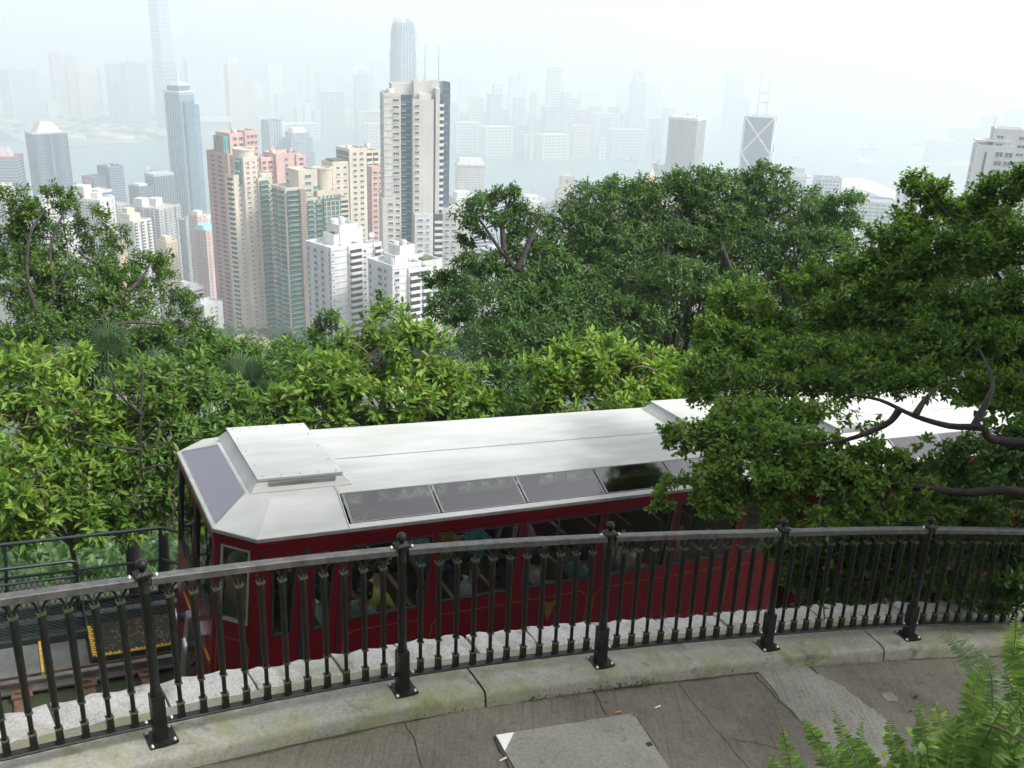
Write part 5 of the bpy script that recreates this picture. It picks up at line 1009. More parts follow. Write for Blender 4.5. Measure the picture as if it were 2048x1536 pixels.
def pane(parent, p0, d, n, h, gm, fm, name='window', fw=.022, inset=.02):
    s0, s1, w0, w1 = h[:4]; t = h[4] if len(h) > 4 else 0.0
    def P(s_, w, o): q = p0 + d * s_ + n * o; return cp(q[0], q[1], w)
    b = MB(); O = [(s0 + t, w0), (s1 - t, w0), (s1, w1), (s0, w1)]; I = [(s0 + t + fw, w0 + fw), (s1 - t - fw, w0 + fw), (s1 - fw, w1 - fw), (s0 + fw, w1 - fw)]
    for k in range(4):
        k2 = (k + 1) % 4
        b.add([P(*O[k], .006), P(*O[k2], .006), P(*I[k2], .006), P(*I[k], .006)], [(0, 1, 2, 3)]); b.add([P(*I[k], .006), P(*I[k2], .006), P(*I[k2], -.03), P(*I[k], -.03)], [(0, 1, 2, 3)])
    wo = b.build(name, fm, parent)
    b = MB(); b.add([P(*q, -inset) for q in I], [(0, 1, 2, 3)]); b.build('pane', gm, wo)
    return wo
near_holes = []
body = MB()
def addside(p0, p1, holes, gm=g_side, fm=m_rub, name='window'):
    b, q0, d, n = side(p0, p1, holes); o = len(body.v); body.v += b.v; body.f += [tuple(o + i for i in f) for f in b.f]; body.m += b.m; body.sm += b.sm
    for h in holes: pane(car, q0, d, n, h, gm, fm, name)
    return q0, d, n
# near side runs from the chamfer at CU to CL-CU ; openings measured from CU
def nh(u0, u1, w0, w1, t=.0): return (u0 - CU, u1 - CU, w0, w1, t)
wins = [nh(1.20, 2.06, -1.0, -.19, .035)] + [nh(2.11 + i * 1.0, 3.06 + i * 1.0, -.98, -.18, .035) for i in range(4)] + [nh(6.11, 6.55, -.98, -.18, .035)]
doors = [nh(.45, .70, -1.05, -.22, .03), nh(.84, 1.06, -1.05, -.22, .03)]
b, q0, d_, n_ = side((CU, 0), (CL - CU, 0), wins + doors)
# rows with differing sills: cut as two runs
body = MB()
addside((CU, 0), (1.13, 0), [(.45 - CU, .70 - CU, -1.05, -.22, .03), (.84 - CU, 1.06 - CU, -1.05, -.22, .03)], name='door_window')
addside((1.13, 0), (2.085, 0), [(.07, .93, -1.0, -.19, .03)])
for i in range(4): addside((2.085 + i, 0), (3.085 + i if i < 3 else 6.085, 0), [(.025, .975, -.98, -.18, .035)])
addside((6.085, 0), (CL - CU, 0), [(.03, .6, -.98, -.18, .03)])
# far side, opposite direction so the outside faces away
addside((CL - CU, CWD), (4.5, CWD), [(.2, 1.2, -1., -.18, .02), (1.28, 2.28, -1., -.18, .02)])
addside((4.5, CWD), (2.3, CWD), [(.05, 1.05, -1., -.18, .02), (1.13, 2.13, -1., -.18, .02)])
addside((2.3, CWD), (CU, CWD), [(.05, 1.0, -1., -.18, .02), (1.08, 1.8, -1., -.18, .02)])
# ends: side() keeps outside on the right of travel -> go round the ring the other way
addside((0, CW), (CU, 0), [(.07, .37, -.92, -.14, .0)], gm=g_front, fm=m_alu, name='corner_window')
addside((CU, CWD), (0, CWD - CW), [(.07, .37, -.92, -.14, .0)], gm=g_front, fm=m_alu, name='corner_window')
addside((0, CWD - CW), (0, CW), [(.06, .86, -1.0, -.08, .0), (.92, CWD - 2 * CW - .06, -1.0, -.08, .0)], gm=g_front, fm=m_rub, name='front_window')
addside((CL, CW), (CL, CWD - CW), [(.06, .86, -1.0, -.08, .0), (.92, CWD - 2 * CW - .06, -1.0, -.08, .0)], gm=g_front, fm=m_rub, name='front_window')
addside((CL - CU, 0), (CL, CW), [(.07, .37, -.92, -.14, .0)], gm=g_front, fm=m_alu, name='corner_window')
addside((CL, CWD - CW), (CL - CU, CWD), [(.07, .37, -.92, -.14, .0)], gm=g_front, fm=m_alu, name='corner_window')
body.build('body', m_red, car)
def ringoff(r, o):                      # offset ring outward a little
    c = np.mean(np.array(r), 0); out = []
    for i, p in enumerate(r):
        a, c2 = np.array(r[i - 1]), np.array(r[(i + 1) % len(r)]); p = np.array(p); d1 = nrm(p - a); d2 = nrm(c2 - p); n1 = np.array([d1[1], -d1[0]]); n2 = np.array([d2[1], -d2[0]])
        if (n1 @ (p - c)) < 0: n1 = -n1
        if (n2 @ (p - c)) < 0: n2 = -n2
        m_ = nrm(n1 + n2); out.append(p + m_ * o / max(.4, m_ @ n1))
    return out
def band(name, o0, o1, w0, w1, mt):
    b = MB(); a, c = ringoff(RING, o0), ringoff(RING, o1); n = 8
    b.prism([cp(*p, w0) for p in c], [cp(*p, w1) for p in c], caps=False); b.prism([cp(*p, w0) for p in a], [cp(*p, w1) for p in a], caps=False)
    for w in (w0, w1): b.add([cp(*p, w) for p in c] + [cp(*p, w) for p in a], [(i, (i + 1) % n, n + (i + 1) % n, n + i) for i in range(n)])
    return b.build(name, mt, car)
band('cornice', -.01, .022, -.075, -.034, m_red); band('cornice', -.01, .012, -.135, -.078, m_red); band('gutter', -.02, .026, -.033, -.004, m_gut)
band('skirt', -.03, .006, WB - .12, WB + .02, mat('skirt_dark', (.02, .02, .022), .7))
# roof
b = MB(); E_ = ringoff(RING, .02); n = 8
low = [cp(*p, 0) for p in E_]; high = [cp(*p, HR2) for p in TOP]
b.add(low + high, [(i, (i + 1) % n, n + (i + 1) % n, n + i) for i in range(n) if i not in (3, 7)], 0, False); b.add(high, [tuple(range(n))], 0, False)
und = [cp(*p, HR2 - .03) for p in TOP]; b.add(und, [tuple(range(n - 1, -1, -1))], 1)
def _sl(u, s_, far):
    v = -.02 + (IR + .02) * s_; return cp(u, CWD - v if far else v, HR2 * s_)
for far in (False, True):
    i0, i1 = (0, 7) if not far else (3, 4)
    for Q in ([low[i0], _sl(1.18, 0, far), _sl(1.18, 1, far), high[i0]], [_sl(6.03, 0, far), low[i1], high[i1], _sl(6.03, 1, far)], [_sl(1.18, 0, far), _sl(6.03, 0, far), _sl(6.03, .13, far), _sl(1.18, .13, far)], [_sl(1.18, .96, far), _sl(6.03, .96, far), _sl(6.03, 1, far), _sl(1.18, 1, far)]):
        b.add(Q, [(0, 1, 2, 3)], 0, False)
b.build('roof', [m_roofp, m_int], car)
def slope(u, s_, lift=.006, far=False): # point on the near roof slope: s_=0 at the gutter, 1 at the flat
    v = -.02 + (IR + .02) * s_; q = (u, CWD - v if far else v); return cp(q[0], q[1], HR2 * s_ + lift)
m_back = mat('skylight_lining', (.085, .08, .085), .7, .2, 2)
def skylight(P, nm='skylight'):
    P = [np.array(p) for p in P]; c = sum(P) / 4; nn = nrm(np.cross(P[1] - P[0], P[3] - P[0])); nn = nn if nn[2] > 0 else -nn
    b = MB(); I = [p + (c - p) * .05 for p in P]; b.add([p + nn * .004 for p in P] + [p + nn * .004 for p in I], [(k, (k + 1) % 4, 4 + (k + 1) % 4, 4 + k) for k in range(4)]); o = b.build(nm, m_gut, car)
    b = MB(); b.add([p + nn * .002 for p in I], [(0, 1, 2, 3)]); b.build('pane', g_end if nm == 'end_skylight' else g_sky, o)
    if nm != 'skylight': b = MB(); b.add([p - nn * .004 for p in P], [(0, 1, 2, 3)]); b.build('backing', m_back, o)
us = [1.19, 2.13, 3.10, 4.08, 5.04, 6.02]
for far in (False, True):
    for a, c in zip(us[:-1], us[1:]): skylight([slope(a + .008, .13, .004, far), slope(c - .008, .13, .004, far), slope(c - .008, .97, .004, far), slope(a + .008, .97, .004, far)])
def endslope(v, s_, front=True):
    u = .0 - .02 + (.344 + .02) * s_; return cp(u if front else CL - u, v, HR2 * s_ + .004)
for fr in (True, False): skylight([endslope(CW + .03, .10, fr), endslope(CWD - CW - .03, .10, fr), endslope(CWD - .60, .96, fr), endslope(.60, .96, fr)], 'end_skylight')
b = MB(); 
for u0, u1 in ((1.4, 3.65), (3.66, 5.95)): b.add([cp(u0, 1.165, HR2 + .003), cp(u1, 1.165, HR2 + .003), cp(u1, 1.177, HR2 + .003), cp(u0, 1.177, HR2 + .003)], [(0, 1, 2, 3)])
b.add([cp(1.17, IR, HR2 + .003), cp(1.18, IR, HR2 + .003), cp(1.18, CWD - IR, HR2 + .003), cp(1.17, CWD - IR, HR2 + .003)], [(0, 1, 2, 3)])
b.build('roof_seam', m_gut, car)
b = MB()
for u in (1.165, 6.04):
    P0 = np.array(slope(u, 0, .003)); P1 = np.array(slope(u, 1, .003)); e = np.array([.006, 0, 0]); b.add([P0 - e, P0 + e, P1 + e, P1 - e], [(0, 1, 2, 3)])
b.build('panel_joint', m_gut, car)
# roof ventilator boxes
def vent(flip):
    f = (lambda u: CL - u) if flip else (lambda u: u)
    B0 = [(.37, .53), (1.37, .53), (1.37, 1.98), (.37, 1.98)]; T0 = [(.46, .60), (1.26, .60), (1.26, 1.90), (.46, 1.90)]; zb_, zt_ = HR2 + .004, HR2 + .115
    b = MB(); P0 = [cp(f(u), v, zb_) for u, v in B0]; P1 = [cp(f(u), v, zt_) for u, v in T0]
    if flip: P0 = [P0[1], P0[0], P0[3], P0[2]]; P1 = [P1[1], P1[0], P1[3], P1[2]]
    b.hexa(P0 + P1); o = b.build('roof_ventilator', m_roofp, car)
    b = MB(); L0 = [(.44, .575), (1.28, .575), (1.28, 1.925), (.44, 1.925)]; q = [cp(f(u), v, zt_ - .012) for u, v in L0]; q2 = [cp(f(u), v, zt_ + .012) for u, v in L0]; b.prism(q, q2); b.build('lid', m_roofp, o)
    b = MB()
    for v0, v1 in ((.553, .583), (1.917, 1.947)):
        a0, a1 = f(.55), f(1.2); a0, a1 = min(a0, a1), max(a0, a1); b = MB(); tbox(b, a0, a1, v0, v1, HR2 + .05, HR2 + .088); b.build('slot', m_gut, o)
    b = MB()
    for u in np.linspace(.5, 1.22, 5):
        for v in (.62, 1.88): p = cp(f(u), v, zt_ + .0125); b.lathe([(.009, 0), (.009, .004), (.001, .006)], 6, p)
    for v in np.linspace(.9, 1.6, 3):
        for u in (.49, 1.23): p = cp(f(u), v, zt_ + .0125); b.lathe([(.009, 0), (.009, .004), (.001, .006)], 6, p)
    b.build('screw', m_gut, o)
vent(False); vent(True)
# doors: black seams; gold lining; crest
b = MB()
for u, w_ in ((.375, .022), (.77, .05), (1.125, .022)): tbox(b, u - w_ / 2, u + w_ / 2, -.006, .0, WB + .05, -.14)
b.build('door_seam', m_rub, car)
def goldline(pts, p0=(0, 0), d=(1, 0), n=(0, -1), w=.010):
    b = MB(); P = [np.array(p) for p in pts]
    for a, c in zip(P[:-1], P[1:]):
        t = nrm(c - a); q = np.array([-t[1], t[0]]) * w / 2; V = []
        for z in (a - q, c - q, c + q, a + q): V.append(cp(p0[0] + d[0] * z[0] + n[0] * .004, p0[1] + d[1] * z[0] + n[1] * .004, z[1]))
        b.add(V, [(0, 1, 2, 3)])
    b.build('gold_line', m_gold, car)
def panel(u0, u1, wt, wb, c=.09, **kw): goldline([(u0, wb), (u0, wt - c), (u0 + c, wt), (u1 - c, wt), (u1, wt - c), (u1, wb)], **kw)
panel(1.19, 2.04, -1.13, -2.0); panel(2.13, 4.02, -1.12, -2.0); panel(4.11, 6.0, -1.12, -2.0); panel(6.06, 6.85, -1.12, -2.0)
panel(.05, .39, -1.10, -2.0, .05, p0=(0, CW), d=tuple(nrm(np.array([CU, -CW]))), n=tuple(nrm(np.array([-CW, -CU]))))
b = MB(); rr = random.Random(12)      # gilt crest: winged shield over stacked scrolls
def crest(pts, dv=.008): b.prism([cp(3.53 + x, -.003, -1.28 + z) for x, z in pts], [cp(3.53 + x, -.003 - dv, -1.28 + z) for x, z in pts])
for i in range(5):
    z = .07 - i * .035; hw = .075 - i * .009 + (.01 if i == 0 else 0); crest([(-hw, z - .012), (hw * .8, z - .016), (hw, z + .004), (hw * .6, z + .012), (-hw * .7, z + .014)], .006 + .002 * (i % 2))
crest([(.03, .08), (.085, .115), (.095, .10), (.07, .07)]); crest([(-.03, .085), (-.07, .105), (-.085, .09), (-.06, .07)]); crest([(-.02, -.10), (.03, -.10), (.0, -.13)])
b.build('crest', m_gold, car)
# inside
b = MB(); tbox(b, .1, CL - .1, .06, CWD - .06, -2.02, -1.98); b.build('floor', m_int, car)
for i, u in enumerate(np.arange(1.05, 6.6, .50)):
    b = MB(); tbox(b, u, u + .30, .12, 1.02, -1.62, -1.57); tbox(b, u - .03, u + .015, .12, 1.02, -1.57, -1.18); tbox(b, u, u + .30, 1.35, CWD - .12, -1.62, -1.57); tbox(b, u - .03, u + .015, 1.35, CWD - .12, -1.57, -1.18)
    for v in (.2, .95, 1.42, 2.2): tbox(b, u + .03, u + .07, v - .02, v + .02, -1.98, -1.62)
    b.build('bench', m_seat, car)
b = MB()
for u in (.95, 2.6, 4.3, 6.0): b.tube([cp(u, 1.18, -1.98), cp(u, 1.18, -.03)], .016, 8)
b.build('grab_pole', m_alu, car)
b = MB(); tbox(b, .1, .42, .5, 1.9, -1.98, -1.15); b.build('control_desk', m_vin, car)
# buffers and coupler on the ends
for e, sg in ((0, -1), (CL, 1)):
    b = MB(); M = Matrix.Rotation(R_(90) * sg, 3, 'Y')
    for v in (.92, 1.48): b.lathe([(.05, 0), (.05, .10), (.11, .11), (.12, .13), (.10, .15), (.001, .155)], 14, cp(e + sg * .01, v, -1.62), 0, True, M)
    b.build('buffer', m_alu, car)
    b = MB(); P0 = cp(e + sg * .02, 1.2, -1.4)
    b.hexa([cp(e, 1.05, -2.25), cp(e + sg * .1, 1.05, -2.25), cp(e + sg * .1, 1.35, -2.25), cp(e, 1.35, -2.25), cp(e, 1.13, -1.42), cp(e + sg * .06, 1.13, -1.42), cp(e + sg * .06, 1.27, -1.42), cp(e, 1.27, -1.42)]); b.build('coupler_guard', m_alu, car)
    b = MB(); tbox(b, min(e, e + sg * .06), max(e, e + sg * .06), .55, .80, -1.40, -1.27); tbox(b, min(e, e + sg * .06), max(e, e + sg * .06), 1.6, 1.85, -1.40, -1.27); b.build('headlight', m_alu, car)
    b = MB(); tbox(b, min(e, e + sg * .012), max(e, e + sg * .012), .34, 2.05, -1.46, -1.42); b.build('orange_stripe', mat('orange_reflector', (.55, .18, .03), .5), car)
    b = MB(); 
    for v in (.75, 1.6): b.tube([cp(e + sg * .02, v, -.98), cp(e + sg * .035, v + .3, -.3)], .008, 5)
    b.build('wiper', m_rub, car)
# second car, coupled below
car2 = copy_tree(car); car2['label'] = 'second red funicular car coupled behind, mostly hidden by leafy branches'
car2.matrix_world = Matrix.Translation(Vector(TA) * TS * (CL + .32)) @ TM
car['group'] = car2['group'] = 'coupled funicular cars'
b = MB(); b.hexa([cp(CL + .02, .6, -1.95), cp(CL + .30, .6, -1.95), cp(CL + .30, 1.8, -1.95), cp(CL + .02, 1.8, -1.95), cp(CL + .02, .6, -.2), cp(CL + .30, .6, -.2), cp(CL + .30, 1.8, -.2), cp(CL + .02, 1.8, -.2)])
o = b.build('gangway', m_rub, car)
# ------------------------------------------------------------------ passengers
SKIN = [(.50, .33, .24), (.42, .27, .18), (.56, .39, .29)]
def cloth(c): return mat('cloth_%d_%d_%d' % tuple(int(x * 100) for x in c), c, .85, .25, 9)
m_hair = mat('dark_hair', (.015, .012, .010), .45, .3, 40); m_shoe = mat('shoe', (.03, .028, .026), .6)
def person(u, v, face, shirt, legs, label, seed, lift=0.0, hat=None, shades=False, hair=None, arm=0):
    shirt = tuple(min(.75, c * 1.5) for c in shirt); rr = random.Random(seed); V = []; E = []; Rr = []
    def pt(p, r, par=None):
        V.append(p); Rr.append(r)
        if par is not None: E.append((par, len(V) - 1))
        return len(V) - 1
    lean = rr.uniform(-.03, .05); tw = rr.uniform(-.12, .12)
    pel = pt((0, 0, .10), (.13, .16)); sp = pt((-.02 + lean, 0, .28), (.11, .145), pel); ch = pt((-.03 + lean * 2, 0, .44), (.12, .17), sp); nk = pt((-.02 + lean * 2, 0, .585), (.052, .055), ch)
    h1 = pt((.015 + lean * 2, tw * .1, .66), (.068, .062), nk); h2 = pt((.01 + lean * 2, tw * .1, .745), (.098, .078), h1); h3 = pt((0 + lean * 2, tw * .1, .815), (.075, .062), h2)
    for sg in (-1, 1):
        sh = pt((-.03 + lean * 2, sg * .185, .50), (.058, .06), ch)
        up = arm and sg == (1 if arm > 0 else -1)
        el = pt((.12, sg * .26, .27) if not up else (.16, sg * .28, .42), (.043, .043), sh); wr = pt((.30, sg * .13, .22) if not up else (.26, sg * .20, .66), (.029, .026), el)
        dx = np.array([.07, -sg * .02, .01]) if not up else np.array([.03, -sg * .02, .07]); pm = pt(tuple(np.array(V[wr]) + dx), (.034, .020), wr); pb = np.array(V[pm]); side_ = np.array([0, sg * 1.0, .0]); fw = nrm(dx)
        for q in range(4):
            o = side_ * (.026 - .017 * q); L = (.032, .038, .036, .028)[q]; k1 = pt(tuple(pb + o + fw * (.03)), (.010, .010), pm); k2 = pt(tuple(pb + o + fw * (.03 + L) + np.array([0, 0, -.012])), (.008, .008), k1); pt(tuple(pb + o + fw * (.034 + L * 1.4) + np.array([0, 0, -.032])), (.007, .007), k2)
        k1 = pt(tuple(np.array(V[wr]) + dx * .5 - side_ * .032), (.011, .011), wr); pt(tuple(np.array(V[wr]) + dx * 1.1 - side_ * .05 + np.array([0, 0, -.01])), (.009, .009), k1)
        hp = pt((.06, sg * .09, .07), (.095, .09), pel); kn = pt((.42, sg * .11, .10), (.066, .066), hp); an = pt((.43, sg * .11, -.34), (.042, .042), kn); pt((.56, sg * .12, -.40), (.035, .042), an)
    me = bpy.data.meshes.new('person'); me.from_pydata(V, E, []); o = bpy.data.objects.new('person', me); COL.objects.link(o)
    o.modifiers.new('skin', 'SKIN'); sv = me.skin_vertices[0].data
    for i, r in enumerate(Rr): sv[i].radius = r
    sv[0].use_root = True
    ss = o.modifiers.new('sub', 'SUBSURF'); ss.levels = 1; ss.render_levels = 1
    dg = bpy.context.evaluated_depsgraph_get(); nm = bpy.data.meshes.new_from_object(o.evaluated_get(dg)); o.modifiers.clear(); o.data = nm
    sk_ = SKIN[seed % 3]; nm.materials.clear()
    for m_ in (mat('skin_%d' % (seed % 3), sk_, .55, .12, 12), cloth(shirt), cloth(legs), m_shoe): nm.materials.append(m_)
    for p in nm.polygons:
        c = p.center; p.use_smooth = True
        if c.z > .575 : mi = 0
        elif c.z < -.30: mi = 3
        elif c.x > .15 and c.z > .15 and abs(c.y) > .03: mi = 0
        elif (c.z < .155 or c.x > .2): mi = 2
        else: mi = 1
        p.material_index = mi
    hd = Vector((.01 + lean * 2, tw * .1, .755)); long_ = hair if hair is not None else rr.random() < .5
    b = MB(); Vh = []; n = 14
    for j in range(8):
        ph = j / 7 * (2.0 if long_ else 1.55)
        for i in range(n):
            th = 2 * math.pi * i / n; fx = math.cos(th); cut = 1.0 if fx < .35 else .62
            a = min(ph * cut, 2.2); Vh.append((hd.x - .012 + .106 * math.sin(a) * fx, hd.y + .090 * math.sin(a) * math.sin(th), hd.z + .018 + .098 * math.cos(a) - (max(0, j - 5) * .035 if long_ and fx < .3 else 0)))
    b.add(Vh, [(j * n + i, j * n + (i + 1) % n, (j + 1) * n + (i + 1) % n, (j + 1) * n + i) for j in range(7) for i in range(n)], 0, True)
    link('hair', b.mesh('hair', m_hair), o)
    b = MB(); b.add([(hd.x + .088, hd.y, hd.z + .015), (hd.x + .118, hd.y, hd.z - .025), (hd.x + .086, hd.y - .016, hd.z - .03), (hd.x + .086, hd.y + .016, hd.z - .03)], [(0, 1, 2), (0, 3, 1), (1, 3, 2)], 0)
    link('nose', b.mesh('nose', nm.materials[0]), o)
    for sg in (-1, 1):
        b = MB(); b.lathe([(.001, -.008), (.011, 0), (.001, .008)], 8, (hd.x + .084, hd.y + sg * .032, hd.z + .01)); link('eye', b.mesh('eye', m_hair), o)
        b = MB(); b.lathe([(.001, -.03), (.014, -.01), (.016, .015), (.001, .03)], 8, (hd.x - .0, hd.y + sg * .088, hd.z - .01)); link('ear', b.mesh('ear', nm.materials[0]), o)
    b = MB(); b.box((hd.x + .082, hd.y, hd.z - .058), (.012, .042, .009)); link('mouth', b.mesh('mouth', mat('lips', (.35, .12, .11), .5)), o)
    if shades:
        b = MB()
        for sg in (-1, 1): b.lathe([(.001, -.003), (.026, -.003), (.026, .003), (.001, .003)], 10, (hd.x + .100, hd.y + sg * .032, hd.z + .008), M=Matrix.Rotation(R_(90), 3, 'Y'))
        b.box((hd.x + .1, hd.y, hd.z + .012), (.004, .03, .006)); link('sunglasses', b.mesh('sunglasses', m_rub), o)
    if hat:
        b = MB(); b.lathe([(.112, .03), (.108, .07), (.085, .11), (.001, .122)], 14, tuple(hd)); b.box((hd.x + .13, hd.y, hd.z + .034), (.10, .13, .012)); link('cap', b.mesh('cap', cloth(hat)), o)
    tag(o, label=label, cat='person')
    o.matrix_world = TM @ Matrix.Translation(Vector(cp(u, v, -1.57 + lift))) @ Matrix.Rotation(face, 4, 'Z')
    return o
for i_, a in enumerate([(.40, .95, R_(205), (.65, .20, .03), (.05, .05, .06), 'driver in orange top and khaki cap behind the corner window', .14, (.42, .36, .22), False, False, 0),
    (1.18, .42, 0, (.55, .56, .60), (.10, .14, .20), 'black haired passenger in white and grey top by the first window', 0, None, False, True, 0), (1.47, .30, 3.6, (.30, .42, .45), (.08, .08, .08), 'passenger wearing dark sunglasses facing out of the first window', 0, None, True, True, 0),
    (1.72, .55, .3, (.45, .60, .10), (.25, .24, .2), 'passenger in lime yellow shirt behind the first window', .05, None, False, False, 1), (1.35, 1.55, .2, (.45, .02, .04), (.1, .1, .12), 'passenger in bright red top on the far bench', .12, None, False, False, -1), (1.80, 1.6, 0, (.30, .05, .10), (.1, .1, .1), 'passenger in maroon top on the far bench holding a hand up', .16, None, False, False, 1),
    (2.30, .45, 0, (.22, .24, .30), (.1, .1, .14), 'passenger in dark slate top at start of the second window', 0, None, False, True, 0), (2.55, 1.35, .1, (.25, .42, .62), (.1, .12, .2), 'passenger in sky blue shirt seated across the aisle', .12, None, False, False, 0), (2.74, .42, -.2, (.42, .58, .66), (.25, .33, .4), 'passenger in pale turquoise shirt in the second window', 0, None, False, False, 0),
    (2.95, 1.5, .2, (.50, .34, .03), (.12, .1, .08), 'passenger in mustard yellow top across the aisle', .16, None, False, True, 0), (3.30, 1.4, 0, (.10, .40, .45), (.1, .1, .1), 'passenger in teal and striped top by the far window', .14, None, False, True, -1), (3.62, .50, .1, (.42, .40, .36), (.12, .30, .24), 'passenger in greyish top with green bag in the third window', 0, None, False, True, 0), (3.88, 1.3, 0, (.55, .25, .30), (.1, .1, .12), 'passenger in pink top beyond the third window', .16, None, False, True, 0),
    (4.25, .45, .2, (.14, .32, .26), (.08, .08, .08), 'passenger in green top at start of the fourth window', 0, None, False, True, 0), (4.62, .5, 0, (.12, .12, .14), (.3, .32, .36), 'passenger in black top holding up a bare arm', .06, None, False, False, 1), (4.98, .55, .1, (.5, .5, .55), (.1, .1, .1), 'passenger in white top near the overhanging leaves', 0, None, False, True, 0), (5.6, .6, 0, (.3, .12, .10), (.1, .1, .1), 'passenger in rust top behind the fifth window', 0, None, False, False, 0)]):
    person(a[0], a[1], a[2], a[3], a[4], a[5], 30 + i_, a[6], a[7], a[8], a[9], a[10])

# ------------------------------------------------------------------ plants
def ramp_cols(*c): return [(i / max(1, len(c) - 1), x) for i, x in enumerate(c)]
m_lf_bright = leaf_mat('leaf_bright', ramp_cols((.055, .120, .016), (.095, .195, .024), (.15, .265, .036), (.22, .32, .06)), .38)
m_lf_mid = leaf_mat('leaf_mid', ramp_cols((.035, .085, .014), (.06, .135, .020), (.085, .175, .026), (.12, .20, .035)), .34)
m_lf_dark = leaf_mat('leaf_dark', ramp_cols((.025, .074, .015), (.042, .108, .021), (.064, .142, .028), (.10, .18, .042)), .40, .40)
m_lf_small = leaf_mat('leaf_small', ramp_cols((.045, .110, .018), (.078, .170, .028), (.12, .225, .036), (.20, .30, .06)), .44, .42)
m_lf_left = leaf_mat('leaf_left', ramp_cols((.040, .090, .016), (.062, .135, .022), (.088, .170, .028), (.125, .20, .04)), .34)
m_bark = mat('bark', (.036, .030, .026), .9, .45, 8, bump=.6); m_twig = mat('twig', (.16, .115, .075), .85, .3, 14)
_T8 = np.array([(0, 0), (.30, 1), (.66, .80), (1, 0), (.66, -.80), (.30, -1), (.30, 0), (.66, 0)])
_F8 = np.array([(0, 6, 1), (0, 5, 6), (1, 6, 7), (1, 7, 2), (6, 4, 7), (6, 5, 4), (2, 7, 3), (7, 4, 3)])
_T4 = np.array([(0, 0), (.45, 1), (1, 0), (.45, -1)]); _F4 = np.array([(0, 2, 1), (0, 3, 2)])
def leaf_geo(P, F, N, L, wr, droop=.18, fold=.25, lite=False):
    Tm, Fc = (_T4, _F4) if lite else (_T8, _F8)
    F = nrm(F); Sd = nrm(np.cross(F, N)); N = np.cross(Sd, F); n = len(P); L = np.asarray(L).reshape(-1, 1, 1)
    t = Tm[:, 0].reshape(1, -1, 1); s = Tm[:, 1].reshape(1, -1, 1)
    V = P[:, None, :] + L * (t * F[:, None, :] + s * wr * Sd[:, None, :] + (np.abs(s) * wr * fold - droop * t * t) * N[:, None, :])
    k = len(Tm); Fs = (np.arange(n) * k)[:, None, None] + Fc[None]
    return V.reshape(-1, 3), Fs.reshape(-1, 3), k
_lm = {}
DENS = 2.6
def single_leaf_mesh(mt, wr, droop, fold):
    key = (mt.name, wr, droop, fold)
    if key not in _lm:
        V, F, k = leaf_geo(np.zeros((1, 3)), np.array([[1., 0, 0]]), np.array([[0, 0, 1.]]), [1.0], wr, droop, fold); _lm[key] = np_mesh('leaf', V, F, mt, np.zeros(8), smooth=False)
    return _lm[key]
def lobes_px(Ls):
    out = []
    for l in Ls:
        x, y, rx, ry, d = l[:5]; c = at(x, y, d); m = depth(c) / FPX; out.append((c, np.array([rx * m, (rx + ry) * .5 * m * (l[5] if len(l) > 5 else 1.0), ry * m])))
    return out
def curve(p0, p1, sag=0.0, n=6, jit=0.0, rr=random):
    P = []; L = np.linalg.norm(p1 - p0)
    for i in range(n + 1):
        t = i / n; q = p0 + (p1 - p0) * t; q = q + np.array([0, 0, sag * L * 4 * t * (1 - t)])
        if 0 < i < n: q = q + np.array([rr.uniform(-1, 1) for _ in range(3)]) * jit * L
        P.append(q)
    return P
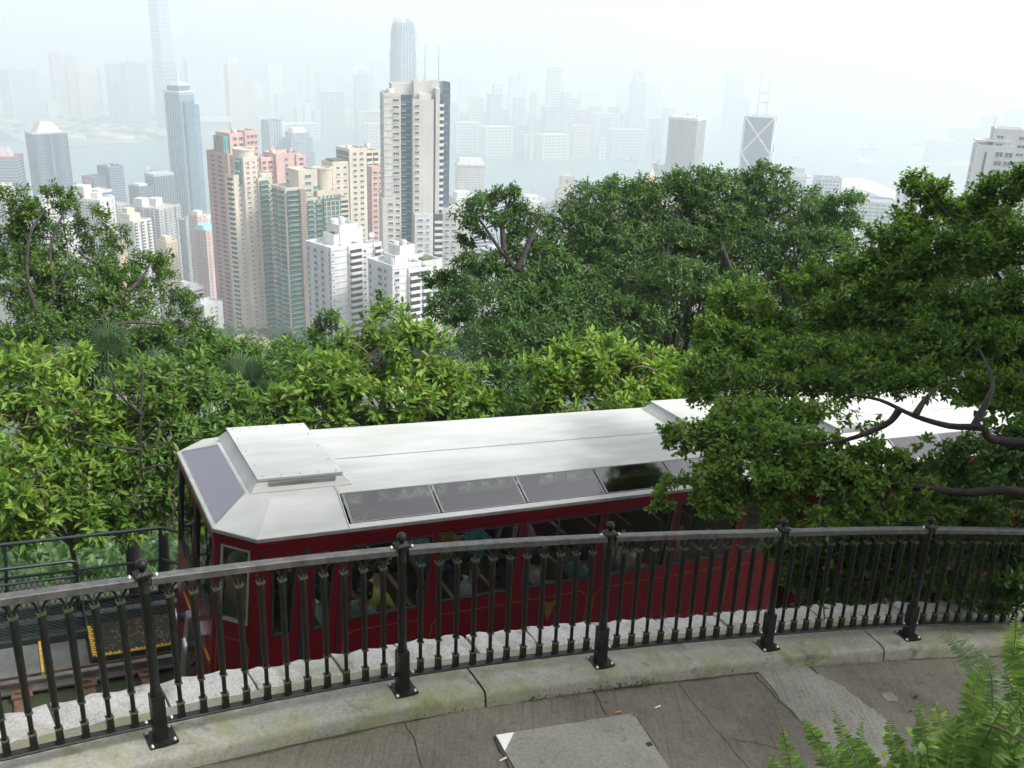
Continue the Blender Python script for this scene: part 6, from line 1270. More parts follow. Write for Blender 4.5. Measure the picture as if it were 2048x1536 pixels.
def tree(name, label, cat, lobes, mt, L, wr, seed, dens=6.0, nper=6, base=None, trunk_r=.10, indiv=0, lite=False, droop=.18, spread=(35, 85), shell=.55, twig=True, bark=None, group=None, fold=.22, clump=6, hang=0.0, extra=None, up=.45, fork_t=.45, limb_r=1.0, limbs=True, along=1.15):
    r = np.random.default_rng(seed); rr = random.Random(seed); bark = bark or m_bark
    lob = lobes_px(lobes); cen = np.mean([c for c, _ in lob], 0)
    if base is None:
        bx, by = cen[0], cen[1]; base = np.array([bx, by, float(ground_z(bx, by))])
    base = np.asarray(base, float)
    root = empty(name, tuple(base), 0, label=label, cat=cat, group=group); dens *= DENS
    tb = MB(); wb = MB()
    fork = base + (cen - base) * fork_t + np.array([0, 0, 0.0]); lowz = min(c[2] - q[2] for c, q in lob)
    if fork[2] < lowz - 1: fork[2] = (lowz + base[2]) / 2
    tb.tube(curve(base - np.array([0, 0, .3]), fork, 0, 5, .03, rr), list(np.linspace(trunk_r, trunk_r * .7, 6)), 8)
    tips, axes, ctrs = [], [], []
    for c, R in lob:
        pts = curve(fork, c, .06, 6, .03, rr)
        if limbs: tb.tube(pts, list(np.linspace(trunk_r * .5 * limb_r, trunk_r * .12 * limb_r, 7)), 6)
        nt_ = max(4, int(dens * R[0] * R[2] / (L * L))); nc = max(2, nt_ // clump)
        D = nrm(r.normal(size=(nc, 3))); rad = shell + (1 - shell) * r.random((nc, 1)) ** .7
        CC = c + D * rad * R
        cr = np.array([.36, .36, .31]) * np.mean(R) * (r.random((nc, 1)) * .5 + .7)
        for i in range(nc):
            k = max(2, int(clump * (.6 + .8 * r.random())))
            d2 = nrm(r.normal(size=(k, 3)) + np.array([0, 0, up])); tp = CC[i] + d2 * cr[i] * (.45 + .55 * r.random((k, 1)))
            tips.append(tp); axes.append(nrm(d2 * .7 + D[i] * .35 + np.array([0, 0, up - hang]) + r.normal(size=(k, 3)) * .25))
            if twig:
                if rr.random() < .45:
                    p0 = c + (CC[i] - c) * rr.uniform(.2, .6) + r.normal(size=3) * R * .12; wb.tube(curve(p0, CC[i], .08, 3, .10, rr), [L * .10, L * .09, L * .07, L * .05], 4, cap=False)
                for q in range(min(3, k)): wb.tube([CC[i], tp[q]], [L * .05, L * .025], 3, cap=False)
    tb.build('trunk', bark, root).matrix_local = Matrix.Translation(-Vector(root.location))
    if wb.f: tag(wb.build('branch', bark, root), kind='stuff').matrix_local = Matrix.Translation(-Vector(root.location))
    tips = np.concatenate(tips); axes = np.concatenate(axes); n = len(tips)
    a = axes; ref = np.where(np.abs(a[:, 2:3]) > .9, np.array([[1., 0, 0]]), np.array([[0, 0, 1.]])); e1 = nrm(np.cross(a, ref)); e2 = np.cross(a, e1)
    P, F, N, LL, cv = [], [], [], [], []
    ph = r.random(n) * 6.28; tint = r.random(n)
    for q in range(nper):
        az = ph + q * 2.4 + r.normal(size=n) * .2; el = np.radians(spread[0] + (spread[1] - spread[0]) * (q + .5) / nper + r.normal(size=n) * 8)
        out = e1 * np.cos(az)[:, None] + e2 * np.sin(az)[:, None]; f = a * np.cos(el)[:, None] + out * np.sin(el)[:, None] + np.array([0, 0, -hang * .5])
        P.append(tips + out * L * .05 - a * (L * along * q / nper) + r.normal(size=(n, 3)) * L * .12); F.append(nrm(f)); N.append(nrm(a * .6 + np.array([0, 0, .8]) + r.normal(size=(n, 3)) * .25)); LL.append(L * (.7 + .5 * r.random(n))); cv.append((tint * .55 + r.random(n) * .45))
    P, F, N, LL, cv = map(np.concatenate, (P, F, N, LL, cv))
    if indiv:
        sc = (P - CAM) @ cF; order = np.argsort(sc); pick = order[:min(len(order) // 2, 9000)]; sel = r.choice(pick, min(indiv, len(pick)), replace=False) if len(pick) > indiv * 6 else order[:indiv]
        sel = order[np.linspace(0, min(len(order) - 1, indiv * 5), indiv).astype(int)]; sel = np.unique(sel)
        keep = np.ones(len(P), bool); keep[sel] = False
        for i in sel:
            x = F[i]; y = -nrm(np.cross(x, N[i])); z = np.cross(x, y); s_ = LL[i]
            if z @ N[i] < 0: y, z = -y, -z
            M = Matrix(((x[0] * s_, y[0] * s_, z[0] * s_, P[i][0]), (x[1] * s_, y[1] * s_, z[1] * s_, P[i][1]), (x[2] * s_, y[2] * s_, z[2] * s_, P[i][2]), (0, 0, 0, 1)))
            link('leaf', single_leaf_mesh(mt, wr, droop, fold), root, M=Matrix.Translation(-Vector(base)) @ M)
        P, F, N, LL, cv = P[keep], F[keep], N[keep], LL[keep], cv[keep]
    V, Fc, k = leaf_geo(P, F, N, LL, wr, droop, fold, lite)
    me = np_mesh('crown', V - base, Fc, mt, np.repeat(cv, k)); tag(link('crown', me, root), kind='stuff')
    return root
def limb(root, pix, r0, r1, n=7):
    b = MB(); P = [at(*p) for p in pix]; Q = []
    for i in range(len(P) - 1):
        for k in range(4):
            t = k / 4; p0, p1, p2, p3 = P[max(i - 1, 0)], P[i], P[i + 1], P[min(i + 2, len(P) - 1)]
            Q.append(.5 * (2 * p1 + (p2 - p0) * t + (2 * p0 - 5 * p1 + 4 * p2 - p3) * t * t + (3 * p1 - p0 - 3 * p2 + p3) * t ** 3))
    Q.append(P[-1]); o = link('limb', None, root) if False else b
    b.tube(Q, list(np.linspace(r0, r1, len(Q))), n); ob = b.build('limb', m_bark, root); ob.matrix_local = Matrix.Translation(-Vector(root.location)); return ob

# shrubs just behind the track
G = 'leafy shrubs behind the track'
tree('shrub', 'bright yellow green shrub at the far left behind the handrail', 'shrub', [(40, 760, 90, 70, 14.6), (120, 725, 70, 45, 15.2), (30, 870, 90, 75, 14.0), (150, 850, 95, 85, 14.4), (50, 980, 95, 80, 13.4), (170, 980, 90, 80, 13.7), (240, 890, 80, 70, 14.4), (110, 1050, 120, 40, 13.4), (30, 1040, 70, 50, 13.4), (220, 1050, 70, 36, 13.6)], m_lf_bright, .155, .175, 301, 6.5, 6, trunk_r=.05, indiv=300, group=G, bark=m_twig)
r_ = tree('shrub', 'tall green shrub with bare reddish stems left of the car front', 'shrub', [(300, 790, 85, 75, 14.6), (375, 760, 75, 50, 15.2), (335, 890, 85, 75, 14.2), (270, 1000, 85, 60, 13.6), (430, 820, 85, 60, 15.0), (480, 870, 70, 40, 15.2), (340, 1000, 50, 60, 13.8)], m_lf_mid, .145, .175, 302, 5.5, 6, trunk_r=.05, indiv=300, group=G, bark=m_twig)
for px in ([(286, 1060, 13.4), (284, 960, 13.5), (280, 860, 13.6), (286, 760, 13.9), (282, 720, 14.1)], [(282, 900, 13.5), (240, 895, 13.3), (150, 880, 13.2)], [(284, 880, 13.6), (320, 845, 13.4), (300, 905, 13.3)], [(284, 830, 13.6), (240, 790, 13.5), (215, 740, 13.7)], [(345, 1050, 13.3), (352, 950, 13.5), (390, 880, 13.7)], [(282, 940, 13.4), (330, 930, 13.3), (352, 950, 13.3)]): limb(r_, px, .026, .008, 6)
tree('shrub', 'large glossy green shrub rising behind the car roof centre', 'shrub', [(800, 655, 75, 45, 16.0), (745, 715, 85, 60, 15.6), (850, 715, 75, 60, 16.0), (660, 760, 90, 50, 15.0), (610, 805, 90, 50, 14.6), (905, 765, 75, 50, 16.0), (760, 800, 110, 50, 15.0), (900, 810, 80, 40, 15.6), (560, 830, 60, 40, 14.4), (970, 800, 40, 30, 16.0)], m_lf_bright, .165, .19, 303, 6.0, 6, trunk_r=.06, indiv=300, group=G, bark=m_twig)
tree('shrub', 'rounded light green shrub behind the car roof right of centre', 'shrub', [(1190, 705, 80, 38, 16.4), (1125, 750, 80, 50, 16), (1245, 750, 85, 50, 16), (1080, 795, 45, 30, 15.6), (1190, 800, 120, 40, 15.6), (1310, 735, 60, 40, 16.4), (1330, 790, 60, 40, 16)], m_lf_bright, .17, .175, 304, 6.5, 6, trunk_r=.06, indiv=300, group=G, bark=m_twig)
tree('shrub', 'small light green bush tucked under the big tree left of the palm', 'shrub', [(1500, 690, 60, 36, 17), (1430, 720, 50, 30, 17), (1380, 760, 60, 50, 16.6)], m_lf_bright, .17, .2, 305, 6, 6, trunk_r=.05, group=G, bark=m_twig)
tree('shrub', 'thin sparse sapling in front of the white apartment block', 'sapling', [(655, 655, 34, 34, 20), (610, 680, 40, 26, 20), (700, 700, 45, 30, 19), (640, 725, 60, 30, 19), (760, 610, 26, 26, 20)], m_lf_mid, .13, .22, 306, 5, 5, trunk_r=.03, lite=True, group=G)
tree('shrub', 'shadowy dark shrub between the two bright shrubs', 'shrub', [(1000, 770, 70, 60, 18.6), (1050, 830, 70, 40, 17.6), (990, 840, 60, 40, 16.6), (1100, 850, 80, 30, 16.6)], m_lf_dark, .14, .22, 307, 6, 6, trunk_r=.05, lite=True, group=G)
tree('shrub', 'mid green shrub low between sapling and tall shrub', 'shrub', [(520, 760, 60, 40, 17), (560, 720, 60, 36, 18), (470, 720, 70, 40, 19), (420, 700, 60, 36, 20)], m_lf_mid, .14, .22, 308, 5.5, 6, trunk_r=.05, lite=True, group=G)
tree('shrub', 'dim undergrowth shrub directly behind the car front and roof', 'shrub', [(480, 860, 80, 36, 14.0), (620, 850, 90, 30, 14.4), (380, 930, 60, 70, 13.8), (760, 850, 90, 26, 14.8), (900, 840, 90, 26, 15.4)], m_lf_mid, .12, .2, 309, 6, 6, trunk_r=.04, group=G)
# left tree
t_ = tree('hillside_tree', 'open crowned small leaved tree at the left with white towers showing through', 'tree', [(30, 410, 40, 45, 21), (125, 400, 45, 30, 21), (190, 450, 45, 35, 21), (85, 480, 70, 50, 21), (190, 525, 55, 40, 21), (45, 560, 70, 60, 20), (140, 590, 80, 55, 20), (240, 480, 22, 30, 22), (250, 600, 60, 40, 20), (300, 540, 45, 38, 21), (330, 525, 24, 26, 22), (345, 600, 50, 36, 20.5), (60, 660, 80, 50, 19), (190, 670, 80, 45, 19), (290, 660, 70, 40, 19.5), (375, 650, 50, 32, 20), (420, 690, 40, 26, 20), (20, 500, 50, 50, 21), (110, 540, 60, 40, 20.5), (90, 620, 70, 40, 20), (200, 620, 70, 40, 19.6), (330, 690, 80, 34, 19.5), (240, 560, 50, 34, 20.5), (60, 440, 50, 34, 21)], m_lf_left, .092, .24, 311, 3.6, 6, base=at(120, 830, 20) + np.array([0, 0, -2.]), trunk_r=.12, limb_r=.35, lite=True, up=.35)
for px in ([(70, 720, 19), (72, 650, 19.2), (110, 590, 19.6), (150, 520, 20)], [(150, 700, 19), (205, 645, 19.2), (235, 600, 19.6), (300, 600, 20)], [(80, 640, 19), (55, 560, 19.5), (60, 470, 20), (90, 420, 20.5)], [(230, 605, 19.5), (280, 560, 20), (300, 530, 20.5)], [(90, 720, 18.5), (200, 640, 18.8), (235, 610, 19)], [(150, 720, 18.6), (230, 650, 18.8), (330, 650, 19)], [(110, 600, 19.6), (100, 500, 20), (130, 420, 20.6)]): limb(t_, px, .05, .016)
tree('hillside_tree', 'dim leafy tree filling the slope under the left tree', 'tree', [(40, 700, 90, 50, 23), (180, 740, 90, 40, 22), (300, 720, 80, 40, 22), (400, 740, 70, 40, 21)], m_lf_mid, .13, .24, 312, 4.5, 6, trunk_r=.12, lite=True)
# dark tree in the middle
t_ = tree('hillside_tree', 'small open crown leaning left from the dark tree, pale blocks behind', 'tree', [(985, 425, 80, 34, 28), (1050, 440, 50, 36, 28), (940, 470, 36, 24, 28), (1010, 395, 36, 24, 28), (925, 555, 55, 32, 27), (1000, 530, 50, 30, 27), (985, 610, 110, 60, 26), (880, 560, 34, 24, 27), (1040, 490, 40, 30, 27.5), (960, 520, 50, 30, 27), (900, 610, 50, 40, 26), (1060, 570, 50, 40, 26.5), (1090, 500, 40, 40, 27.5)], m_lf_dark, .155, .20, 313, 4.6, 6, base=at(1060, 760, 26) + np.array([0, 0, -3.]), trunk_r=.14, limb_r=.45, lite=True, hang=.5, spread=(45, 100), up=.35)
for px in ([(1060, 700, 26), (1040, 560, 26.5), (1000, 500, 27), (960, 440, 27.5)], [(1035, 540, 26.6), (1060, 480, 27), (1085, 430, 27.5)], [(1010, 510, 27), (1005, 450, 27.5), (1020, 400, 28)]): limb(t_, px, .10, .03)
t_ = tree('hillside_tree', 'broad dark green tree with drooping leaf clusters in the middle of the view', 'tree', [(1150, 470, 80, 60, 29), (1220, 415, 90, 55, 29.5), (1330, 400, 90, 50, 30), (1445, 395, 95, 55, 30), (1530, 365, 55, 38, 30), (1600, 420, 80, 50, 30), (1690, 420, 45, 40, 29), (1290, 490, 120, 60, 29), (1440, 480, 110, 60, 29), (1570, 500, 90, 60, 28.5), (1090, 560, 90, 60, 27), (1180, 600, 110, 60, 27), (1120, 680, 110, 60, 25), (1010, 690, 100, 55, 24.5), (1260, 640, 90, 50, 26), (1370, 560, 90, 50, 27), (1480, 600, 70, 50, 26.5), (1650, 500, 70, 50, 28), (1060, 740, 60, 40, 24), (1300, 560, 90, 50, 28), (1210, 490, 80, 50, 28.5), (1380, 470, 90, 50, 29), (1510, 550, 80, 50, 28), (1240, 560, 80, 50, 27.5), (1330, 640, 80, 40, 27), (1420, 650, 80, 40, 27), (1590, 580, 70, 45, 28), (1420, 560, 80, 45, 28), (1100, 620, 90, 50, 26), (1640, 450, 60, 45, 29), (1480, 430, 80, 40, 29.5), (1390, 365, 60, 30, 30), (1250, 375, 50, 28, 30)], m_lf_dark, .155, .20, 314, 5.6, 6, base=at(1330, 860, 26.5) + np.array([0, 0, -3.]), trunk_r=.22, limb_r=.45, lite=True, hang=.5, spread=(45, 100), up=.35)
for px in ([(1345, 740, 26), (1335, 660, 26.3), (1300, 600, 26.8), (1230, 520, 27.5)], [(1350, 720, 26), (1360, 640, 26.4), (1420, 560, 27.2), (1470, 480, 28)], [(1300, 610, 26.6), (1330, 540, 27.3), (1340, 460, 28.5)], [(1505, 700, 26), (1500, 620, 26.6), (1540, 540, 27.5), (1600, 460, 28.5)], [(1500, 640, 26.4), (1470, 560, 27), (1440, 480, 28)], [(1230, 690, 25.5), (1180, 640, 26), (1130, 600, 26.5)]): limb(t_, px, .12, .035)
for i_, (lb_, L_) in enumerate([('dim green tree behind the forked trunks of the dark tree', [(1130, 720, 110, 60, 36), (1240, 690, 90, 50, 36), (1340, 720, 90, 50, 36), (1040, 700, 80, 60, 36)]), ('dim green tree between the dark tree and the right hand palm', [(1440, 720, 90, 60, 35), (1520, 690, 70, 50, 35), (1400, 660, 60, 30, 37)]), ('dim green tree behind the right hand palm', [(1620, 640, 80, 60, 36), (1700, 600, 80, 60, 36), (1660, 720, 120, 60, 34)]), ('dim green tree behind the middle of the big leafy tree', [(1790, 560, 80, 70, 34), (1880, 520, 80, 70, 34), (1980, 480, 80, 70, 33), (1840, 660, 120, 70, 32), (2000, 620, 100, 80, 32)])]):
    tree('hillside_tree', lb_, 'tree', L_, m_lf_dark if i_ % 2 else m_lf_mid, .20, .24, 330 + i_, 4.5, 6, trunk_r=.2, limb_r=.5, lite=True)
# big tree at the right, reaching over the car
base_r = at(2330, 1010, 9.6); base_r[2] = -3.6
t_ = tree('overhanging_tree', 'big small leaved tree at the right reaching over the red car', 'tree', [(1850, 372, 55, 36, 13), (1905, 420, 60, 42, 13), (2000, 385, 55, 40, 12.6), (2060, 360, 50, 45, 12.4), (1800, 480, 70, 50, 12.6), (1900, 510, 90, 60, 12.2), (2010, 490, 80, 60, 11.8), (1730, 545, 70, 50, 12.4), (1770, 620, 90, 60, 12), (1890, 620, 100, 60, 11.6), (2010, 610, 80, 60, 11.2), (1660, 640, 70, 50, 12), (1720, 700, 100, 45, 11.4), (1850, 710, 100, 50, 11), (1980, 700, 100, 50, 10.8), (1480, 610, 70, 50, 12.6), (1440, 690, 60, 60, 12), (1560, 660, 60, 36, 12.4), (1420, 760, 70, 50, 11), (1530, 770, 90, 40, 10.8), (1650, 770, 90, 34, 10.6), (1780, 765, 90, 32, 10.4), (1920, 760, 90, 36, 10.2), (2030, 780, 60, 50, 10), (1620, 560, 60, 40, 12.6), (1960, 440, 60, 40, 12.6), (1830, 440, 50, 34, 12.8), (1600, 720, 80, 40, 11.2), (1500, 690, 60, 40, 11.8), (2020, 690, 60, 60, 10.6), (1900, 680, 90, 50, 11), (1740, 730, 80, 34, 10.8), (1800, 560, 80, 50, 12.2)], m_lf_small, .066, .30, 315, 7.0, 5, base=base_r, trunk_r=.24, fork_t=.05, limbs=False, indiv=0, lite=True, shell=.3, clump=9, spread=(20, 100))
for px in ([(2330, 1010, 9.5), (2150, 900, 9.2), (1990, 880, 8.9), (1965, 856, 8.8), (1900, 852, 8.8), (1830, 832, 8.8), (1760, 800, 9), (1700, 790, 9.2)], [(1945, 858, 8.8), (1975, 800, 9), (1985, 760, 9.4), (1960, 700, 10)], [(2330, 990, 9.6), (2100, 780, 10.2), (1960, 700, 10.8), (1800, 640, 11.5), (1600, 640, 12.2)], [(2200, 860, 9.8), (2040, 620, 11.2), (1940, 480, 12.3), (1860, 390, 12.9)], [(1800, 818, 8.85), (1770, 850, 8.8), (1690, 880, 8.6), (1600, 890, 8.5)], [(1830, 832, 8.8), (1850, 800, 9), (1880, 770, 9.4)]): limb(t_, px, .036 if px[0][0] < 2000 else .05, .010)
t_ = tree('overhanging_tree', 'low leafy boughs hanging over the red car in front of its windows', 'tree', [(1490, 845, 80, 30, 9.2), (1400, 880, 70, 34, 8.9), (1350, 870, 40, 24, 8.8), (1500, 920, 90, 36, 8.7), (1400, 955, 80, 34, 8.5), (1320, 1000, 30, 20, 8.4), (1440, 1010, 60, 28, 8.4), (1580, 880, 70, 34, 8.8), (1610, 950, 80, 36, 8.5), (1700, 960, 80, 40, 8.5), (1690, 1020, 80, 26, 8.4), (1790, 1010, 46, 26, 8.4), (1560, 1010, 50, 24, 8.4), (1760, 910, 60, 30, 8.7), (1450, 870, 70, 34, 9), (1530, 880, 80, 30, 9), (1460, 970, 80, 34, 8.6), (1650, 900, 70, 30, 8.7), (1560, 960, 70, 36, 8.5), (1830, 980, 60, 30, 8.6), (1860, 1030, 60, 26, 8.6), (1760, 960, 60, 34, 8.6), (1500, 820, 80, 26, 9.6), (1600, 820, 80, 26, 9.6), (1560, 1050, 60, 24, 8.4)], m_lf_small, .054, .30, 316, 6.5, 5, base=base_r + np.array([-.6, -.3, 0]), trunk_r=.14, fork_t=.05, limbs=False, indiv=300, shell=.25, clump=9, spread=(20, 100), hang=.1)
for px in ([(2250, 1060, 9), (2048, 985, 8.7), (1930, 985, 8.6), (1830, 972, 8.5), (1700, 960, 8.5), (1600, 950, 8.5)], [(1700, 960, 8.5), (1560, 930, 8.6), (1440, 900, 8.7), (1370, 880, 8.8)]): limb(t_, px, .05, .010)
tree('overhanging_tree', 'sparse dangling twigs against the white roof of the second car', 'tree', [(1690, 850, 60, 36, 9), (1760, 850, 50, 30, 8.9), (1840, 880, 50, 24, 8.8), (1900, 800, 60, 24, 9.2), (2000, 840, 50, 30, 9)], m_lf_small, .058, .30, 317, .6, 5, base=base_r + np.array([-.3, .2, 0]), trunk_r=.06, fork_t=.05, limbs=False, shell=.2, clump=5)
tree('overhanging_tree', 'dark leafy mass right of the red cars behind the railing', 'tree', [(1930, 1010, 80, 40, 9.2), (2020, 940, 70, 60, 9), (1990, 1090, 90, 60, 9), (2060, 1040, 60, 70, 8.8), (1900, 1120, 60, 40, 9.4), (2050, 1150, 60, 60, 8.6), (2000, 1190, 60, 36, 8.6), (1640, 1150, 60, 50, 9.6), (1720, 1180, 70, 40, 9.5), (1760, 1100, 70, 40, 9.6), (1840, 1180, 70, 40, 9.3), (1930, 1170, 70, 40, 9), (1580, 1110, 50, 40, 9.6), (1660, 1090, 60, 40, 9.6), (1850, 1070, 80, 40, 9.3), (1940, 920, 80, 50, 9.4), (1870, 960, 70, 40, 9.6), (1960, 1050, 80, 50, 9.1), (1760, 1150, 70, 40, 9.5), (2040, 880, 50, 50, 9.2), (1700, 1050, 60, 30, 9.5), (1790, 1060, 60, 30, 9.5), (1880, 1220, 60, 30, 9.2), (1960, 1230, 60, 30, 9), (1694, 1113, 50, 40, 9.5), (1829, 1108, 50, 40, 9.4), (1644, 1198, 50, 30, 9.6), (1600, 1150, 40, 40, 9.7), (1809, 940, 40, 30, 9.3), (1560, 1090, 40, 30, 9.7), (1620, 1200, 50, 24, 9.6)], m_lf_dark, .07, .30, 318, 5.0, 6, base=base_r + np.array([.2, -.5, 0]), fork_t=.05, limbs=False, trunk_r=.07, shell=.3, lite=True)
# unseen tall tree added to shade the cars and path; shows in the skylights
def lobes_world(Ls): return [(np.array(c, float), np.array(r, float)) for c, r in Ls]
_lp = lobes_px
lobes_px = lambda L_: lobes_world(L_) if len(L_[0]) == 2 else _lp(L_)
tree('overhanging_tree', 'unseen spreading tree added overhead at the right to shade the path and the cars', 'tree', [((8.2, 7.2, 8.2), (2.2, 2.2, 1.3)), ((11, 5.5, 9.6), (2.6, 2.4, 1.6)), ((6.2, 6.2, 7.6), (2, 2, 1.1)), ((8.5, 3.8, 8.6), (2.4, 2.2, 1.3)), ((11.5, 2.6, 9.8), (2.4, 2.2, 1.5)), ((6.2, 3.4, 7.6), (1.8, 1.8, 1.0)), ((13.5, 5.5, 11.5), (2.4, 2.4, 1.6)), ((4.6, 7.6, 7.2), (1.6, 1.6, .9))], m_lf_dark, .16, .30, 319, 2.4, 6, base=(12.5, 3.5, -2.0), trunk_r=.3, limb_r=.5, lite=True, shell=.3, clump=7)
tree('overhanging_tree', 'dense leafy boughs added at the right picture edge to shade the red car side', 'tree', [((6.7, 10.2, 1.8), (1.1, .8, 1.0)), ((5.7, 10.5, .6), (.9, .7, .8)), ((8.4, 10.2, 2.6), (1.5, 1.0, 1.4)), ((9.6, 9.4, 4.3), (1.5, 1.2, 1.4)), ((7.6, 8.6, 4.6), (1.2, 1.0, .9)), ((7.5, 9.8, 3.6), (1.3, .9, 1.2)), ((8.8, 9.6, 5.4), (1.4, 1.0, 1.3)), ((7.0, 7.4, 5.6), (1.3, 1.2, 1.0))], m_lf_dark, .16, .30, 320, 6.0, 6, base=(12.0, 8.0, -3.5), trunk_r=.2, limb_r=.5, lite=True, shell=.2, clump=7)  # boughs added to keep the sun off the red side
# a thin creeper hanging in the railing
b = MB(); P_ = [at(1655, 1060, 7.4), at(1660, 1110, 7.35), at(1652, 1160, 7.3), at(1645, 1200, 7.3), at(1650, 1240, 7.3)]
r_ = empty('creeper', tuple(P_[-1]), label='thin yellowish creeper stem dangling behind the railing at right', cat='creeper')
b.tube(P_, [.012, .010, .009, .008, .006], 5); b.build('stem', m_twig, r_).matrix_local = Matrix.Translation(-Vector(r_.location))
rr = random.Random(77); rgl = np.random.default_rng(77); n = 26; tt = rgl.random(n) * 3.9; Pc = np.array([P_[int(t)] + (P_[int(t) + 1] - P_[int(t)]) * (t % 1) for t in tt]); V, Fc, k_ = leaf_geo(Pc, rgl.normal(size=(n, 3)), rgl.normal(size=(n, 3)) + np.array([0, 0, 1.5]), np.full(n, .05), .3)
link('foliage', np_mesh('foliage', V - P_[-1], Fc, m_lf_small, np.repeat(rgl.random(n), k_)), r_)
# fan palms
m_palm = leaf_mat('palm_leaf', ramp_cols((.035, .075, .03), (.055, .10, .04), (.08, .13, .055)), .25, .42)
def fan_palm(x, y, d, R, nf, label, seed, ys=.9):
    c = at(x, y, d); rr = random.Random(seed); gz = float(ground_z(c[0], c[1])); root = empty('fan_palm', (c[0], c[1], gz), label=label, cat='palm', group='fan palms among the shrubs')
    b = MB(); b.tube([(0, 0, -.2), (.05, 0, (c[2] - gz) * .5), (0, 0, c[2] - gz - .1)], [.10, .085, .08], 8); b.build('trunk', m_bark, root)
    for i in range(nf):
        az = rr.uniform(0, 6.28); el = rr.uniform(.15, 1.25); dr = np.array([math.cos(az) * math.cos(el), math.sin(az) * math.cos(el), math.sin(el)]); o = np.array([0, 0, c[2] - gz - .1]); hub = o + dr * R * rr.uniform(.7, 1.0)
        b = MB(); b.tube([o, (o + hub) / 2 + np.array([0, 0, .05]), hub], [.022, .016, .012], 5)
        sd = nrm(np.cross(dr, [0, 0, 1.01])); up_ = np.cross(sd, dr); n = 34
        for k in range(n):
            a = (k / (n - 1) - .5) * 4.1; e = dr * math.cos(a) + sd * math.sin(a); L = R * (.95 - .22 * abs(a) / 2.3) * rr.uniform(.82, 1.08); w = R * .024
            q = nrm(np.cross(e, up_)) * w; m1 = hub + e * L * .5 + up_ * .03 * R; m2 = hub + e * L * .8 - np.array([0, 0, .07 * R]); tip = hub + e * L * .98 - np.array([0, 0, .40 * R * rr.uniform(.5, 1.3)])
            b.add([hub, m1 + q, m1 - up_ * .02 * R, m1 - q, m2 + q * .6, m2 - q * .6, tip], [(0, 2, 1), (0, 3, 2), (1, 2, 4), (2, 5, 4), (2, 3, 5), (4, 5, 6)])
        b.build('frond', m_palm, root)
fan_palm(215, 735, 17.5, .62, 8, 'dark fan palm under the left tree', 401); fan_palm(490, 790, 16.5, .58, 8, 'fan palm with dull fronds left of the glossy shrub', 402); fan_palm(1600, 690, 18, .62, 8, 'greyish fan palm standing before the dark tree trunks at right', 403); fan_palm(290, 755, 17.5, .5, 6, 'smaller fan palm half buried beside the left palm', 404)
# distant trees on the slope below the towers
rr = random.Random(55)
m_lf_far = leaf_mat('leaf_far', ramp_cols((.03, .07, .02), (.05, .11, .03), (.075, .14, .04)), .25); m_lf_pale = leaf_mat('leaf_pale', ramp_cols((.30, .29, .14), (.42, .38, .20), (.22, .25, .10)), .25)
for i_, (x, y, w, d, mt_, lb) in enumerate([(505, 696, 42, 200, m_lf_pale, 'pale flowering tree below the cream towers'), (440, 690, 50, 230, m_lf_far, 'green tree left of the pale flowering tree'), (560, 700, 50, 210, m_lf_far, 'dark tree right of the pale flowering tree'), (470, 668, 40, 420, m_lf_far, 'small distant tree at the foot of the dark pink tower'), (550, 676, 40, 430, m_lf_far, 'small distant tree at the foot of the brown netting'), (400, 668, 46, 380, m_lf_far, 'distant tree below the plain white block'), (600, 690, 46, 300, m_lf_far, 'distant tree left of the sapling'), (430, 720, 70, 110, m_lf_far, 'rounded tree down slope left of the fan palm'), (530, 732, 70, 100, m_lf_far, 'rounded tree down slope above the fan palm'), (640, 740, 70, 100, m_lf_far, 'rounded tree down slope behind the glossy shrub'), (350, 700, 70, 120, m_lf_far, 'rounded tree down slope behind the left tree'), (700, 720, 60, 160, m_lf_far, 'tree down slope below the white apartment block'), (800, 690, 70, 150, m_lf_far, 'tree down slope below the lower white block'), (900, 680, 70, 140, m_lf_far, 'tree down slope left of the dark tree'), (250, 690, 80, 140, m_lf_far, 'tree down slope under the left crown'), (120, 700, 90, 140, m_lf_far, 'tree down slope at far left')]):
    m_ = d / FPX; tree('hillside_tree', lb, 'tree', [(x, y, w, w * .55, d), (x - w * .5, y + w * .2, w * .6, w * .4, d), (x + w * .5, y + w * .15, w * .6, w * .4, d), (x, y + w * .5, w, w * .5, d)], mt_, 7 * d / FPX, .35, 500 + i_, 3.2, 4, trunk_r=.3, lite=True, twig=False, group='trees down the slope')
# rest of the wooded slope, one mass
r2 = np.random.default_rng(91); n = 26000
azs = np.radians(r2.uniform(-34, 34, n)); ds = 24 * (560 / 24) ** r2.random(n); X = ds * np.sin(azs); Y = ds * np.cos(azs); Z = ground_z(X, Y) + (.5 + 3.5 * np.abs(np.sin(X * .35 + np.cos(Y * .21) * 2)) * np.minimum(1, ds / 60)) * r2.random(n) ** .5
okk = np.ones(n, bool); P = np.stack([X, Y, Z], -1)
V, Fc, k_ = leaf_geo(P, r2.normal(size=(n, 3)), r2.normal(size=(n, 3)) * .5 + np.array([0, 0, 1.]), .22 + ds * .006, .4, lite=True)
tag(link('wooded_slope', np_mesh('wooded_slope', V, Fc, m_lf_far, np.repeat(r2.random(n), k_))), label='dense green woodland covering the steep slope below', kind='stuff')
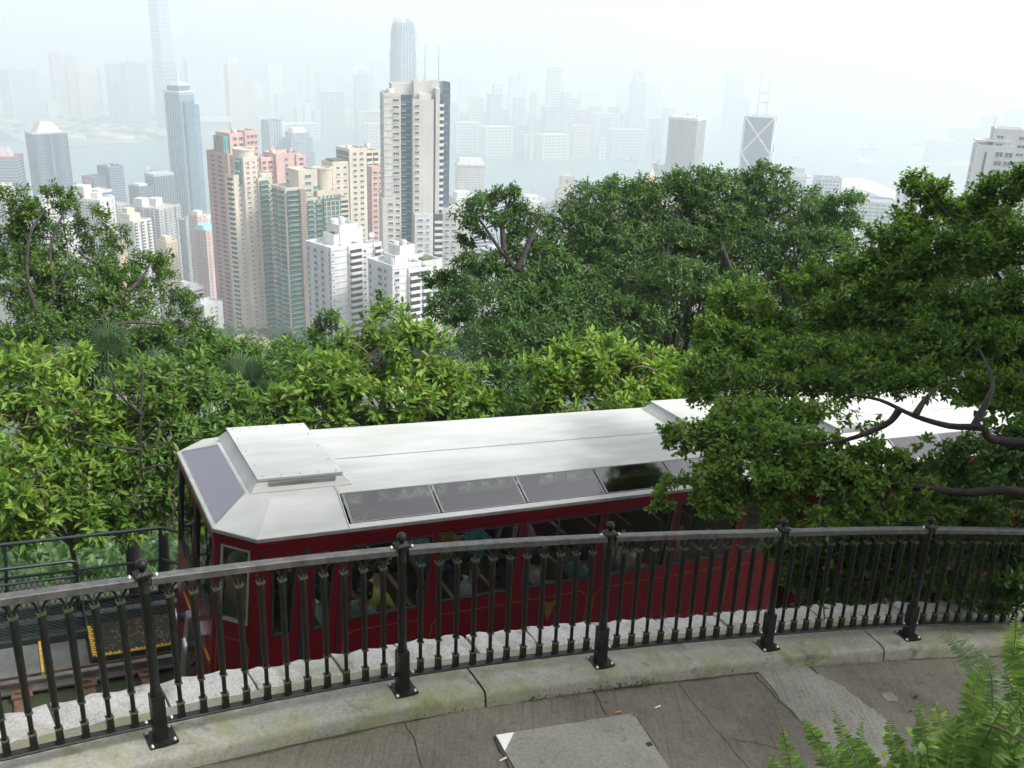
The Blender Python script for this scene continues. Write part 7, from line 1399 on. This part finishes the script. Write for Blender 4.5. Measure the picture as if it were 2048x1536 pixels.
# ferns at the lower right corner ------------------------------------------
m_fern = leaf_mat('fern_leaf', ramp_cols((.075, .155, .035), (.11, .205, .045), (.15, .25, .06), (.20, .29, .08)), .42, .6); m_fern2 = leaf_mat('fern_pale', ramp_cols((.13, .20, .09), (.18, .26, .13)), .35, .6); m_fern3 = mat('fern_dead', (.22, .085, .03), .8, .3, 20)
def frond(root, tip, base, d0, d1, bow, mt, seed, wmax=.036, nm='frond', npin=54, close=1.12):
    r = np.random.default_rng(seed); p1 = at(*tip, d1); p0 = at(*base, d0); L = np.linalg.norm(p1 - p0); t = np.linspace(0, 1, npin); sidev = nrm(np.cross(p1 - p0, p0 - CAM))
    C_ = p0 + (p1 - p0) * t[:, None] + nrm(r.normal(size=3))[None] * (L * .05 * np.sin(t * 5 + r.random() * 3))[:, None] + (np.array([0, 0, 1.]) * .06 + sidev * bow)[None] * (L * 4 * t * (1 - t))[:, None] * .5
    tg = nrm(np.gradient(C_, axis=0)); nv = nrm(CAM - C_.mean(0) + r.normal(size=3) * .5); sd = nrm(np.cross(tg, nv)); Ps, Fs, Ns, Ls = [], [], [], []
    prof = wmax * np.clip(np.minimum(t * 5 + .25, (1 - t) ** .75 * 2.1 + .05), 0, 1)
    for sg in (-1, 1):
        Ps.append(C_); Fs.append(nrm(sd * sg + tg * .32 + r.normal(size=(npin, 3)) * .17 + np.array([0, 0, -.22]))); Ns.append(np.tile(nv, (npin, 1)) + r.normal(size=(npin, 3)) * .25); Ls.append(prof * (.72 + .4 * r.random(npin)) * np.where(r.random(npin) < .05, .35, 1))
    V, Fc, k = leaf_geo(np.concatenate(Ps), np.concatenate(Fs), np.concatenate(Ns), np.concatenate(Ls), .135 * close, .10, .15); b = MB(); b.tube(C_[::3], list(np.linspace(.0022, .0008, len(C_[::3]))), 5)
    me = np_mesh(nm, np.concatenate([V, np.array(b.v)]) - np.array(root.location), np.concatenate([Fc, np.array([x for f in b.f if len(f) == 4 for x in ((f[0], f[1], f[2]), (f[0], f[2], f[3]))]) + len(V)]), mt, np.concatenate([np.repeat(r.random(2 * npin), k), np.zeros(len(b.v))])); return link(nm, me, root)
def fern(label, basepx, fr, seed):
    c = at(*basepx); root = empty('fern', tuple(c), label=label, cat='fern', group='sword ferns in the near corner'); rr = random.Random(seed)
    for i, (tx, ty, bx, by, w) in enumerate(fr): frond(root, (tx, ty), (bx, by), basepx[2] + rr.uniform(-.1, .1), basepx[2] + rr.uniform(-.18, .12), rr.uniform(-.22, .22), m_fern, seed * 50 + i, w)
    return root
fern('leftmost sword fern with narrow upright fronds over the pale patch', (1680, 1620, 2.5), [(1541, 1500, 1600, 1640, .030), (1563, 1445, 1622, 1640, .030), (1601, 1425, 1690, 1640, .034), (1662, 1404, 1770, 1640, .036), (1585, 1495, 1660, 1660, .03), (1640, 1480, 1720, 1660, .034), (1700, 1478, 1760, 1660, .034), (1610, 1530, 1640, 1680, .034), (1745, 1510, 1730, 1680, .03)], 61)
fern('middle sword fern with broad bright fronds', (1860, 1640, 2.4), [(1748, 1445, 1815, 1640, .030), (1782, 1414, 1850, 1620, .032), (1840, 1401, 1830, 1600, .032), (1874, 1397, 1912, 1660, .050), (1956, 1403, 1880, 1600, .04), (1800, 1500, 1850, 1680, .04), (1910, 1450, 1930, 1680, .045), (1840, 1480, 1880, 1660, .04), (1770, 1530, 1820, 1690, .036), (1935, 1500, 1900, 1690, .042), (1880, 1520, 1860, 1700, .045), (1950, 1540, 1940, 1720, .045), (1730, 1540, 1780, 1700, .036), (1900, 1425, 1950, 1640, .038)], 62)
f3 = fern('right hand sword fern cut by the picture edge', (2060, 1600, 2.3), [(1963, 1315, 2030, 1560, .036), (2018, 1216, 2080, 1420, .03), (2011, 1285, 2075, 1520, .044), (1946, 1353, 2060, 1560, .036), (2050, 1435, 1960, 1640, .046), (2045, 1370, 2075, 1600, .045), (1985, 1440, 2040, 1640, .045), (2030, 1480, 2010, 1680, .046), (2060, 1330, 2090, 1560, .04), (1990, 1385, 2050, 1600, .044), (1960, 1500, 1990, 1680, .046), (1935, 1440, 2000, 1650, .044), (2035, 1450, 2060, 1650, .048), (1985, 1530, 1950, 1700, .046), (2010, 1400, 1990, 1600, .044), (2070, 1500, 2040, 1680, .05), (2020, 1540, 1990, 1720, .05), (2040, 1300, 2100, 1500, .034), (2000, 1340, 2060, 1560, .036), (1975, 1420, 2000, 1640, .042), (2046, 1400, 2000, 1640, .046), (2046, 1500, 1990, 1690, .05)], 63)
for i_, a in enumerate([((1864, 1262), (1975, 1480), .035), ((1925, 1290), (1990, 1450), .024)]): frond(f3, a[0], a[1], 2.35, 2.3, -.25, m_fern2, 3300 + i_, a[2], close=.8)
frond(f3, (1962, 1486), (2040, 1430), 2.2, 2.2, .1, m_fern3, 3310, .016, 'dead_frond')
b = MB(); b.tube([at(1968, 1446, 2.15), at(2010, 1460, 2.15), at(2060, 1490, 2.15)], [.002, .002, .0015], 5); b.build('bare_stem', m_twig, f3).matrix_local = Matrix.Translation(-Vector(f3.location))
# small broad leaved herb among the ferns
c = at(1830, 1600, 2.35); r_ = empty('broadleaf_herb', tuple(c), label='small broad leaved herb among the sword ferns', cat='herb'); rgl = np.random.default_rng(13); n = 30
P = np.array([at(rgl.uniform(1740, 1880), rgl.uniform(1470, 1600), rgl.uniform(2.3, 2.5)) for _ in range(n)])
for i in range(n):
    F1 = nrm(rgl.normal(size=3) + np.array([0, 0, .2])); V, Fc, k_ = leaf_geo(P[i:i + 1], F1[None], np.array([[0, -.6, 1.]]) + rgl.normal(size=(1, 3)) * .3, [rgl.uniform(.03, .05)], .26); link('leaf', np_mesh('leaf', V - c, Fc, m_fern, np.full(k_, rgl.random())), r_)
b = MB()
for i in range(0, n, 2): b.tube([c, (c + P[i]) / 2 + np.array([0, 0, .01]), P[i]], [.003, .002, .001], 4)
b.build('stem', m_fern, r_).matrix_local = Matrix.Translation(-Vector(r_.location))
# earth bank the ferns grow from, below the picture
q = at(1880, 1640, 2.4); b = MB(); X0, X1, Y0, Y1 = q[0] - .75, q[0] + 2.5, q[1] - .9, q[1] + .12; b.hexa([(X0 - .2, Y0, -1.4), (X1, Y0, -1.4), (X1, Y1 + .2, -1.4), (X0 - .2, Y1 + .2, -1.4), (X0, Y0, q[2] - .05), (X1, Y0, q[2] - .05), (X1, Y1, q[2] - .05), (X0, Y1, q[2] - .05)])
b.build('planter_bank', m_soil, label='earth bank under the ferns beside the path', kind='structure')
